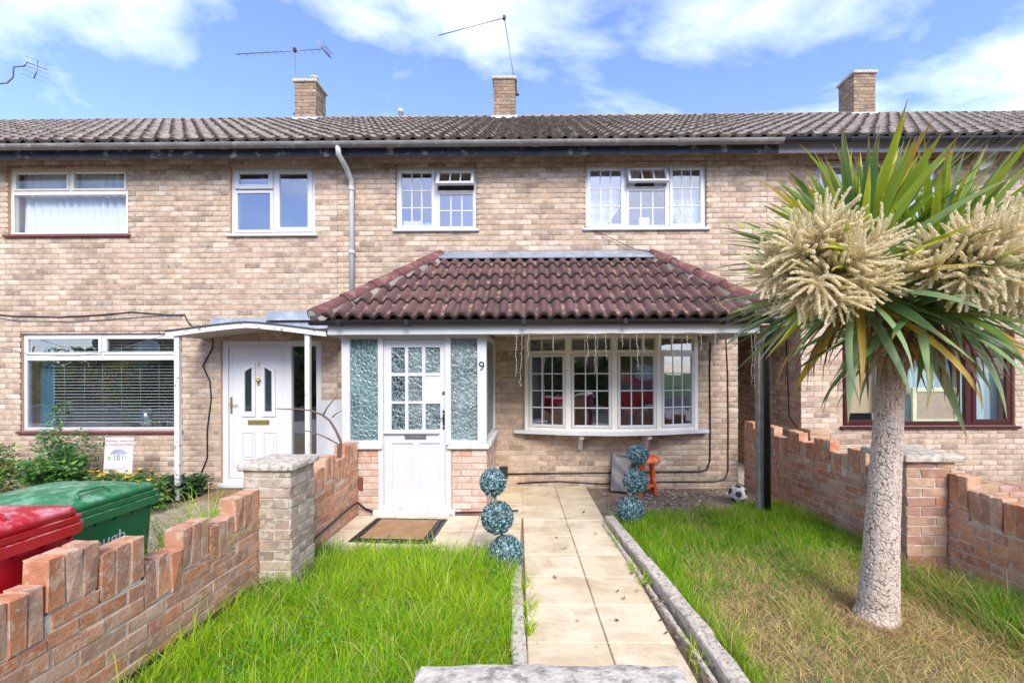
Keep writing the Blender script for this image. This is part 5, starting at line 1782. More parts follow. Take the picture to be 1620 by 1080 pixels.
cable_obj('wall_cable', 'black cable on the passage corner of the maroon windowed house', [(PASS[1] - .012, 6.55, 2.2), (PASS[1] - .012, 6.50, 1.4), (PASS[1] - .012, 6.48, .95), (PASS[1] - .02, 6.30, .82), (3.95, F - .03, .80), (4.3, F - .03, .52), (4.6, F - .05, .20)], .008, M_BLACK)
cable_obj('wall_cable', 'short black cable hanging below the maroon window sill', [(4.86, F - .02, .80), (4.94, F - .03, .70), (4.90, F - .02, .55), (4.85, F - .02, .36)], .007, M_BLACK)
cable_obj('garden_hose', 'black hose along the foot of the left brick wall', [(XL + .03, .95, .18), (XL + .028, 1.6, .145), (XL + .028, 2.2, .13), (XL + .026, 2.7, .115), (XL + .03, 3.02, .11), (XL + .10, 3.10, .10), (XL + .255, 3.11, .07), (XL + .255, 3.3, .06), (XL + .255, 3.50, .06), (XL + .04, 3.54, .10), (XL + .026, 4.2, .135), (XL + .028, 4.6, .16), (XL + .03, 4.83, .16), (XL + .09, 4.92, .06), (XL + .25, 4.90, .01)], .012, M_BLACK, 'hose')
cable_obj('drain_rod', 'black pipe lying at the foot of the porch wall', [(-.90, 4.90, .022), (-.5, 4.90, .03), (-.15, 4.95, .03)], .010, M_BLACK, 'pipe')

# ------------------------------------------------------------------ icicle lights on the porch fascia
ic = thing('icicle_lights', 'string of white icicle lights hanging from the porch fascia', 'string lights', (1.1, 4.84, 2.03))
M_WIRE = simple('white_wire', (.52, .48, .40), .5, .05)
q = random.Random(11)
drops = [(-.16, .46), (-.10, .62), (-.02, .30), (.26, .20), (.62, .34), (.70, .44), (.83, .30), (1.0, .16), (1.17, .42), (1.25, .22), (1.42, .18), (1.56, .40), (1.72, .24), (1.86, .22), (2.02, .44), (2.24, .58), (2.42, .56), (2.46, .60)]
m = MB(); m.tube([(-.2 + i * .18, 4.775, 2.028 + .016 * abs(math.sin(i * 1.3))) for i in range(16)], .0028, 5); m.build('lead_wire', M_WIRE, ic)
for dx, ln in drops:
    m = MB(); pts = []; x = dx
    n = int(ln / .035)
    for i in range(n + 1):
        x += q.uniform(-.008, .008); pts.append((x, 4.775 + q.uniform(-.006, .006), 2.028 - i * .035))
    m.tube(pts, .0017, 5)
    for p in pts[1::1]:
        a = q.uniform(0, 6.28); e = Vector((math.cos(a), -abs(math.sin(a)) * .6, q.uniform(-.7, .1))) * .020
        m.tube([p, Vector(p) + e], [.0026, .0010], 5)
    m.build('strand', M_WIRE, ic)

# ------------------------------------------------------------------ alarm box, aerials, roof vent
al = thing('alarm_box', 'pale hexagonal alarm box high on the bricks behind the palm', 'alarm box', (6.40, F - .05, 4.62))
hexa = [(-.17, -.04), (-.06, .17), (.06, .19), (.17, .06), (.06, -.12), (-.10, -.19)]
m = MB(); m.prism([(6.40 + a * .95, F - .085, 4.60 + b_) for a, b_ in hexa], (0, .08, 0)); m.build('cover', simple('yellowed_plastic', (.70, .68, .52), .4, .05), al)
m = MB(); m.prism([(6.43 + a * .4, F - .092, 4.585 + b_ * .35) for a, b_ in hexa], (0, .006, 0)); m.build('label_plate', M_WHITE, al)


def yagi(label, foot, top, boom_a, boom_b, n, el, edir, reflector=False, r=.012):
    t = thing('tv_aerial', label, 'aerial', foot, 'television aerials on the roofs')
    m = MB(); m.tube([foot, top], r, 8); m.build('mast', M_METAL, t)
    a, b_ = Vector(boom_a), Vector(boom_b); ed = Vector(edir).normalized()
    m = MB(); m.tube([a, b_], r * .8, 6); m.build('boom', M_METAL, t)
    for i in range(n):
        p = a + (b_ - a) * (i + .3) / n
        l_ = el * (.75 + .35 * i / n)
        m = MB(); m.tube([p - ed * l_, p + ed * l_], .004, 5); m.build('element', M_METAL, t)
    if reflector:
        bd = (b_ - a).normalized(); up = bd.cross(ed).normalized()
        for s in (-1, 1):
            for k in range(5):
                c = b_ + up * s * (.04 + k * .03) + bd * (.02 + k * .018)
                m = MB(); m.tube([c - ed * .17, c + ed * .17], .004, 5); m.build('reflector_rod', M_METAL, t)
            m = MB(); m.tube([b_, b_ + up * s * .18 + bd * .10], .005, 5); m.build('reflector_arm', M_METAL, t)
    m = MB(); m.box(top[0] - .03, top[1] - .03, top[2] - .05, top[0] + .03, top[1] + .03, top[2] + .03, 0, None, .006); m.build('clamp', M_IRON, t)
    for z in (.0, .28):
        p = Vector(foot) + (Vector(top) - Vector(foot)).normalized() * z
        m = MB(); m.box(p.x - .05, p.y - .03, p.z - .015, p.x + .05, p.y + .03, p.z + .015, 0, None, .004); m.build('bracket', M_IRON, t)
    return t


yagi('leaning aerial with a long tilted boom on the middle chimney', (-.285, 9.30, 7.58), (-.545, 9.25, 9.20), (-1.90, 9.0, 8.63), (-.50, 9.27, 9.215), 11, .09, (.35, .8, .85))
yagi('upright aerial with a grid reflector on the louvred chimney', (-5.075, 9.35, 6.95), (-5.10, 9.35, 8.63), (-6.28, 9.2, 8.43), (-4.56, 9.45, 8.71), 12, .08, (.5, .75, -.45), True)
# cranked aerial of the far left house, reaching in from its chimney
t = thing('tv_aerial', 'cranked aerial with four parallel rods at the roof off number 5', 'aerial', (-12.7, 9.4, 7.9), 'television aerials on the roofs')
m = MB(); m.tube([(-12.72, 9.3, 7.85), (-12.2, 9.3, 7.86), (-11.35, 9.3, 7.93), (-11.22, 9.3, 8.05), (-11.20, 9.3, 8.28), (-10.98, 9.3, 8.29), (-10.92, 9.3, 8.38)], .016, 8); m.build('cranked_arm', M_METAL, t)
m = MB(); m.tube([(-10.93, 9.3, 8.38), (-10.48, 9.3, 8.22)], .013, 8); m.build('boom', M_METAL, t)
m = MB(); m.tube([(-10.68, 9.3, 8.41), (-10.70, 9.3, 8.18), (-10.76, 9.3, 8.02)], .012, 8); m.build('cross_arm', M_METAL, t)
for (cx_, cz_) in ((-10.68, 8.41), (-10.69, 8.21), (-10.72, 8.12), (-10.76, 8.03)):
    m = MB(); m.tube([(cx_ - .28, 9.3, cz_ + .105), (cx_ + .28, 9.3, cz_ - .105)], .0055, 5); m.build('element', M_METAL, t)
m = MB(); m.lathe([(.05, 0), (.05, .42), (.065, .425), (.065, .50), (.0, .51)], (-2.92, 9.75, 7.05), 12)
tag(m.build('roof_vent', M_PIPEG), 'short grey vent pipe poking above the ridge', 'vent pipe')

# ------------------------------------------------------------------ behind the panes
curtain('curtain', 'white net curtain filling the cream framed bedroom window', -7.52, -5.84, 3.64, 4.56, F + .17, M_NET, 15, .022)
curtain('curtain', 'white net curtain swept left in the lattice bedroom window', .82, 1.62, 3.66, 4.56, F + .17, M_NET, 8, .018, (.80, .72))
curtain('curtain', 'white net curtain swept right in the lattice bedroom window', 1.75, 2.50, 3.66, 4.56, F + .17, M_NET, 8, .018, (2.52, .62))
curtain('curtain', 'dusty blue curtain at one end of the blind window', -7.33, -7.10, .84, 2.15, F + .20, M_BLUE, 3, .018)
curtain('curtain', 'pale teal curtain across the middle light of the maroon window', 5.05, 6.30, .86, 2.16, F + .26, M_TEAL, 11, .02)
curtain('curtain', 'pale teal curtain in the end light of the maroon window', 6.32, 6.84, .86, 2.16, F + .22, M_TEAL, 5, .022)
curtain('curtain', 'white net curtain in the bedroom window behind the palm', 4.12, 5.75, 3.66, 4.58, F + .17, M_NET, 14, .02)
m = MB(); m.box(4.47, F + .18, 1.0, 5.04, F + .186, 2.16); tag(m.build('roller_blind', M_TAN), 'tan roller blind in the narrow light of the maroon window', 'blind')
vb = thing('venetian_blind', 'white slatted venetian blind in the big ground floor window', 'blind', (-6.2, F + .16, 2.15))
M_SLAT = simple('blind_slat', (.72, .78, .78), .4, .03)
z = 2.13
while z > .86:
    m = MB(); m.box(-7.08, F + .148, z - .0012, -5.09, F + .172, z + .0012, 0, Matrix.Translation((0, F + .16, z)) @ Matrix.Rotation(R(10), 4, 'X') @ Matrix.Translation((0, -F - .16, -z)))
    m.build('slat', M_SLAT, vb); z -= .0455
for xx in (-6.9, -6.6, -6.33, -6.05, -5.77, -5.49, -5.21):
    m = MB(); m.tube([(xx, F + .145, 2.14), (xx, F + .145, .86)], .0016, 4); m.build('ladder_cord', M_SLAT, vb)
m = MB(); m.box(-7.09, F + .14, 2.135, -5.08, F + .18, 2.165); m.build('head_rail', M_SLAT, vb)
cd = thing('candle', 'pale candle in a glass cylinder on the blind window sill', 'candle', (-5.65, F + .12, .84))
m = MB(); m.lathe([(.0, 0), (.036, 0), (.036, .14), (.02, .145), (.0, .14)], (-5.65, F + .115, .845), 16); m.build('wax', simple('candle_wax', (.55, .72, .62), .5, .03), cd)
m = MB(); m.lathe([(.062, 0), (.062, .24), (.058, .24), (.058, .004), (.0, .004)], (-5.65, F + .115, .842), 20); m.build('glass_cylinder', M_GLASS, cd)
q = random.Random(4)
x = -1.86
for k, (c, h_) in enumerate((((.70, .62, .40), .165), ((.75, .68, .5), .165), ((.66, .56, .36), .16), ((.72, .64, .42), .168), ((.70, .60, .20), .165), ((.62, .46, .10), .17))):
    m = MB(); m.box(x, F + .13, 3.70, x + .038, F + .24, 3.70 + h_ * .8, 0, None, .003)
    tag(m.build('book', simple('book_cover_%d' % k, c, .6, .05)), ['cream book standing first in the row on the bedroom sill', 'pale cream book second in the bedroom sill row', 'straw coloured book third in the bedroom sill row', 'buff book fourth in the bedroom sill row', 'yellow book fifth in the bedroom sill row', 'mustard book nearest the teal bag on the bedroom sill'][k], 'book', 'books on the bedroom sill')
    x += .043
m = MB(); m.lathe([(.0, 0), (.09, .0), (.12, .04), (.10, .09), (.05, .12), (.0, .13)], (-1.50, F + .2, 3.70), 14)
tag(m.build('teal_bag', simple('teal_cloth', (.10, .32, .34), .8, .3, 20, .01, 30)), 'soft teal bag beside the books on the bedroom sill', 'bag')
m = MB(); m.box(1.575, F + .12, 3.70, 1.735, F + .127, 3.86, 0, None, .004)
tag(m.build('picture_card', M_WHITE), 'small white card standing in the lattice bedroom window', 'card')
pf_ = thing('framed_picture', 'back of a large picture frame standing in the maroon window', 'picture frame', (5.85, F + .16, .86))
m = MB(); m.box(5.60, F + .14, .88, 6.14, F + .15, 1.30); m.build('backing_board', simple('hardboard', (.36, .28, .20), .8, .1, 10), pf_)
m = MB(); frame_bars(m, 5.53, 6.20, .85, 1.37, .06, F + .12, F + .16, .004); m.build('frame', simple('cream_frame', (.60, .60, .38), .5, .1), pf_)
m = MB(); m.prism([(5.10, F + .12, .86), (5.40, F + .12, .86), (5.34, F + .16, .97), (5.22, F + .18, 1.02)], (0, .004, .001)); tag(m.build('paper_sheet', M_WHITE), 'loose white paper on the maroon window sill', 'paper')
# pot plants seen through the bow window
M_POT = simple('white_pot', (.62, .66, .62), .35, .1)
# ------------------------------------------------------------------ the flowering cabbage palm
nprng = np.random.default_rng(12)
palm = thing('cabbage_palm', 'flowering cabbage palm with cracked pale trunk and cream flower plumes', 'palm tree', (2.2, 2.76, 0))


def hash2(i, k, s=0):
    v = np.sin(i * 127.1 + k * 311.7 + s * 74.7) * 43758.5453
    return v - np.floor(v)


def vnoise(x, y, s, seed=0):
    """smooth value noise in 0..1"""
    x = x * s; y = y * s
    xi = np.floor(x); yi = np.floor(y); fx = x - xi; fy = y - yi
    fx = fx * fx * (3 - 2 * fx); fy = fy * fy * (3 - 2 * fy)
    g = lambda a, b: hash2(a, b, seed)
    return (g(xi, yi) * (1 - fx) + g(xi + 1, yi) * fx) * (1 - fy) + (g(xi, yi + 1) * (1 - fx) + g(xi + 1, yi + 1) * fx) * fy



def bark_limb(name, pts, radii, nu, nv, cell_u, cell_z, depth, parent):
    """a limb whose surface is split into corky blocks by deep cracks (cells of a jittered grid)"""
    pts = np.array(pts, float); radii = np.array(radii, float)
    seg = np.linalg.norm(np.diff(pts, axis=0), axis=1); L = np.concatenate([[0], np.cumsum(seg)])
    t = np.linspace(0, L[-1], nv)
    c = np.stack([np.interp(t, L, pts[:, k]) for k in range(3)], 1)
    for _ in range(6):
        c[1:-1] = (c[:-2] + c[1:-1] * 2 + c[2:]) / 4 if nv < 400 else c[1:-1]
    r = np.interp(t, L, radii)
    tan = np.gradient(c, axis=0); tan /= np.linalg.norm(tan, axis=1)[:, None]
    ref = np.array([0, -1, 0.0]); a = ref - tan * (tan @ ref)[:, None]; a /= np.linalg.norm(a, axis=1)[:, None]
    b = np.cross(tan, a)
    th = np.linspace(0, 2 * np.pi, nu, endpoint=False)
    TH, T = np.meshgrid(th, t)
    nc = max(6, int(round(2 * np.pi * radii.mean() / cell_u)))
    # warp the grid so that cracks wander, then let part of them close up
    U = TH * radii.mean()
    def pn(sc, sd):                      # noise that joins up round the limb
        w = TH / (2 * np.pi)
        return vnoise(U, T, sc, sd) * (1 - w) + vnoise(U - 2 * np.pi * radii.mean(), T, sc, sd) * w
    w1, w2, w3, w4 = pn(30, 1), pn(34, 2), pn(95, 3), pn(105, 4)
    zz = T / cell_z + 1.1 * (w1 - .5) + .55 * (w3 - .5)
    d1 = np.full(TH.shape, 9.0); d2 = np.full(TH.shape, 9.0); hid = np.zeros(TH.shape)
    k0 = np.floor(zz)
    for dk in (-1, 0, 1):
        K = k0 + dk
        uu = TH / (2 * np.pi) * nc + hash2(K, 3.0) + 1.0 * (w2 - .5) + .5 * (w4 - .5)
        i0 = np.floor(uu)
        for di in (-1, 0, 1):
            I = i0 + di
            Iw = np.mod(I, nc)
            su = I + .5 + (hash2(Iw, K, 1) - .5) * .8; sz = K + .5 + (hash2(Iw, K, 2) - .5) * .8
            du = np.abs(uu - su); dz = np.abs(zz - sz)
            d = np.maximum(du, dz) + .10 * (du + dz)
            nearer = d < d1
            d2 = np.where(nearer, d1, np.minimum(d2, d)); hid = np.where(nearer, hash2(Iw, K, 5), hid); d1 = np.where(nearer, d, d1)
    closed = np.clip((pn(26, 7) - .10) / .35, .5, 1)          # how open the cracks are here
    e = np.clip((d2 - d1) / (.26 * (.5 + .5 * closed)), 0, 1)
    plate = 1 - (1 - (1 - (1 - e) ** 2)) * closed
    rough = pn(160, 8) * .6 + pn(330, 9) * .4
    fine = rough
    disp = depth * (plate - .6) + depth * .5 * (hid - .5) * plate + depth * .55 * (rough - .5)
    big = .012 * np.sin(TH * 2 + T * 4) + .008 * np.sin(TH * 3 - T * 9 + 2)
    Rr = r[:, None] * (1 + big) + disp
    V = c[:, None, :] + (a[:, None, :] * np.cos(TH)[..., None] + b[:, None, :] * np.sin(TH)[..., None]) * Rr[..., None]
    V = V.reshape(-1, 3)
    j = np.arange(nv - 1)[:, None] * nu; i = np.arange(nu)[None]; i2 = (i + 1) % nu
    Fc = np.stack([j + i, j + i2, j + nu + i2, j + nu + i], -1).reshape(-1, 4)
    pale = np.array([.58, .485, .40]); dark = np.array([.085, .055, .038]); warm = np.array([.42, .315, .235])
    top = np.clip((c[:, 2] - 1.25) / .45, 0, 1)[:, None, None]
    base = pale * (1 - top) + np.array([.36, .235, .135]) * top
    f = np.clip(plate * (.62 + .30 * hid + .30 * rough), 0, 1)[..., None]
    col = dark * (1 - f) + (base * (1 - .35 * (hid[..., None] > .7)) + warm * .35 * (hid[..., None] > .7)) * f
    col = col.reshape(-1, 3) * (0.92 + .16 * nprng.random((len(V), 1)))
    return np_mesh(name, V, Fc, M_BARK, parent, True, {'tint': np.concatenate([col, np.ones((len(V), 1))], 1)})


bark_limb('trunk', [(2.185, 2.76, -.06), (2.20, 2.76, .05), (2.222, 2.76, .45), (2.262, 2.77, 1.0), (2.30, 2.78, 1.42), (2.325, 2.79, 1.70), (2.33, 2.79, 1.80)], [.140, .110, .094, .082, .072, .078, .05], 230, 760, .024, .036, .0065, palm)
bark_limb('limb', [(2.32, 2.78, 1.60), (2.22, 2.75, 1.80), (2.12, 2.72, 2.02), (2.06, 2.70, 2.25)], [.064, .056, .052, .045], 90, 200, .030, .035, .007, palm)
bark_limb('limb', [(2.33, 2.79, 1.60), (2.46, 2.80, 1.80), (2.60, 2.80, 2.03), (2.70, 2.80, 2.25)], [.064, .056, .052, .045], 90, 200, .030, .035, .007, palm)
bark_limb('limb', [(2.33, 2.80, 1.65), (2.37, 2.92, 1.9), (2.40, 3.0, 2.35)], [.05, .045, .04], 70, 160, .030, .035, .006, palm)

M_LF_GREEN = m_leaf('palm_leaf_green', [(0, (.12, .22, .035)), (.3, (.22, .33, .07)), (.6, (.085, .175, .05)), (.85, (.28, .38, .13)), (1, (.18, .28, .05))], (.34, .22, .08))
M_LF_LIME = m_leaf('palm_leaf_lime', [(0, (.36, .47, .03)), (.35, (.52, .56, .04)), (.7, (.26, .42, .05)), (1, (.44, .52, .05))], (.45, .24, .05))
M_LF_GREY = m_leaf('palm_leaf_greygreen', [(0, (.28, .42, .19)), (.4, (.38, .50, .25)), (.75, (.20, .34, .13)), (1, (.33, .46, .18))], (.45, .38, .22))
M_LF_YEL = m_leaf('palm_leaf_yellow', [(0, (.62, .36, .04)), (.4, (.55, .40, .05)), (.8, (.66, .30, .03)), (1, (.50, .34, .10))], (.35, .2, .1))
M_LF_DEAD = m_leaf('palm_leaf_dead', [(0, (.20, .115, .07)), (.4, (.30, .18, .10)), (.8, (.13, .075, .05)), (1, (.36, .22, .10))], (.2, .12, .08), .8, .1)


def sword_leaf(elev, droop, length, width, bend, mat, curl=0.0, seg=9):
    """leaf that leaves the origin along +X at elevation elev and bows down; V-folded blade"""
    V = []; Fc = []; al = []
    p = Vector((0, 0, 0)); ang = elev
    yaw = 0.0
    ds = length / seg
    for k in range(seg + 1):
        s = k / seg
        w = width * (.42 + .58 * min(1, s * 3.2)) if s < .42 else width * max(0.0, 1 - ((s - .42) / .58) ** 1.7)
        w = max(w, .0008)
        d = Vector((math.cos(ang) * math.cos(yaw), math.cos(ang) * math.sin(yaw), math.sin(ang)))
        sd = Vector((-math.sin(yaw), math.cos(yaw), 0))
        tw = curl * s
        nrm = d.cross(sd); nrm = -nrm if nrm.z < 0 and False else nrm
        sd2 = sd * math.cos(tw) + nrm * math.sin(tw)
        up = sd2.cross(d)
        keel = w * .22 * (1 - s * .5)
        V += [p - sd2 * w / 2 - up * 0 , p - (up * -keel) * -1, p + sd2 * w / 2]
        al += [s, s, s]
        p = p + d * ds
        ang -= droop * (s ** 1.2) * ds * 2.2 + bend * ds
        ang = max(ang, -1.52)
        yaw += rnd.uniform(-.02, .02)
    for k in range(seg):
        a = k * 3
        Fc += [(a, a + 1, a + 4, a + 3), (a + 1, a + 2, a + 5, a + 4)]
    me = bpy.data.meshes.new('leaf'); me.from_pydata([tuple(v) for v in V], [], Fc); me.materials.append(mat)
    at = me.attributes.new('along', 'FLOAT', 'POINT'); at.data.foreach_set('value', al)
    me.polygons.foreach_set('use_smooth', [True] * len(Fc)); me.update()
    return me


LEAVES = []      # (mesh, matrix)
HEADS = [(Vector((2.02, 2.69, 2.26)), 126, -.25), (Vector((2.62, 2.82, 2.26)), 126, .25), (Vector((2.36, 3.0, 2.42)), 84, 0), (Vector((2.36, 2.66, 2.12)), 64, 9)]
_lcache = {}
for hc, n, bias in HEADS:
    for i in range(n):
        s = (i + .5) / n
        if bias == 9: s = .5 + s * .5              # 0 = centre of the tuft, 1 = oldest, lowest
        az = i * 2.39996 + rnd.uniform(-.3, .3)
        el = R(87 - 138 * s ** 1.05 + rnd.uniform(-9, 9))
        ek = max(-5, min(6, int(round(math.degrees(el) / 14))))
        if s < .34: mt = M_LF_LIME if rnd.random() < .66 else M_LF_GREEN
        elif s < .62: mt = rnd.choice((M_LF_GREEN, M_LF_LIME, M_LF_LIME, M_LF_GREY))
        elif s < .92: mt = rnd.choice((M_LF_GREY, M_LF_GREY, M_LF_GREEN, M_LF_GREY, M_LF_YEL if rnd.random() < .25 else M_LF_GREEN))
        else: mt = rnd.choice((M_LF_DEAD, M_LF_DEAD, M_LF_YEL, M_LF_GREY, M_LF_GREY, M_LF_DEAD))
        if rnd.random() < .02: mt = M_LF_YEL
        v = rnd.randrange(3)
        key = (ek, mt.name, v)
        if key not in _lcache:
            q = rnd
            ln = .80 + q.uniform(-.08, .08)
            if s < .12: ln *= .85
            dr = (.4 if s < .35 else .7 if s < .65 else 1.25) * q.uniform(.45, 1.1)
            if mt is M_LF_DEAD: ln *= .82; dr *= 2.0
            _lcache[key] = sword_leaf(R(ek * 14) + q.uniform(-.05, .05), dr, ln, (.050 if mt is not M_LF_DEAD else .022) * q.uniform(.88, 1.15), q.uniform(-.1, .12), mt, q.uniform(-.5, .5))
        off = Vector((math.cos(az), math.sin(az), 0)) * .045 * s + Vector((0, 0, -.26 * s))
        M = Matrix.Translation(hc + off + Vector((0, 0, .06))) @ Matrix.Rotation(az, 4, 'Z') @ Matrix.Rotation(rnd.uniform(-.35, .35), 4, 'X') @ Matrix.Scale(rnd.uniform(.90, 1.14), 4)
        LEAVES.append((_lcache[key], M))
# long leaves fanning out level on the side away from the other tufts
for hc, a0, a1, n in ((HEADS[0][0], 140, 235, 40), (HEADS[1][0], -50, 60, 34)):
    for i in range(n):
        mt = rnd.choice((M_LF_GREEN, M_LF_LIME, M_LF_LIME, M_LF_GREY)); ek = rnd.randrange(-3, 4); v = rnd.randrange(2)
        key = ('fan', ek, mt.name, v)
        if key not in _lcache: _lcache[key] = sword_leaf(R(ek * 12), rnd.uniform(.2, .7), rnd.uniform(.84, .98), rnd.uniform(.034, .044), rnd.uniform(-.1, .15), mt, rnd.uniform(-.5, .5))
        LEAVES.append((_lcache[key], Matrix.Translation(hc + Vector((0, 0, rnd.uniform(-.12, .06)))) @ Matrix.Rotation(R(rnd.uniform(a0, a1)), 4, 'Z') @ Matrix.Rotation(rnd.uniform(-.5, .5), 4, 'X') @ Matrix.Scale(rnd.uniform(.9, 1.08), 4)))
# stiff upright sheaf above the flowers
for hc, a0, a1, n in ((HEADS[0][0], 100, 290, 44), (HEADS[1][0], -110, 80, 44), (HEADS[2][0], 170, 370, 30)):
    for i in range(n):
        mt = rnd.choice((M_LF_LIME, M_LF_LIME, M_LF_LIME, M_LF_GREEN, M_LF_GREY)); ek = rnd.randrange(3, 7); v = rnd.randrange(2)
        key = ('sheaf', ek, mt.name, v)
        if key not in _lcache: _lcache[key] = sword_leaf(R(ek * 12), rnd.uniform(.1, .4), rnd.uniform(.66, .80), rnd.uniform(.040, .052), rnd.uniform(-.1, .1), mt, rnd.uniform(-.5, .5))
        LEAVES.append((_lcache[key], Matrix.Translation(hc + Vector((0, 0, rnd.uniform(-.05, .10)))) @ Matrix.Rotation(R(rnd.uniform(a0, a1)), 4, 'Z') @ Matrix.Rotation(rnd.uniform(-.5, .5), 4, 'X') @ Matrix.Scale(rnd.uniform(.88, 1.05), 4)))
# dead skirt under the heads
for hc, n, bias in HEADS[:2]:
    for i in range(26):
        az = rnd.uniform(0, 6.28)
        key = ('skirt', rnd.randrange(5))
        if key not in _lcache:
            _lcache[key] = sword_leaf(R(rnd.uniform(-70, -40)), 2.5, rnd.uniform(.36, .6), rnd.uniform(.010, .026), .3, M_LF_DEAD if key[1] < 4 else M_LF_YEL, rnd.uniform(-1.5, 1.5))
        LEAVES.append((_lcache[key], Matrix.Translation(hc + Vector((math.cos(az) * .07, math.sin(az) * .07, -.28 + rnd.uniform(-.1, .08)))) @ Matrix.Rotation(az, 4, 'Z') @ Matrix.Scale(rnd.uniform(.8, 1.2), 4)))
order = sorted(range(len(LEAVES)), key=lambda i: -show_size(LEAVES[i][1] @ Vector((.4, 0, 0))))
pinv = Matrix.Translation(-Vector(palm['base']))
for i in order[:300]:
    o = bpy.data.objects.new('leaf', LEAVES[i][0]); o.parent = palm; o.matrix_parent_inverse = pinv; o.matrix_basis = LEAVES[i][1]; COL.objects.link(o)
V = []; Fc = []; al = []; mi = []; off = 0
lm = [M_LF_GREEN, M_LF_LIME, M_LF_GREY, M_LF_YEL, M_LF_DEAD]
for i in order[300:]:
    me, M = LEAVES[i]
    V += [tuple(M @ v.co) for v in me.vertices]; Fc += [tuple(j + off for j in p.vertices) for p in me.polygons]
    al += [a.value for a in me.attributes['along'].data]; mi += [lm.index(me.materials[0])] * len(me.polygons); off += len(me.vertices)
if V:
    me = bpy.data.meshes.new('inner_leaves'); me.from_pydata(V, [], Fc)
    for x in lm: me.materials.append(x)
    me.polygons.foreach_set('material_index', mi); at = me.attributes.new('along', 'FLOAT', 'POINT'); at.data.foreach_set('value', al); me.update()
    o = link('inner_leaves', me, palm); o['kind'] = 'stuff'


# flower plumes: side branches set with little cream florets
def m_flower():
    t = NT('cream_florets')
    g = t.n('ShaderNodeNewGeometry')
    c = t.ramp(g.outputs['Random Per Island'], [(0, (.78, .58, .30)), (.10, (.95, .85, .57)), (.6, (.98, .92, .71)), (1, (.94, .83, .54))])
    b = t.bsdf(c, .7, spec=.2)
    tl = t.n('ShaderNodeBsdfTranslucent'); t.l(c, tl.inputs[0])
    mx = t.n('ShaderNodeMixShader'); mx.inputs[0].default_value = .45; t.l(b, mx.inputs[1]); t.l(tl.outputs[0], mx.inputs[2])
    return t.done(mx.outputs[0])


M_FLOR = m_flower()
M_STALK = simple('flower_stalk', (.42, .40, .14), .6, .15)
OCT = np.array([(1, 0, 0), (-1, 0, 0), (0, 1, 0), (0, -1, 0), (0, 0, 1), (0, 0, -1)], float)
OCTF = np.array([(0, 2, 4), (2, 1, 4), (1, 3, 4), (3, 0, 4), (2, 0, 5), (1, 2, 5), (3, 1, 5), (0, 3, 5)])


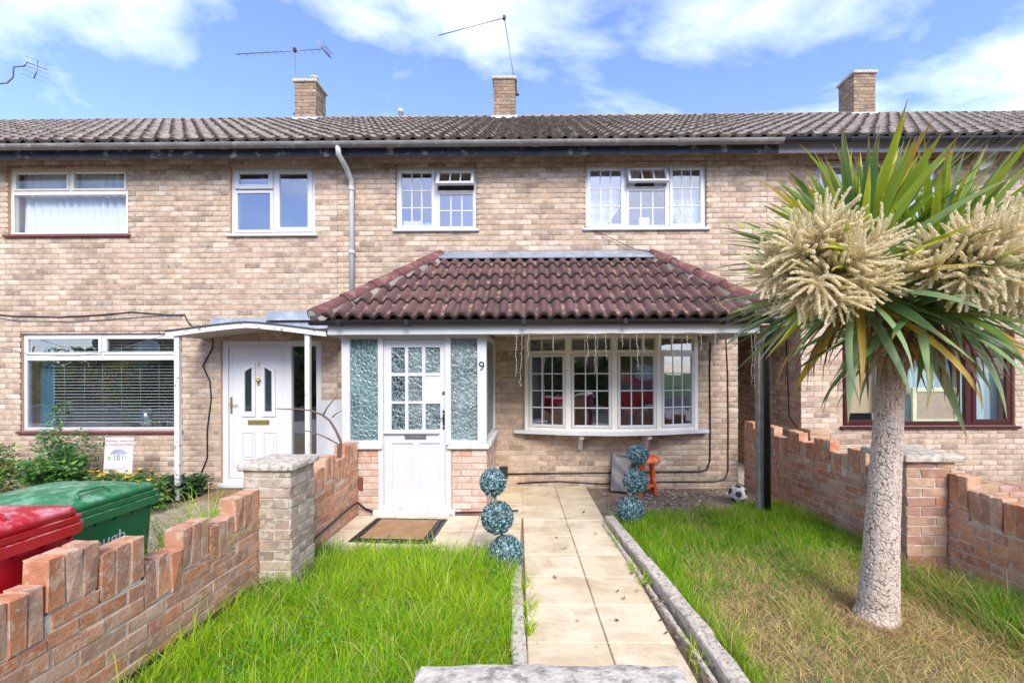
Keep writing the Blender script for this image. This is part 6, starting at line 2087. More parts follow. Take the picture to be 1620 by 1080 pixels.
def plume(seed):
    """main stalk along +X, bending down; returns mesh with stalks (slot 0) and florets (slot 1)"""
    q = np.random.default_rng(seed)
    st = MB(); FV = []
    def spike(p0, d, ln, rad):
        n = max(6, int(ln / .0050))
        pts = []
        p = p0.copy(); dd = d.copy()
        for i in range(9):
            pts.append(p.copy()); p = p + dd * ln / 8
            dd = dd + np.array([0, 0, -.045]) + q.normal(0, .03, 3); dd /= np.linalg.norm(dd)
        pts = np.array(pts)
        st.tube([tuple(x) for x in pts[::2]], [.0026, rad * .40, rad * .36, rad * .25, .001], 5, 1)
        tt = np.linspace(.06, 1, n)
        c = np.stack([np.interp(tt * 8, np.arange(9), pts[:, k]) for k in range(3)], 1)
        tan = np.gradient(c, axis=0); tan /= np.linalg.norm(tan, axis=1)[:, None]
        a = np.cross(tan, [.3, .2, 1.0]); a /= np.linalg.norm(a, axis=1)[:, None]; b = np.cross(tan, a)
        for k in range(6):
            an = q.random(n) * 6.28
            rr = rad * (1 - .5 * tt ** 2) * q.uniform(.55, 1.25, n)
            pos = c + a * (np.cos(an) * rr)[:, None] + b * (np.sin(an) * rr)[:, None] + tan * q.uniform(-.003, .003, n)[:, None]
            FV.append(np.concatenate([pos, q.uniform(.0032, .0060, n)[:, None], a * np.cos(an)[:, None] + b * np.sin(an)[:, None]], 1))
    p = np.zeros(3); d = np.array([1, 0, .25]); d /= np.linalg.norm(d)
    main = [p.copy()]
    nseg = 12; L = .46
    for i in range(nseg):
        p = p + d * L / nseg; d = d + np.array([0, 0, -.035]); d /= np.linalg.norm(d); main.append(p.copy())
    st.tube([tuple(x) for x in main], [.008 - .006 * i / nseg for i in range(nseg + 1)], 6, 0)
    side = np.array([0, 1, 0.0])
    for k in range(38):
        s = .15 + .85 * (k / 38)
        pos = np.array([np.interp(s * nseg, np.arange(nseg + 1), np.array(main)[:, j]) for j in range(3)])
        an = k * 2.4 + q.normal(0, .3)
        rad_dir = np.array([.0, np.cos(an), np.sin(an) * .85])
        d2 = np.array([.75 + .35 * s, 0, 0]) + rad_dir * .85 + q.normal(0, .10, 3); d2 /= np.linalg.norm(d2)
        spike(pos, d2, (.37 - .15 * s) * q.uniform(.8, 1.15), .0108 * q.uniform(.85, 1.15))
    spike(main[-1], d, .12, .012)
    FV = np.concatenate(FV)
    n = len(FV)
    # each floret a little open star: two crossed petals turned outwards
    nr = FV[:, 4:7] + q.normal(0, .45, (n, 3)); nr /= np.linalg.norm(nr, axis=1)[:, None]
    a = np.cross(nr, q.normal(0, 1, (n, 3))); a /= np.linalg.norm(a, axis=1)[:, None]; b = np.cross(nr, a)
    r = FV[:, 3][:, None]; c = FV[:, :3]
    VV = np.stack([c - a * r * 1.3, c + b * r * .8 + nr * r * .4, c + a * r * 1.3, c - b * r * .8 + nr * r * .4], 1).reshape(-1, 3)
    FF = np.arange(n * 4).reshape(-1, 4)
    ns = len(st.v)
    me = bpy.data.meshes.new('flower_plume')
    nf = len(st.f)
    me.vertices.add(ns + len(VV)); me.vertices.foreach_set('co', np.concatenate([np.array([tuple(v) for v in st.v]), VV]).astype(np.float32).ravel())
    lens = [len(f) for f in st.f]
    lv = np.concatenate([np.array([i for f in st.f for i in f]), (FF + ns).ravel()]).astype(np.int32)
    lt = np.concatenate([np.array(lens), np.full(len(FF), 4)]).astype(np.int32)
    ls = np.concatenate([[0], np.cumsum(lt)[:-1]]).astype(np.int32)
    me.loops.add(len(lv)); me.loops.foreach_set('vertex_index', lv)
    me.polygons.add(len(lt)); me.polygons.foreach_set('loop_start', ls); me.polygons.foreach_set('loop_total', lt)
    me.materials.append(M_STALK); me.materials.append(M_FLOR)
    me.polygons.foreach_set('material_index', np.concatenate([np.array(st.m), np.ones(len(FF))]).astype(np.int32))
    me.update(calc_edges=True)
    return me


PL = [plume(s) for s in (1, 2, 3)]
spec = []
# (origin, azimuth in degrees, elevation, scale)
for (az, el, sc) in ((-150, 10, 1.0), (-120, 30, 1.0), (-165, 38, .95), (-95, 5, .95), (-135, -22, 1.0), (-75, 28, .85), (-175, -8, .95), (-110, -40, .9), (-100, 52, .8), (170, 20, .9), (-60, -16, .8), (-140, 55, .85), (-160, -35, .9), (-80, -28, .8)):
    spec.append((Vector((1.72, 2.52, 2.20)), az, el, sc * .84))
for (az, el, sc) in ((-60, 8, 1.0), (-25, 22, 1.0), (-100, 14, .95), (-40, -22, .95), (-150, -4, .95), (-10, -8, 1.0), (-85, -32, .95), (-45, 40, .85), (15, 15, .9), (-125, 26, .8), (-20, -40, .85), (-135, -26, .9), (-75, 46, .7), (0, 32, .9), (-165, 12, .85), (-110, -10, .9)):
    spec.append((Vector((2.36, 2.36, 2.20)), az, el, sc * .85))
for i, (c, az, el, sc) in enumerate(spec):
    o = bpy.data.objects.new('flower_plume', PL[i % 3]); o.parent = palm; o.matrix_parent_inverse = pinv
    o.matrix_basis = Matrix.Translation(c) @ Matrix.Rotation(R(az), 4, 'Z') @ Matrix.Rotation(R(-el), 4, 'Y') @ Matrix.Rotation(rnd.uniform(0, 6.28), 4, 'X') @ Matrix.Scale(sc, 4)
    COL.objects.link(o)

palm.location = Vector(palm.location) + Vector((.07, .10, 0))

# ------------------------------------------------------------------ three-ball topiaries of frosted plastic box
def leaf_ball(name, r, n, seed, mats, tints, leaf=.0108):
    q = np.random.default_rng(seed)
    d = q.normal(0, 1, (n, 3)); d /= np.linalg.norm(d, axis=1)[:, None]
    rr = r * (q.uniform(.86, 1.03, n))
    c = d * rr[:, None]
    nrm = d + q.normal(0, .55, (n, 3)); nrm /= np.linalg.norm(nrm, axis=1)[:, None]
    a = np.cross(nrm, q.normal(0, 1, (n, 3))); a /= np.linalg.norm(a, axis=1)[:, None]; b = np.cross(nrm, a)
    l = leaf * q.uniform(.7, 1.25, n)[:, None]; w = l * .6
    V = np.stack([c - a * l, c + b * w, c + a * l + nrm * l * .3, c - b * w], 1).reshape(-1, 3)
    Fc = np.arange(n * 4).reshape(-1, 4)
    t = np.array(tints)[q.integers(0, len(tints), n)] * q.uniform(.75, 1.25, (n, 1))
    col = np.repeat(np.concatenate([t, np.ones((n, 1))], 1), 4, axis=0)
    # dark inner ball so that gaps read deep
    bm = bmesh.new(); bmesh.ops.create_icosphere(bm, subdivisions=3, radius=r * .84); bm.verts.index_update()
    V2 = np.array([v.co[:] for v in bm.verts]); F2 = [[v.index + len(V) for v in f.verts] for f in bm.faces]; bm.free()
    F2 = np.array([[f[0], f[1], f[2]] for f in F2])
    me = bpy.data.meshes.new(name)
    VV = np.concatenate([V, V2])
    me.vertices.add(len(VV)); me.vertices.foreach_set('co', VV.astype(np.float32).ravel())
    lv = np.concatenate([Fc.ravel(), F2.ravel()]).astype(np.int32); lt = np.concatenate([np.full(n, 4), np.full(len(F2), 3)]).astype(np.int32)
    ls = np.concatenate([[0], np.cumsum(lt)[:-1]]).astype(np.int32)
    me.loops.add(len(lv)); me.loops.foreach_set('vertex_index', lv)
    me.polygons.add(len(lt)); me.polygons.foreach_set('loop_start', ls); me.polygons.foreach_set('loop_total', lt)
    me.materials.append(mats)
    me.update(calc_edges=True)
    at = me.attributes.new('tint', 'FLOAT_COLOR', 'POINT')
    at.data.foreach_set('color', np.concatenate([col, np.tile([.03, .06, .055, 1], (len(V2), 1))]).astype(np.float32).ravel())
    return me


TINT_T = [(.03, .10, .105), (.045, .14, .14), (.12, .25, .26), (.30, .45, .47), (.48, .60, .63), (.025, .075, .075), (.12, .24, .25), (.40, .52, .55)]
BALLS = [leaf_ball('leaf_ball', r, int(3900 * (r / .13) ** 2), 20 + k, M_LEAFA, TINT_T) for k, r in enumerate((.142, .130, .107))]


def topiary(label, base, offs):
    t = thing('topiary', label, 'topiary', base, 'three ball topiaries beside the path')
    inv = Matrix.Translation(-Vector(base))
    pts = [Vector(base)]
    for me, (dx, dz) in zip(BALLS, offs):
        o = bpy.data.objects.new('leaf_ball', me); o.parent = t; o.matrix_basis = Matrix.Translation((dx, 0, dz)) @ Matrix.Rotation(rnd.uniform(0, 6), 4, 'Z'); COL.objects.link(o)
        pts.append(Vector(base) + Vector((dx, 0, dz)))
    m = MB(); m.tube(pts, .013, 8); m.build('stem', simple('topiary_stem', (.13, .16, .11), .8, .2, 30), t)
    return t


topiary('three ball topiary leaning over the long grass left of the path', (-.20, 3.56, -.03), [(-.01, .15), (-.08, .445), (-.115, .735)])
topiary('three ball topiary at the lawn corner in front of the orange stool', (1.055, 4.63, -.03), [(.0, .17), (.055, .475), (.085, .76)])

# ------------------------------------------------------------------ grass
def blades(name, xy, h, lean, width, tint, label, seed):
    q = np.random.default_rng(seed)
    n = len(xy)
    az = q.random(n) * 6.283; laz = q.random(n) * 6.283
    sd = np.stack([np.cos(az), np.sin(az), np.zeros(n)], 1) * (width / 2)[:, None]
    ld = np.stack([np.cos(laz), np.sin(laz), np.zeros(n)], 1)
    b = np.concatenate([xy, np.full((n, 1), -.045)], 1)
    z = np.array([0, 0, 1.0])
    m1 = b + z * (h * .45)[:, None] + ld * (h * lean * .22)[:, None]
    m2 = b + z * (h * .80)[:, None] + ld * (h * lean * .60)[:, None]
    tp = b + z * (h * (1 - .12 * lean))[:, None] + ld * (h * lean * 1.05)[:, None]
    V = np.stack([b - sd, b + sd, m1 - sd * .9, m1 + sd * .9, m2 - sd * .6, m2 + sd * .6, tp], 1).reshape(-1, 3)
    base = (np.arange(n) * 7)[:, None]
    Fq = np.concatenate([base + np.array([[0, 1, 3, 2]]), base + np.array([[2, 3, 5, 4]])], 0)
    Ft = base + np.array([[4, 5, 6]])
    me = bpy.data.meshes.new(name)
    me.vertices.add(len(V)); me.vertices.foreach_set('co', V.astype(np.float32).ravel())
    lv = np.concatenate([Fq.ravel(), Ft.ravel()]).astype(np.int32); lt = np.concatenate([np.full(len(Fq), 4), np.full(n, 3)]).astype(np.int32)
    ls = np.concatenate([[0], np.cumsum(lt)[:-1]]).astype(np.int32)
    me.loops.add(len(lv)); me.loops.foreach_set('vertex_index', lv)
    me.polygons.add(len(lt)); me.polygons.foreach_set('loop_start', ls); me.polygons.foreach_set('loop_total', lt)
    me.materials.append(M_BLADE); me.update(calc_edges=True)
    col = np.repeat(np.concatenate([tint, np.ones((n, 1))], 1), 7, axis=0)
    at = me.attributes.new('tint', 'FLOAT_COLOR', 'POINT'); at.data.foreach_set('color', col.astype(np.float32).ravel())
    return tag(link(name, me), label, 'grass', kind='stuff')


G_A = np.array([.29, .56, .012]); G_B = np.array([.16, .39, .012]); G_C = np.array([.48, .60, .022]); G_STRAW = np.array([.78, .60, .28]); G_DRY = np.array([.62, .43, .19]); G_BLUE = np.array([.075, .20, .05])
q = np.random.default_rng(5)
n = 80000
xy = np.stack([q.uniform(-1.975, -.13, n), q.uniform(1.0, 3.98, n)], 1)
nearw = xy[:, 1] < 3.08
keep = ~((xy[:, 0] < -1.74) & (xy[:, 1] > 3.10) & (xy[:, 1] < 3.50)) & ~((xy[:, 1] > 3.82) & (q.random(n) < .72))
cl = vnoise(xy[:, 0], xy[:, 1], 5.5, 1) * .6 + vnoise(xy[:, 0], xy[:, 1], 17, 2) * .4
keep &= q.random(n) < (.35 + 1.0 * cl)
keep &= q.random(n) < np.clip(.45 + (xy[:, 1] - .8) * .35, .4, 1)
xy = xy[keep]; cl = cl[keep]; n = len(xy)
h = (.11 + .16 * cl) * q.uniform(.55, 1.25, n)
h *= np.where(xy[:, 0] > -.3, .75, 1.0) * np.where(xy[:, 1] > 3.6, .72, 1.0)
h = np.where(q.random(n) < .05, h * 1.5, h)
big = vnoise(xy[:, 0], xy[:, 1], 2.6, 7)
u = q.random((n, 1))
tint = np.where(u < .45, G_A, np.where(u < .68, G_B, np.where(u < .93, G_C, G_STRAW)))
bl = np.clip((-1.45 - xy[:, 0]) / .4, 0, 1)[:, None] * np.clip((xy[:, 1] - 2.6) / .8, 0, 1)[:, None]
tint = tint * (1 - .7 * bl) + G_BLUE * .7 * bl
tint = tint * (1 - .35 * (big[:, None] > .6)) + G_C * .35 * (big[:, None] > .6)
tint = tint * q.uniform(.72, 1.22, (n, 1))
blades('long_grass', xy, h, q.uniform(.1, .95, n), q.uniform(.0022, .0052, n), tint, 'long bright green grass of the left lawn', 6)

q = np.random.default_rng(8)
n = 92000
xy = np.stack([q.uniform(.86, 3.28, n), q.uniform(.95, 5.35, n)], 1)
kx = .89 + (4.66 - xy[:, 1]) * .089
wx = 2.985 + (5.3 - xy[:, 1]) * .155
wx = np.where(xy[:, 1] < 3.4, 3.235, wx)
edge_top = 4.72 + (xy[:, 0] - .9) * .27 + .10 * vnoise(xy[:, 0], xy[:, 1], 6, 4)
keep = (xy[:, 0] > kx + .02) & (xy[:, 0] < wx) & (xy[:, 1] < edge_top)
keep &= ~((xy[:, 0] > 2.92) & (xy[:, 1] > 3.38) & (xy[:, 1] < 3.86))
keep &= np.hypot(xy[:, 0] - 2.26, xy[:, 1] - 2.86) > .125
dx, dy = xy[:, 0], xy[:, 1]
# scorched, thin turf round the palm and towards the street
dry = 1.05 * np.clip((3.95 - dy) / 1.0, 0, 1) * np.clip((dx - 1.02) / .30, 0, 1)
dry += .75 * (vnoise(dx, dy, 3.4, 9) - .5) + .35 * (vnoise(dx, dy, 11, 3) - .5)
dry -= .8 * np.clip((dx - 2.62) / .3, 0, 1) * np.clip((3.4 - dy) / .5, 0, 1) * (dy > 2.0)
dry -= .38 * np.clip((1.40 - dx) / .3, 0, 1)
dry = np.clip(dry, 0, 1)
keep &= q.random(n) < np.clip(.45 + (dy - .8) * .30, .4, 1) * (1 - .25 * dry)
xy = xy[keep]; dry = dry[keep]; n = len(xy); dx, dy = xy[:, 0], xy[:, 1]
cl = vnoise(dx, dy, 6.0, 1) * .6 + vnoise(dx, dy, 19, 2) * .4
h = (.075 + .12 * cl) * q.uniform(.55, 1.3, n) * (1 - .55 * dry)
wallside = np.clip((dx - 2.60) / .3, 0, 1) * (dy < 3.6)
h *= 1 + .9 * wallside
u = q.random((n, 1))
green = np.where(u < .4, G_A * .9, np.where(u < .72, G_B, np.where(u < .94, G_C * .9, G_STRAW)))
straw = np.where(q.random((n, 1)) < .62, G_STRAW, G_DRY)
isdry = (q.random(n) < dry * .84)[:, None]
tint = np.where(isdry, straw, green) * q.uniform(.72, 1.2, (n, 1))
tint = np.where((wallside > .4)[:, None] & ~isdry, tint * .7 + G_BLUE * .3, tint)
lean = q.uniform(.1, .8, n) + dry * .9
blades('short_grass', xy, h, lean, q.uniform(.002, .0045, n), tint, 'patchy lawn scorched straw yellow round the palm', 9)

# clover and other small broad leaves among the blades
q = np.random.default_rng(77); n = 5200
left = q.random(n) < .5
cxy = np.stack([np.where(left, q.uniform(-1.95, -.2, n), q.uniform(1.1, 3.2, n)), np.where(left, q.uniform(1.0, 3.9, n), q.uniform(1.0, 4.9, n))], 1)
pa = vnoise(cxy[:, 0], cxy[:, 1], 3.3, 21)
k_ = (pa > .56) & ((cxy[:, 0] < 0) | (cxy[:, 0] < 2.98)) & ~((cxy[:, 0] < -1.7) & (cxy[:, 1] > 3.0)) & (np.hypot(cxy[:, 0] - 2.2, cxy[:, 1] - 2.5) > .7)
cxy = cxy[k_]; n = len(cxy)
hh = np.where(cxy[:, 0] < 0, q.uniform(.03, .15, n), q.uniform(.01, .08, n))
c0 = np.concatenate([cxy, hh[:, None]], 1)
Vs = []
for t3 in range(3):
    an = q.uniform(0, 6.28, n) * .2 + t3 * 2.094 + q.random(n) * 6.28 * .1
    a = np.stack([np.cos(an), np.sin(an), q.normal(.1, .25, n)], 1); b = np.stack([-np.sin(an), np.cos(an), q.normal(0, .2, n)], 1)
    l = q.uniform(.010, .018, (n, 1))
    Vs.append(np.stack([c0, c0 + a * l + b * l * .55, c0 + a * l * 1.7, c0 + a * l - b * l * .55], 1))
V = np.concatenate(Vs).reshape(-1, 3)
ti = np.array([(.10, .26, .03), (.16, .34, .05), (.07, .20, .03)])[q.integers(0, 3, 3 * n)] * q.uniform(.8, 1.2, (3 * n, 1))
o = np_mesh('clover', V, np.arange(len(V)).reshape(-1, 4), M_LEAFA, None, False, {'tint': np.repeat(np.concatenate([ti, np.ones((3 * n, 1))], 1), 4, axis=0)})
tag(o, 'patches of small clover leaves among the lawn grass', 'clover', kind='stuff')

# weeds and tufts on number 7's drive
q = np.random.default_rng(15)
pts = []
for (cx_, cy_, s, k) in ((-2.5, 2.95, .20, 2200), (-2.55, 2.6, .16, 900), (-2.35, 3.5, .12, 700), (-2.45, 3.15, .16, 1200), (-2.5, 3.6, .12, 420), (-3.1, 4.5, .10, 300), (-3.6, 5.0, .12, 380), (-2.4, 4.2, .10, 300), (-3.4, 5.25, .06, 200), (-2.3, 2.85, .12, 500)):
    pts.append(q.normal(0, s, (k, 2)) * [1, .8] + [cx_, cy_])
tall0 = sum(len(p) for p in pts)
pts.append(q.normal(0, 1, (900, 2)) * [.07, .20] + [-2.34, 2.72]); pts.append(q.normal(0, 1, (500, 2)) * [.10, .12] + [-2.45, 3.25])
xy = np.concatenate(pts); istall = np.arange(len(xy)) >= tall0
k_ = xy[:, 0] < -2.12
xy = xy[k_]; istall = istall[k_]; n = len(xy)
u = q.random((n, 1))
tint = np.where(u < .6, G_A, np.where(u < .9, G_C, G_STRAW)) * q.uniform(.7, 1.2, (n, 1))
blades('weed_grass', xy, q.uniform(.05, .20, n) * np.where(istall, 4.2, np.where(xy[:, 1] < 3.5, 1.7, .55)), q.uniform(.2, 1.0, n), q.uniform(.003, .006, n), tint, 'grass tufts growing between the drive blocks behind the wall', 16)
# little weeds along the path edge
q = np.random.default_rng(19)
pts = [q.normal(0, .035, (60, 2)) * [.5, 1.6] + p for p in ((.83, 3.55), (.86, 3.3), (.80, 4.3), (.81, 4.05), (.93, 2.45), (-.02, 2.95), (-.045, 3.3), (-.02, 2.7), (-.45, 4.88), (.9, 4.78))]
xy = np.concatenate(pts); n = len(xy)
blades('edge_weeds', xy, q.uniform(.05, .13, n), q.uniform(.2, 1.0, n), q.uniform(.004, .010, n), np.where(q.random((n, 1)) < .5, G_A, G_C) * q.uniform(.7, 1.2, (n, 1)), 'small weeds along the edges of the path', 20)

# ------------------------------------------------------------------ leafy plants of the front bed
def leafy(name, label, cat, base, stems, leaf_l, leaf_w, tints, n_leaf, spread, height, seed, flowers=0, kind=None, dome=False, flow_tint=(.85, .55, .02), ferny=False):
    q = np.random.default_rng(seed)
    root = thing(name, label, cat, base)
    bx = Vector(base)
    m = MB(); C = []; D = []
    for s in range(stems):
        a = q.uniform(0, 6.283); r0 = abs(q.normal(0, .35)) * spread * .6
        p = np.array([base[0] + r0 * math.cos(a), base[1] + r0 * math.sin(a) * .6, base[2]])
        hgt = height * q.uniform(.55, 1.05) * (1 - .4 * min(1, r0 / max(spread, .01)))
        d = np.array([q.normal(0, .22), q.normal(0, .18), 1.0]); d[:2] += np.array([math.cos(a), math.sin(a)]) * .18
        pts = []
        for k in range(7):
            pts.append(p.copy()); p = p + d / np.linalg.norm(d) * hgt / 6; d = d + np.array([q.normal(0, .06), q.normal(0, .06), 0])
        m.tube([tuple(x) for x in pts], [.006 - .0007 * k for k in range(7)], 5)
        per = n_leaf // stems
        tt = q.uniform(.12, 1.0, per) ** .8
        c = np.stack([np.interp(tt * 6, np.arange(7), np.array(pts)[:, k]) for k in range(3)], 1)
        an = q.uniform(0, 6.283, per); ro = spread * .30 * q.uniform(.1, 1, per) * (1.15 - .75 * tt)
        c[:, 0] += np.cos(an) * ro; c[:, 1] += np.sin(an) * ro; c[:, 2] += q.normal(0, .02, per)
        C.append(c); D.append(np.stack([np.cos(an), np.sin(an), q.uniform(-.35, .5, per)], 1))
    m.build('stem', simple('green_stem', (.16, .22, .07), .7, .2) if 'green_stem' not in MATS else MATS['green_stem'], root)
    C = np.concatenate(C); D = np.concatenate(D); n = len(C)
    a = D + q.normal(0, .35, (n, 3)); a /= np.linalg.norm(a, axis=1)[:, None]
    b = np.cross(a, np.array([0, 0, 1.0]) + q.normal(0, .4, (n, 3))); b /= np.linalg.norm(b, axis=1)[:, None]
    up = np.cross(b, a)
    l = (leaf_l * q.uniform(.6, 1.3, n))[:, None]; w = (leaf_w * q.uniform(.7, 1.25, n))[:, None]
    V = np.stack([C, C + a * l * .5 + b * w - up * w * .2, C + a * l - up * l * .15, C + a * l * .5 - b * w - up * w * .2], 1).reshape(-1, 3)
    t = np.array(tints)[q.integers(0, len(tints), n)] * q.uniform(.7, 1.3, (n, 1))
    col = np.repeat(np.concatenate([t, np.ones((n, 1))], 1), 4, axis=0)
    o = np_mesh('foliage', V, np.arange(n * 4).reshape(-1, 4), M_LEAFA, root, False, {'tint': col})
    if flowers:
        top = C[np.argsort(-C[:, 2] + q.normal(0, .05, n))[:flowers * 3]]
        top = top[q.permutation(len(top))[:flowers]]
        for c in top:
            fm = MB(); n5 = 6; r = q.uniform(.018, .032); tl = Euler((q.uniform(-.9, .3), q.uniform(-.5, .5), 0)).to_matrix()
            vs = [tuple(Vector(c) + Vector((0, -.01, .05)))]; fs = []
            for k in range(n5):
                an = 2 * math.pi * k / n5
                for da, rr in ((-.42, r * .7), (0, r), (.42, r * .7)):
                    vs.append(tuple(Vector(c) + Vector((0, -.01, .05)) + tl @ Vector((rr * math.cos(an + da), rr * math.sin(an + da), .004))))
                fs.append((0, 1 + k * 3, 2 + k * 3, 3 + k * 3))
            fm.add(vs, fs)
            fm.build('flower', M_YFLOW, root)
    return root


M_YFLOW = simple('yellow_petal', (.86, .52, .015), .6, .1)
GR = [(.06, .17, .03), (.10, .24, .04), (.04, .12, .03), (.15, .29, .06)]
leafy('tall_weed', 'tall feathery weed in front of the blind window', 'weed', (-6.28, 5.55, -.05), 9, .07, .012, [(.05, .16, .045), (.09, .24, .06), (.14, .30, .08), (.04, .12, .04)], 2600, .62, 1.52, 31)
leafy('weed_clump', 'low tangled green weeds at the far left below the window', 'weed', (-6.95, 5.35, -.05), 14, .085, .016, [(.07, .19, .03), (.13, .27, .04), (.20, .30, .05), (.24, .16, .07)], 2400, .85, .80, 32)
leafy('weed_clump', 'broad leaved green weeds between the tall weed and the bins', 'weed', (-5.85, 5.25, -.05), 12, .10, .024, GR, 1800, .75, .70, 33)
leafy('flowering_plant', 'yellow flowered clump around the foot of the sign', 'flowers', (-5.35, 5.35, -.05), 16, .055, .020, GR, 1900, .75, .46, 34, 52)
leafy('flowering_plant', 'yellow flowered clump right of the sign by the canopy post', 'flowers', (-4.85, 5.25, -.05), 16, .06, .022, GR, 2000, .70, .46, 35, 46)
leafy('flowering_plant', 'sparse yellow flowers left of the sign behind the green bin', 'flowers', (-6.0, 5.5, -.05), 10, .05, .018, GR, 900, .6, .48, 36, 40)
leafy('ivy_clump', 'dark ivy at the wall corner left of door 7', 'ivy', (-4.62, 5.75, -.05), 12, .06, .026, [(.03, .10, .03), (.05, .14, .045), (.16, .22, .12), (.02, .07, .025)], 1500, .55, .42, 37)
leafy('seedling', 'small green weed in the bed beyond the right wall', 'weed', (4.72, 4.55, -.05), 3, .10, .035, GR, 60, .2, .24, 38)
leafy('dock_weed', 'broad dock leaves at the foot of the crumbling wall', 'weed', (-1.82, 1.72, -.05), 4, .13, .035, [(.06, .17, .05), (.08, .22, .06)], 26, .12, .16, 39)
# straw-dry stalks left of the sign
tw = thing('dry_stalks', 'dry brown seed stalks between the tall weed and the sign', 'weed', (-5.8, 5.75, 0))
q = random.Random(6)
m = MB()
for k in range(16):
    x = -6.15 + k * .045 + q.uniform(-.03, .03); h_ = q.uniform(.5, .85)
    pts = [(x + q.uniform(-.02, .02) * i + .06 * (i / 5) * q.uniform(-1, 1), 5.78 + q.uniform(-.04, .04), -.05 + h_ * i / 5) for i in range(6)]
    m.tube(pts, [.004, .0035, .003, .003, .002, .002], 5)
    for j in range(14):
        p = Vector(pts[-1]) + Vector((q.uniform(-.02, .02), q.uniform(-.02, .02), q.uniform(-.16, .03)))
        m.lathe([(.0, -.008), (.007, 0), (.0, .010)], p, 5)
m.build('stalk', simple('dry_stalk', (.34, .24, .13), .9, .25, 30), tw)
# bare twig reaching over the wall in front of door 7
br = thing('bare_branch', 'bare brown branch bending over the wall before door 7', 'branch', (-1.99, 4.55, .55))
M_TWIG = simple('twig_bark', (.14, .085, .055), .85, .3, 30, .001, 80)
Yb = 4.55
def atp(u, v, Y): return ((u - 840) * Y / 685.0, Y, 1.6 - (v - 590) * Y / 685.0)
m = MB(); m.tube([(-2.06, 4.50, .3)] + [atp(*p, Yb) for p in ((538, 698), (530, 680), (520, 664), (508, 655), (490, 648), (470, 646), (450, 646), (434, 645))], [.017, .014, .013, .012, .011, .009, .007, .006, .004], 7); m.build('twig', M_TWIG, br)
m = MB(); m.tube([atp(*p, Yb) for p in ((509, 657), (516, 644), (524, 634), (531, 627))], [.009, .007, .006, .004], 6); m.build('twig', M_TWIG, br)
m = MB(); m.tube([(-2.05, 4.50, .42)] + [atp(*p, Yb - .02) for p in ((534, 702), (520, 694), (505, 687), (490, 682), (481, 680))], [.011, .009, .008, .006, .005, .005], 6); m.build('twig', M_TWIG, br)
m = MB(); m.tube([atp(*p, Yb) for p in ((524, 659), (532, 652), (540, 649))], [.007, .005, .004], 6); m.build('twig', M_TWIG, br)
tg = thing('cut_twigs', 'pale cut twigs lying in the bed beyond the right wall', 'twigs', (4.3, 4.4, -.03))
M_TWIG2 = simple('pale_twig', (.42, .32, .22), .85, .2, 30)
q = random.Random(9)
for k in range(9):
    x, yv, a = q.uniform(3.8, 4.9), q.uniform(3.9, 4.8), q.uniform(-.6, .9); l_ = q.uniform(.35, .75)
    pts = [(x + math.cos(a + .15 * i) * l_ * i / 5, yv + math.sin(a + .15 * i) * l_ * i / 5, q.uniform(.0, .10) + .03 * i * (k % 3)) for i in range(6)]
    m = MB(); m.tube(pts, [.011, .010, .009, .008, .006, .004], 6); m.build('twig', M_TWIG2, tg)

# dead leaves and crumbs along the path's right edge and on the bare soil
q = np.random.default_rng(44); n = 420
t_ = q.random(n)
yy = np.where(q.random(n) < .6, q.uniform(1.6, 4.7, n), q.uniform(4.7, 6.1, n))
xx = np.where(yy < 4.7, .765 + (6.17 - yy) / 4 * .10 + q.normal(.03, .035, n), q.uniform(.80, 2.9, n))
k = q.random(n) < .12
xx = np.where(k, q.uniform(-.05, .85, n), xx)
c = np.stack([xx, yy, np.where((yy > 4.7) & (xx > .8), -.030, .012) + q.uniform(0, .01, n)], 1)
l = q.uniform(.006, .022, (n, 1)); an = q.uniform(0, 6.28, n)
a = np.stack([np.cos(an), np.sin(an), q.normal(0, .25, n)], 1); b = np.stack([-np.sin(an), np.cos(an), q.normal(0, .25, n)], 1)
V = np.stack([c - a * l, c + b * l * .55, c + a * l + [0, 0, .004], c - b * l * .55], 1).reshape(-1, 3)
ti = np.array([(.20, .11, .05), (.30, .19, .09), (.12, .07, .04), (.40, .30, .18)])[q.integers(0, 4, n)]
o = np_mesh('leaf_litter', V, np.arange(n * 4).reshape(-1, 4), M_LEAFA, None, False, {'tint': np.repeat(np.concatenate([ti, np.ones((n, 1))], 1), 4, axis=0)})
tag(o, 'small dead leaves and crumbs along the path edge', 'leaf litter', kind='stuff')

# straw and dead leaf bases heaped round the foot of the trunk
q = np.random.default_rng(61); n = 1500
an = q.uniform(0, 6.283, n); rr = .115 + np.abs(q.normal(0, .075, n))
xy = np.stack([2.262 + np.cos(an) * rr, 2.86 + np.sin(an) * rr], 1)
blades('straw_litter', xy, q.uniform(.03, .085, n), q.uniform(.8, 2.0, n), q.uniform(.003, .007, n), np.array([(.62, .44, .22), (.48, .32, .15), (.70, .55, .30), (.30, .19, .10)])[q.integers(0, 4, n)] * q.uniform(.8, 1.15, (n, 1)), 'dead straw heaped around the foot of the palm trunk', 62)
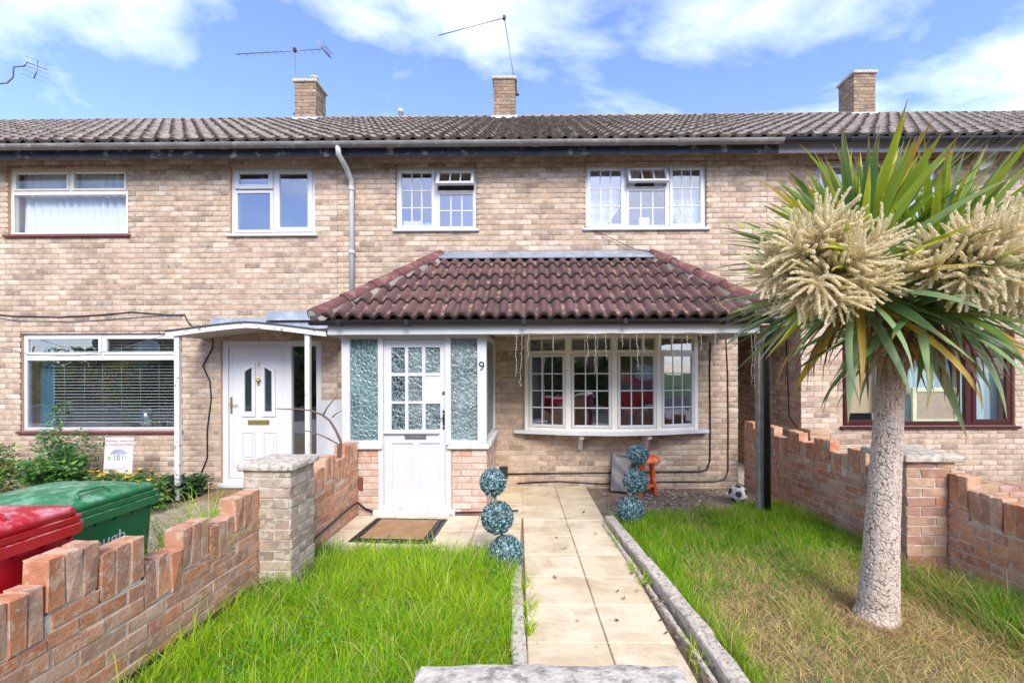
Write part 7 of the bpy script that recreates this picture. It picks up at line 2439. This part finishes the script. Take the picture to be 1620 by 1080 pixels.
# ------------------------------------------------------------------ across the street: seen only in the window panes
M_CROWN = M_LEAFA
def crown_mesh(n, rx, rz, seed, tints, leaf=.16):
    q = np.random.default_rng(seed)
    # lobes scattered through the crown, leaves scattered through the lobes
    L_ = q.normal(0, 1, (26, 3)); L_ /= np.linalg.norm(L_, axis=1)[:, None]; L_ *= q.uniform(.35, 1, (26, 1)) ** .5
    L_ *= np.array([rx, rx, rz])
    k = q.integers(0, 26, n)
    d = q.normal(0, 1, (n, 3)); d /= np.linalg.norm(d, axis=1)[:, None]
    c = L_[k] + d * (q.uniform(.2, 1, (n, 1)) ** .4) * rx * .38
    nrm = d + q.normal(0, .6, (n, 3)); nrm /= np.linalg.norm(nrm, axis=1)[:, None]
    a = np.cross(nrm, q.normal(0, 1, (n, 3))); a /= np.linalg.norm(a, axis=1)[:, None]; b = np.cross(nrm, a)
    l = leaf * q.uniform(.6, 1.2, (n, 1))
    V = np.stack([c - a * l, c + b * l * .6, c + a * l, c - b * l * .6], 1).reshape(-1, 3)
    t = np.array(tints)[q.integers(0, len(tints), n)] * q.uniform(.7, 1.3, (n, 1))
    return V, np.repeat(np.concatenate([t, np.ones((n, 1))], 1), 4, axis=0)


def street_tree(name, label, x, y, h, rx, rz, seed, tints, n=5000, leaf=.17):
    t = thing(name, label, 'tree', (x, y, -.1))
    m = MB(); m.tube([(x, y, -.1), (x + .05, y, h * .3), (x - .05, y + .1, h * .6), (x, y, h * .85)], [.22, .17, .13, .05], 10)
    for k in range(5):
        a = k * 1.3; m.tube([(x, y, h * .4), (x + math.cos(a) * rx * .4, y + math.sin(a) * rx * .4, h * .6), (x + math.cos(a) * rx * .75, y + math.sin(a) * rx * .75, h * .75)], [.09, .06, .02], 6)
    m.build('trunk', M_TIMBER, t)
    V, col = crown_mesh(n, rx, rz, seed, tints, leaf)
    V = V + np.array([x, y, h - rz * .75])
    np_mesh('crown', V, np.arange(len(V)).reshape(-1, 4), M_LEAFA, t, False, {'tint': col})
    return t


GT = [(.03, .085, .02), (.05, .12, .025), (.02, .06, .015), (.08, .16, .03)]
street_tree('street_tree', 'tall green tree across the road opposite number 9', -3.0, -19.0, 9.5, 2.6, 3.2, 1, GT)
street_tree('street_tree', 'dark green tree across the road opposite the palm', 7.5, -17.0, 8.0, 2.4, 2.8, 2, GT)
street_tree('street_tree', 'broad tree across the road at the far left', -15.0, -15.0, 7.0, 3.0, 2.5, 3, GT)
street_tree('street_tree', 'round tree across the road at the far right', 16.0, -18.0, 8.5, 3.0, 3.0, 4, GT)
hd = thing('hedge', 'long dark green hedge along the far side of the road', 'hedge', (-14, -10.4, -.1))
q = np.random.default_rng(70); n = 16000
c = np.stack([q.uniform(-34, 1.0, n), -10.4 + q.normal(0, .35, n), q.uniform(-.1, 1, n)], 1)
c[:, 2] = c[:, 2] * (2.5 + .5 * np.sin(c[:, 0] * 1.3) + .3 * np.sin(c[:, 0] * 3.1))
nr = q.normal(0, 1, (n, 3)); nr /= np.linalg.norm(nr, axis=1)[:, None]
a = np.cross(nr, q.normal(0, 1, (n, 3))); a /= np.linalg.norm(a, axis=1)[:, None]; b = np.cross(nr, a)
V = np.stack([c - a * .15, c + b * .1, c + a * .15, c - b * .1], 1).reshape(-1, 3)
tt = np.array(GT)[q.integers(0, 4, n)] * q.uniform(.6, 1.3, (n, 1))
np_mesh('foliage', V, np.arange(n * 4).reshape(-1, 4), M_LEAFA, hd, False, {'tint': np.repeat(np.concatenate([tt, np.ones((n, 1))], 1), 4, axis=0)})
m = MB(); m.box(-34, -10.6, -.1, 1.0, -10.2, 1.9); m.build('woody_core', M_LAWNBASE, hd)
for i, (x, lab, ti, h_) in enumerate(((-21.5, 'yellow flowered shrub on the far verge', [(.62, .40, .02), (.50, .36, .03), (.08, .16, .02), (.26, .28, .03)], 2.4), (-24.6, 'second yellow flowered shrub beyond the first on the verge', [(.55, .38, .02), (.40, .33, .03), (.08, .16, .02), (.18, .24, .03)], 2.6))):
    t = thing('shrub', lab, 'shrub', (x, -9.8, -.1))
    V, col = crown_mesh(2600, 1.3, h_ * .5, 40 + i, ti, .09)
    V = V + np.array([x, -9.8, h_ * .52]); np_mesh('foliage', V, np.arange(len(V)).reshape(-1, 4), M_LEAFA, t, False, {'tint': col})
    m = MB(); m.tube([(x, -9.8, -.1), (x, -9.8, h_ * .6)], [.06, .02], 6); m.build('stem', M_TIMBER, t)

hx = thing('garage_block', 'pale rendered garage block across the road', 'garage', (3.5, -14, -.1))
m = MB(); m.box(.5, -17, -.1, 6.5, -13.2, 2.3); m.build('wall', simple('pale_render', (.50, .49, .46), .9, .08), hx)
m = MB(); m.box(.3, -17.2, 2.301, 6.7, -13.0, 2.45); m.build('roof', M_METAL, hx)
for k in range(2):
    m = MB(); m.box(.8 + 2.9 * k, -13.195, -.08, 3.3 + 2.9 * k, -13.15, 2.0, 0, None, .01); m.build('garage_door', M_PIPEG, hx)
bh = thing('brick_house', 'long brick terrace across the road with a tiled roof', 'house', (-10, -28, -.1))
m = MB(); m.box(-40, -34, -.1, 40, -27, 5.2); m.build('wall', M_CHIM, bh)
m = MB(); m.prism([(-41, -34.5, 5.2), (-41, -26.5, 5.2), (-41, -30.5, 7.8)], (82, 0, 0)); m.build('roof', M_ROOF, bh)
for k in range(12):
    for z in (.9, 3.4):
        m = MB(); m.box(-36 + k * 6, -26.99, z, -34 + k * 6, -26.95, z + 1.3, 0, None, .01); m.build('window', M_UPVC, bh)

# red hatchback parked at the kerb
M_CARR = simple('red_car_paint', (.42, .012, .02), .22, .03, 2, spec=.6)
M_CARG = simple('car_glass', (.03, .04, .05), .08, .1, 1, spec=.8)
cr = thing('parked_car', 'red hatchback parked at the kerb', 'car', (4.9, -3.6, -.09))
def carsec(x, hw, zb, zs, zt, rw):
    return [(x, -3.6 - hw, zb), (x, -3.6 - hw * 1.02, zs * .7), (x, -3.6 - hw, zs), (x, -3.6 - rw, zt), (x, -3.6 + rw, zt), (x, -3.6 + hw, zs), (x, -3.6 + hw * 1.02, zs * .7), (x, -3.6 + hw, zb)]
m = MB()
m.loft([carsec(2.95, .70, .25, .62, .66, .6), carsec(3.1, .82, .16, .74, .80, .7), carsec(3.9, .86, .14, .88, .96, .72), carsec(4.2, .86, .14, .92, 1.05, .70), carsec(4.9, .86, .14, .94, 1.42, .58), carsec(5.6, .86, .14, .94, 1.46, .58), carsec(6.4, .85, .14, .95, 1.36, .56), carsec(6.85, .82, .16, .93, 1.0, .62), carsec(6.95, .74, .28, .80, .84, .6)], smooth=False)
m.build('body', M_CARR, cr)
for s in (-1, 1):
    m = MB(); yy = -3.6 + s * .80
    m.prism([(4.35, yy + s * .055, .97), (6.55, yy + s * .045, .98), (6.35, yy - s * .17, 1.30), (5.0, yy - s * .17, 1.36)], (0, s * .012, .006)); m.build('side_window', M_CARG, cr)
    for x in (3.65, 6.15):
        m = MB(); m.lathe([(.0, -.10), (.22, -.10), (.31, -.09), (.32, 0), (.31, .09), (.22, .10), (.0, .10)], (x, -3.6 + s * .78, .23), 20, M=Matrix.Rotation(R(90), 4, 'X')); w = m.build('wheel', M_BLACK, cr)
        m = MB(); m.lathe([(.0, -.012), (.20, -.012), (.19, .012), (.0, .012)], (x, -3.6 + s * .888, .23), 16, M=Matrix.Rotation(R(90), 4, 'X')); m.build('rim', M_PIPEG, w)
    m = MB(); m.box(2.96, -3.6 + s * .62 - .10, .60, 3.06, -3.6 + s * .62 + .10, .72, 0, None, .02); m.build('headlight', M_UPVC, cr)
wheelie_bin('maroon wheelie bin standing on the pavement by the gate', .25, -1.35, .55, .60, 1.02, m_bin('maroon_bin_plastic', (.20, .012, .045), (.45, .25, .3)), -.03)
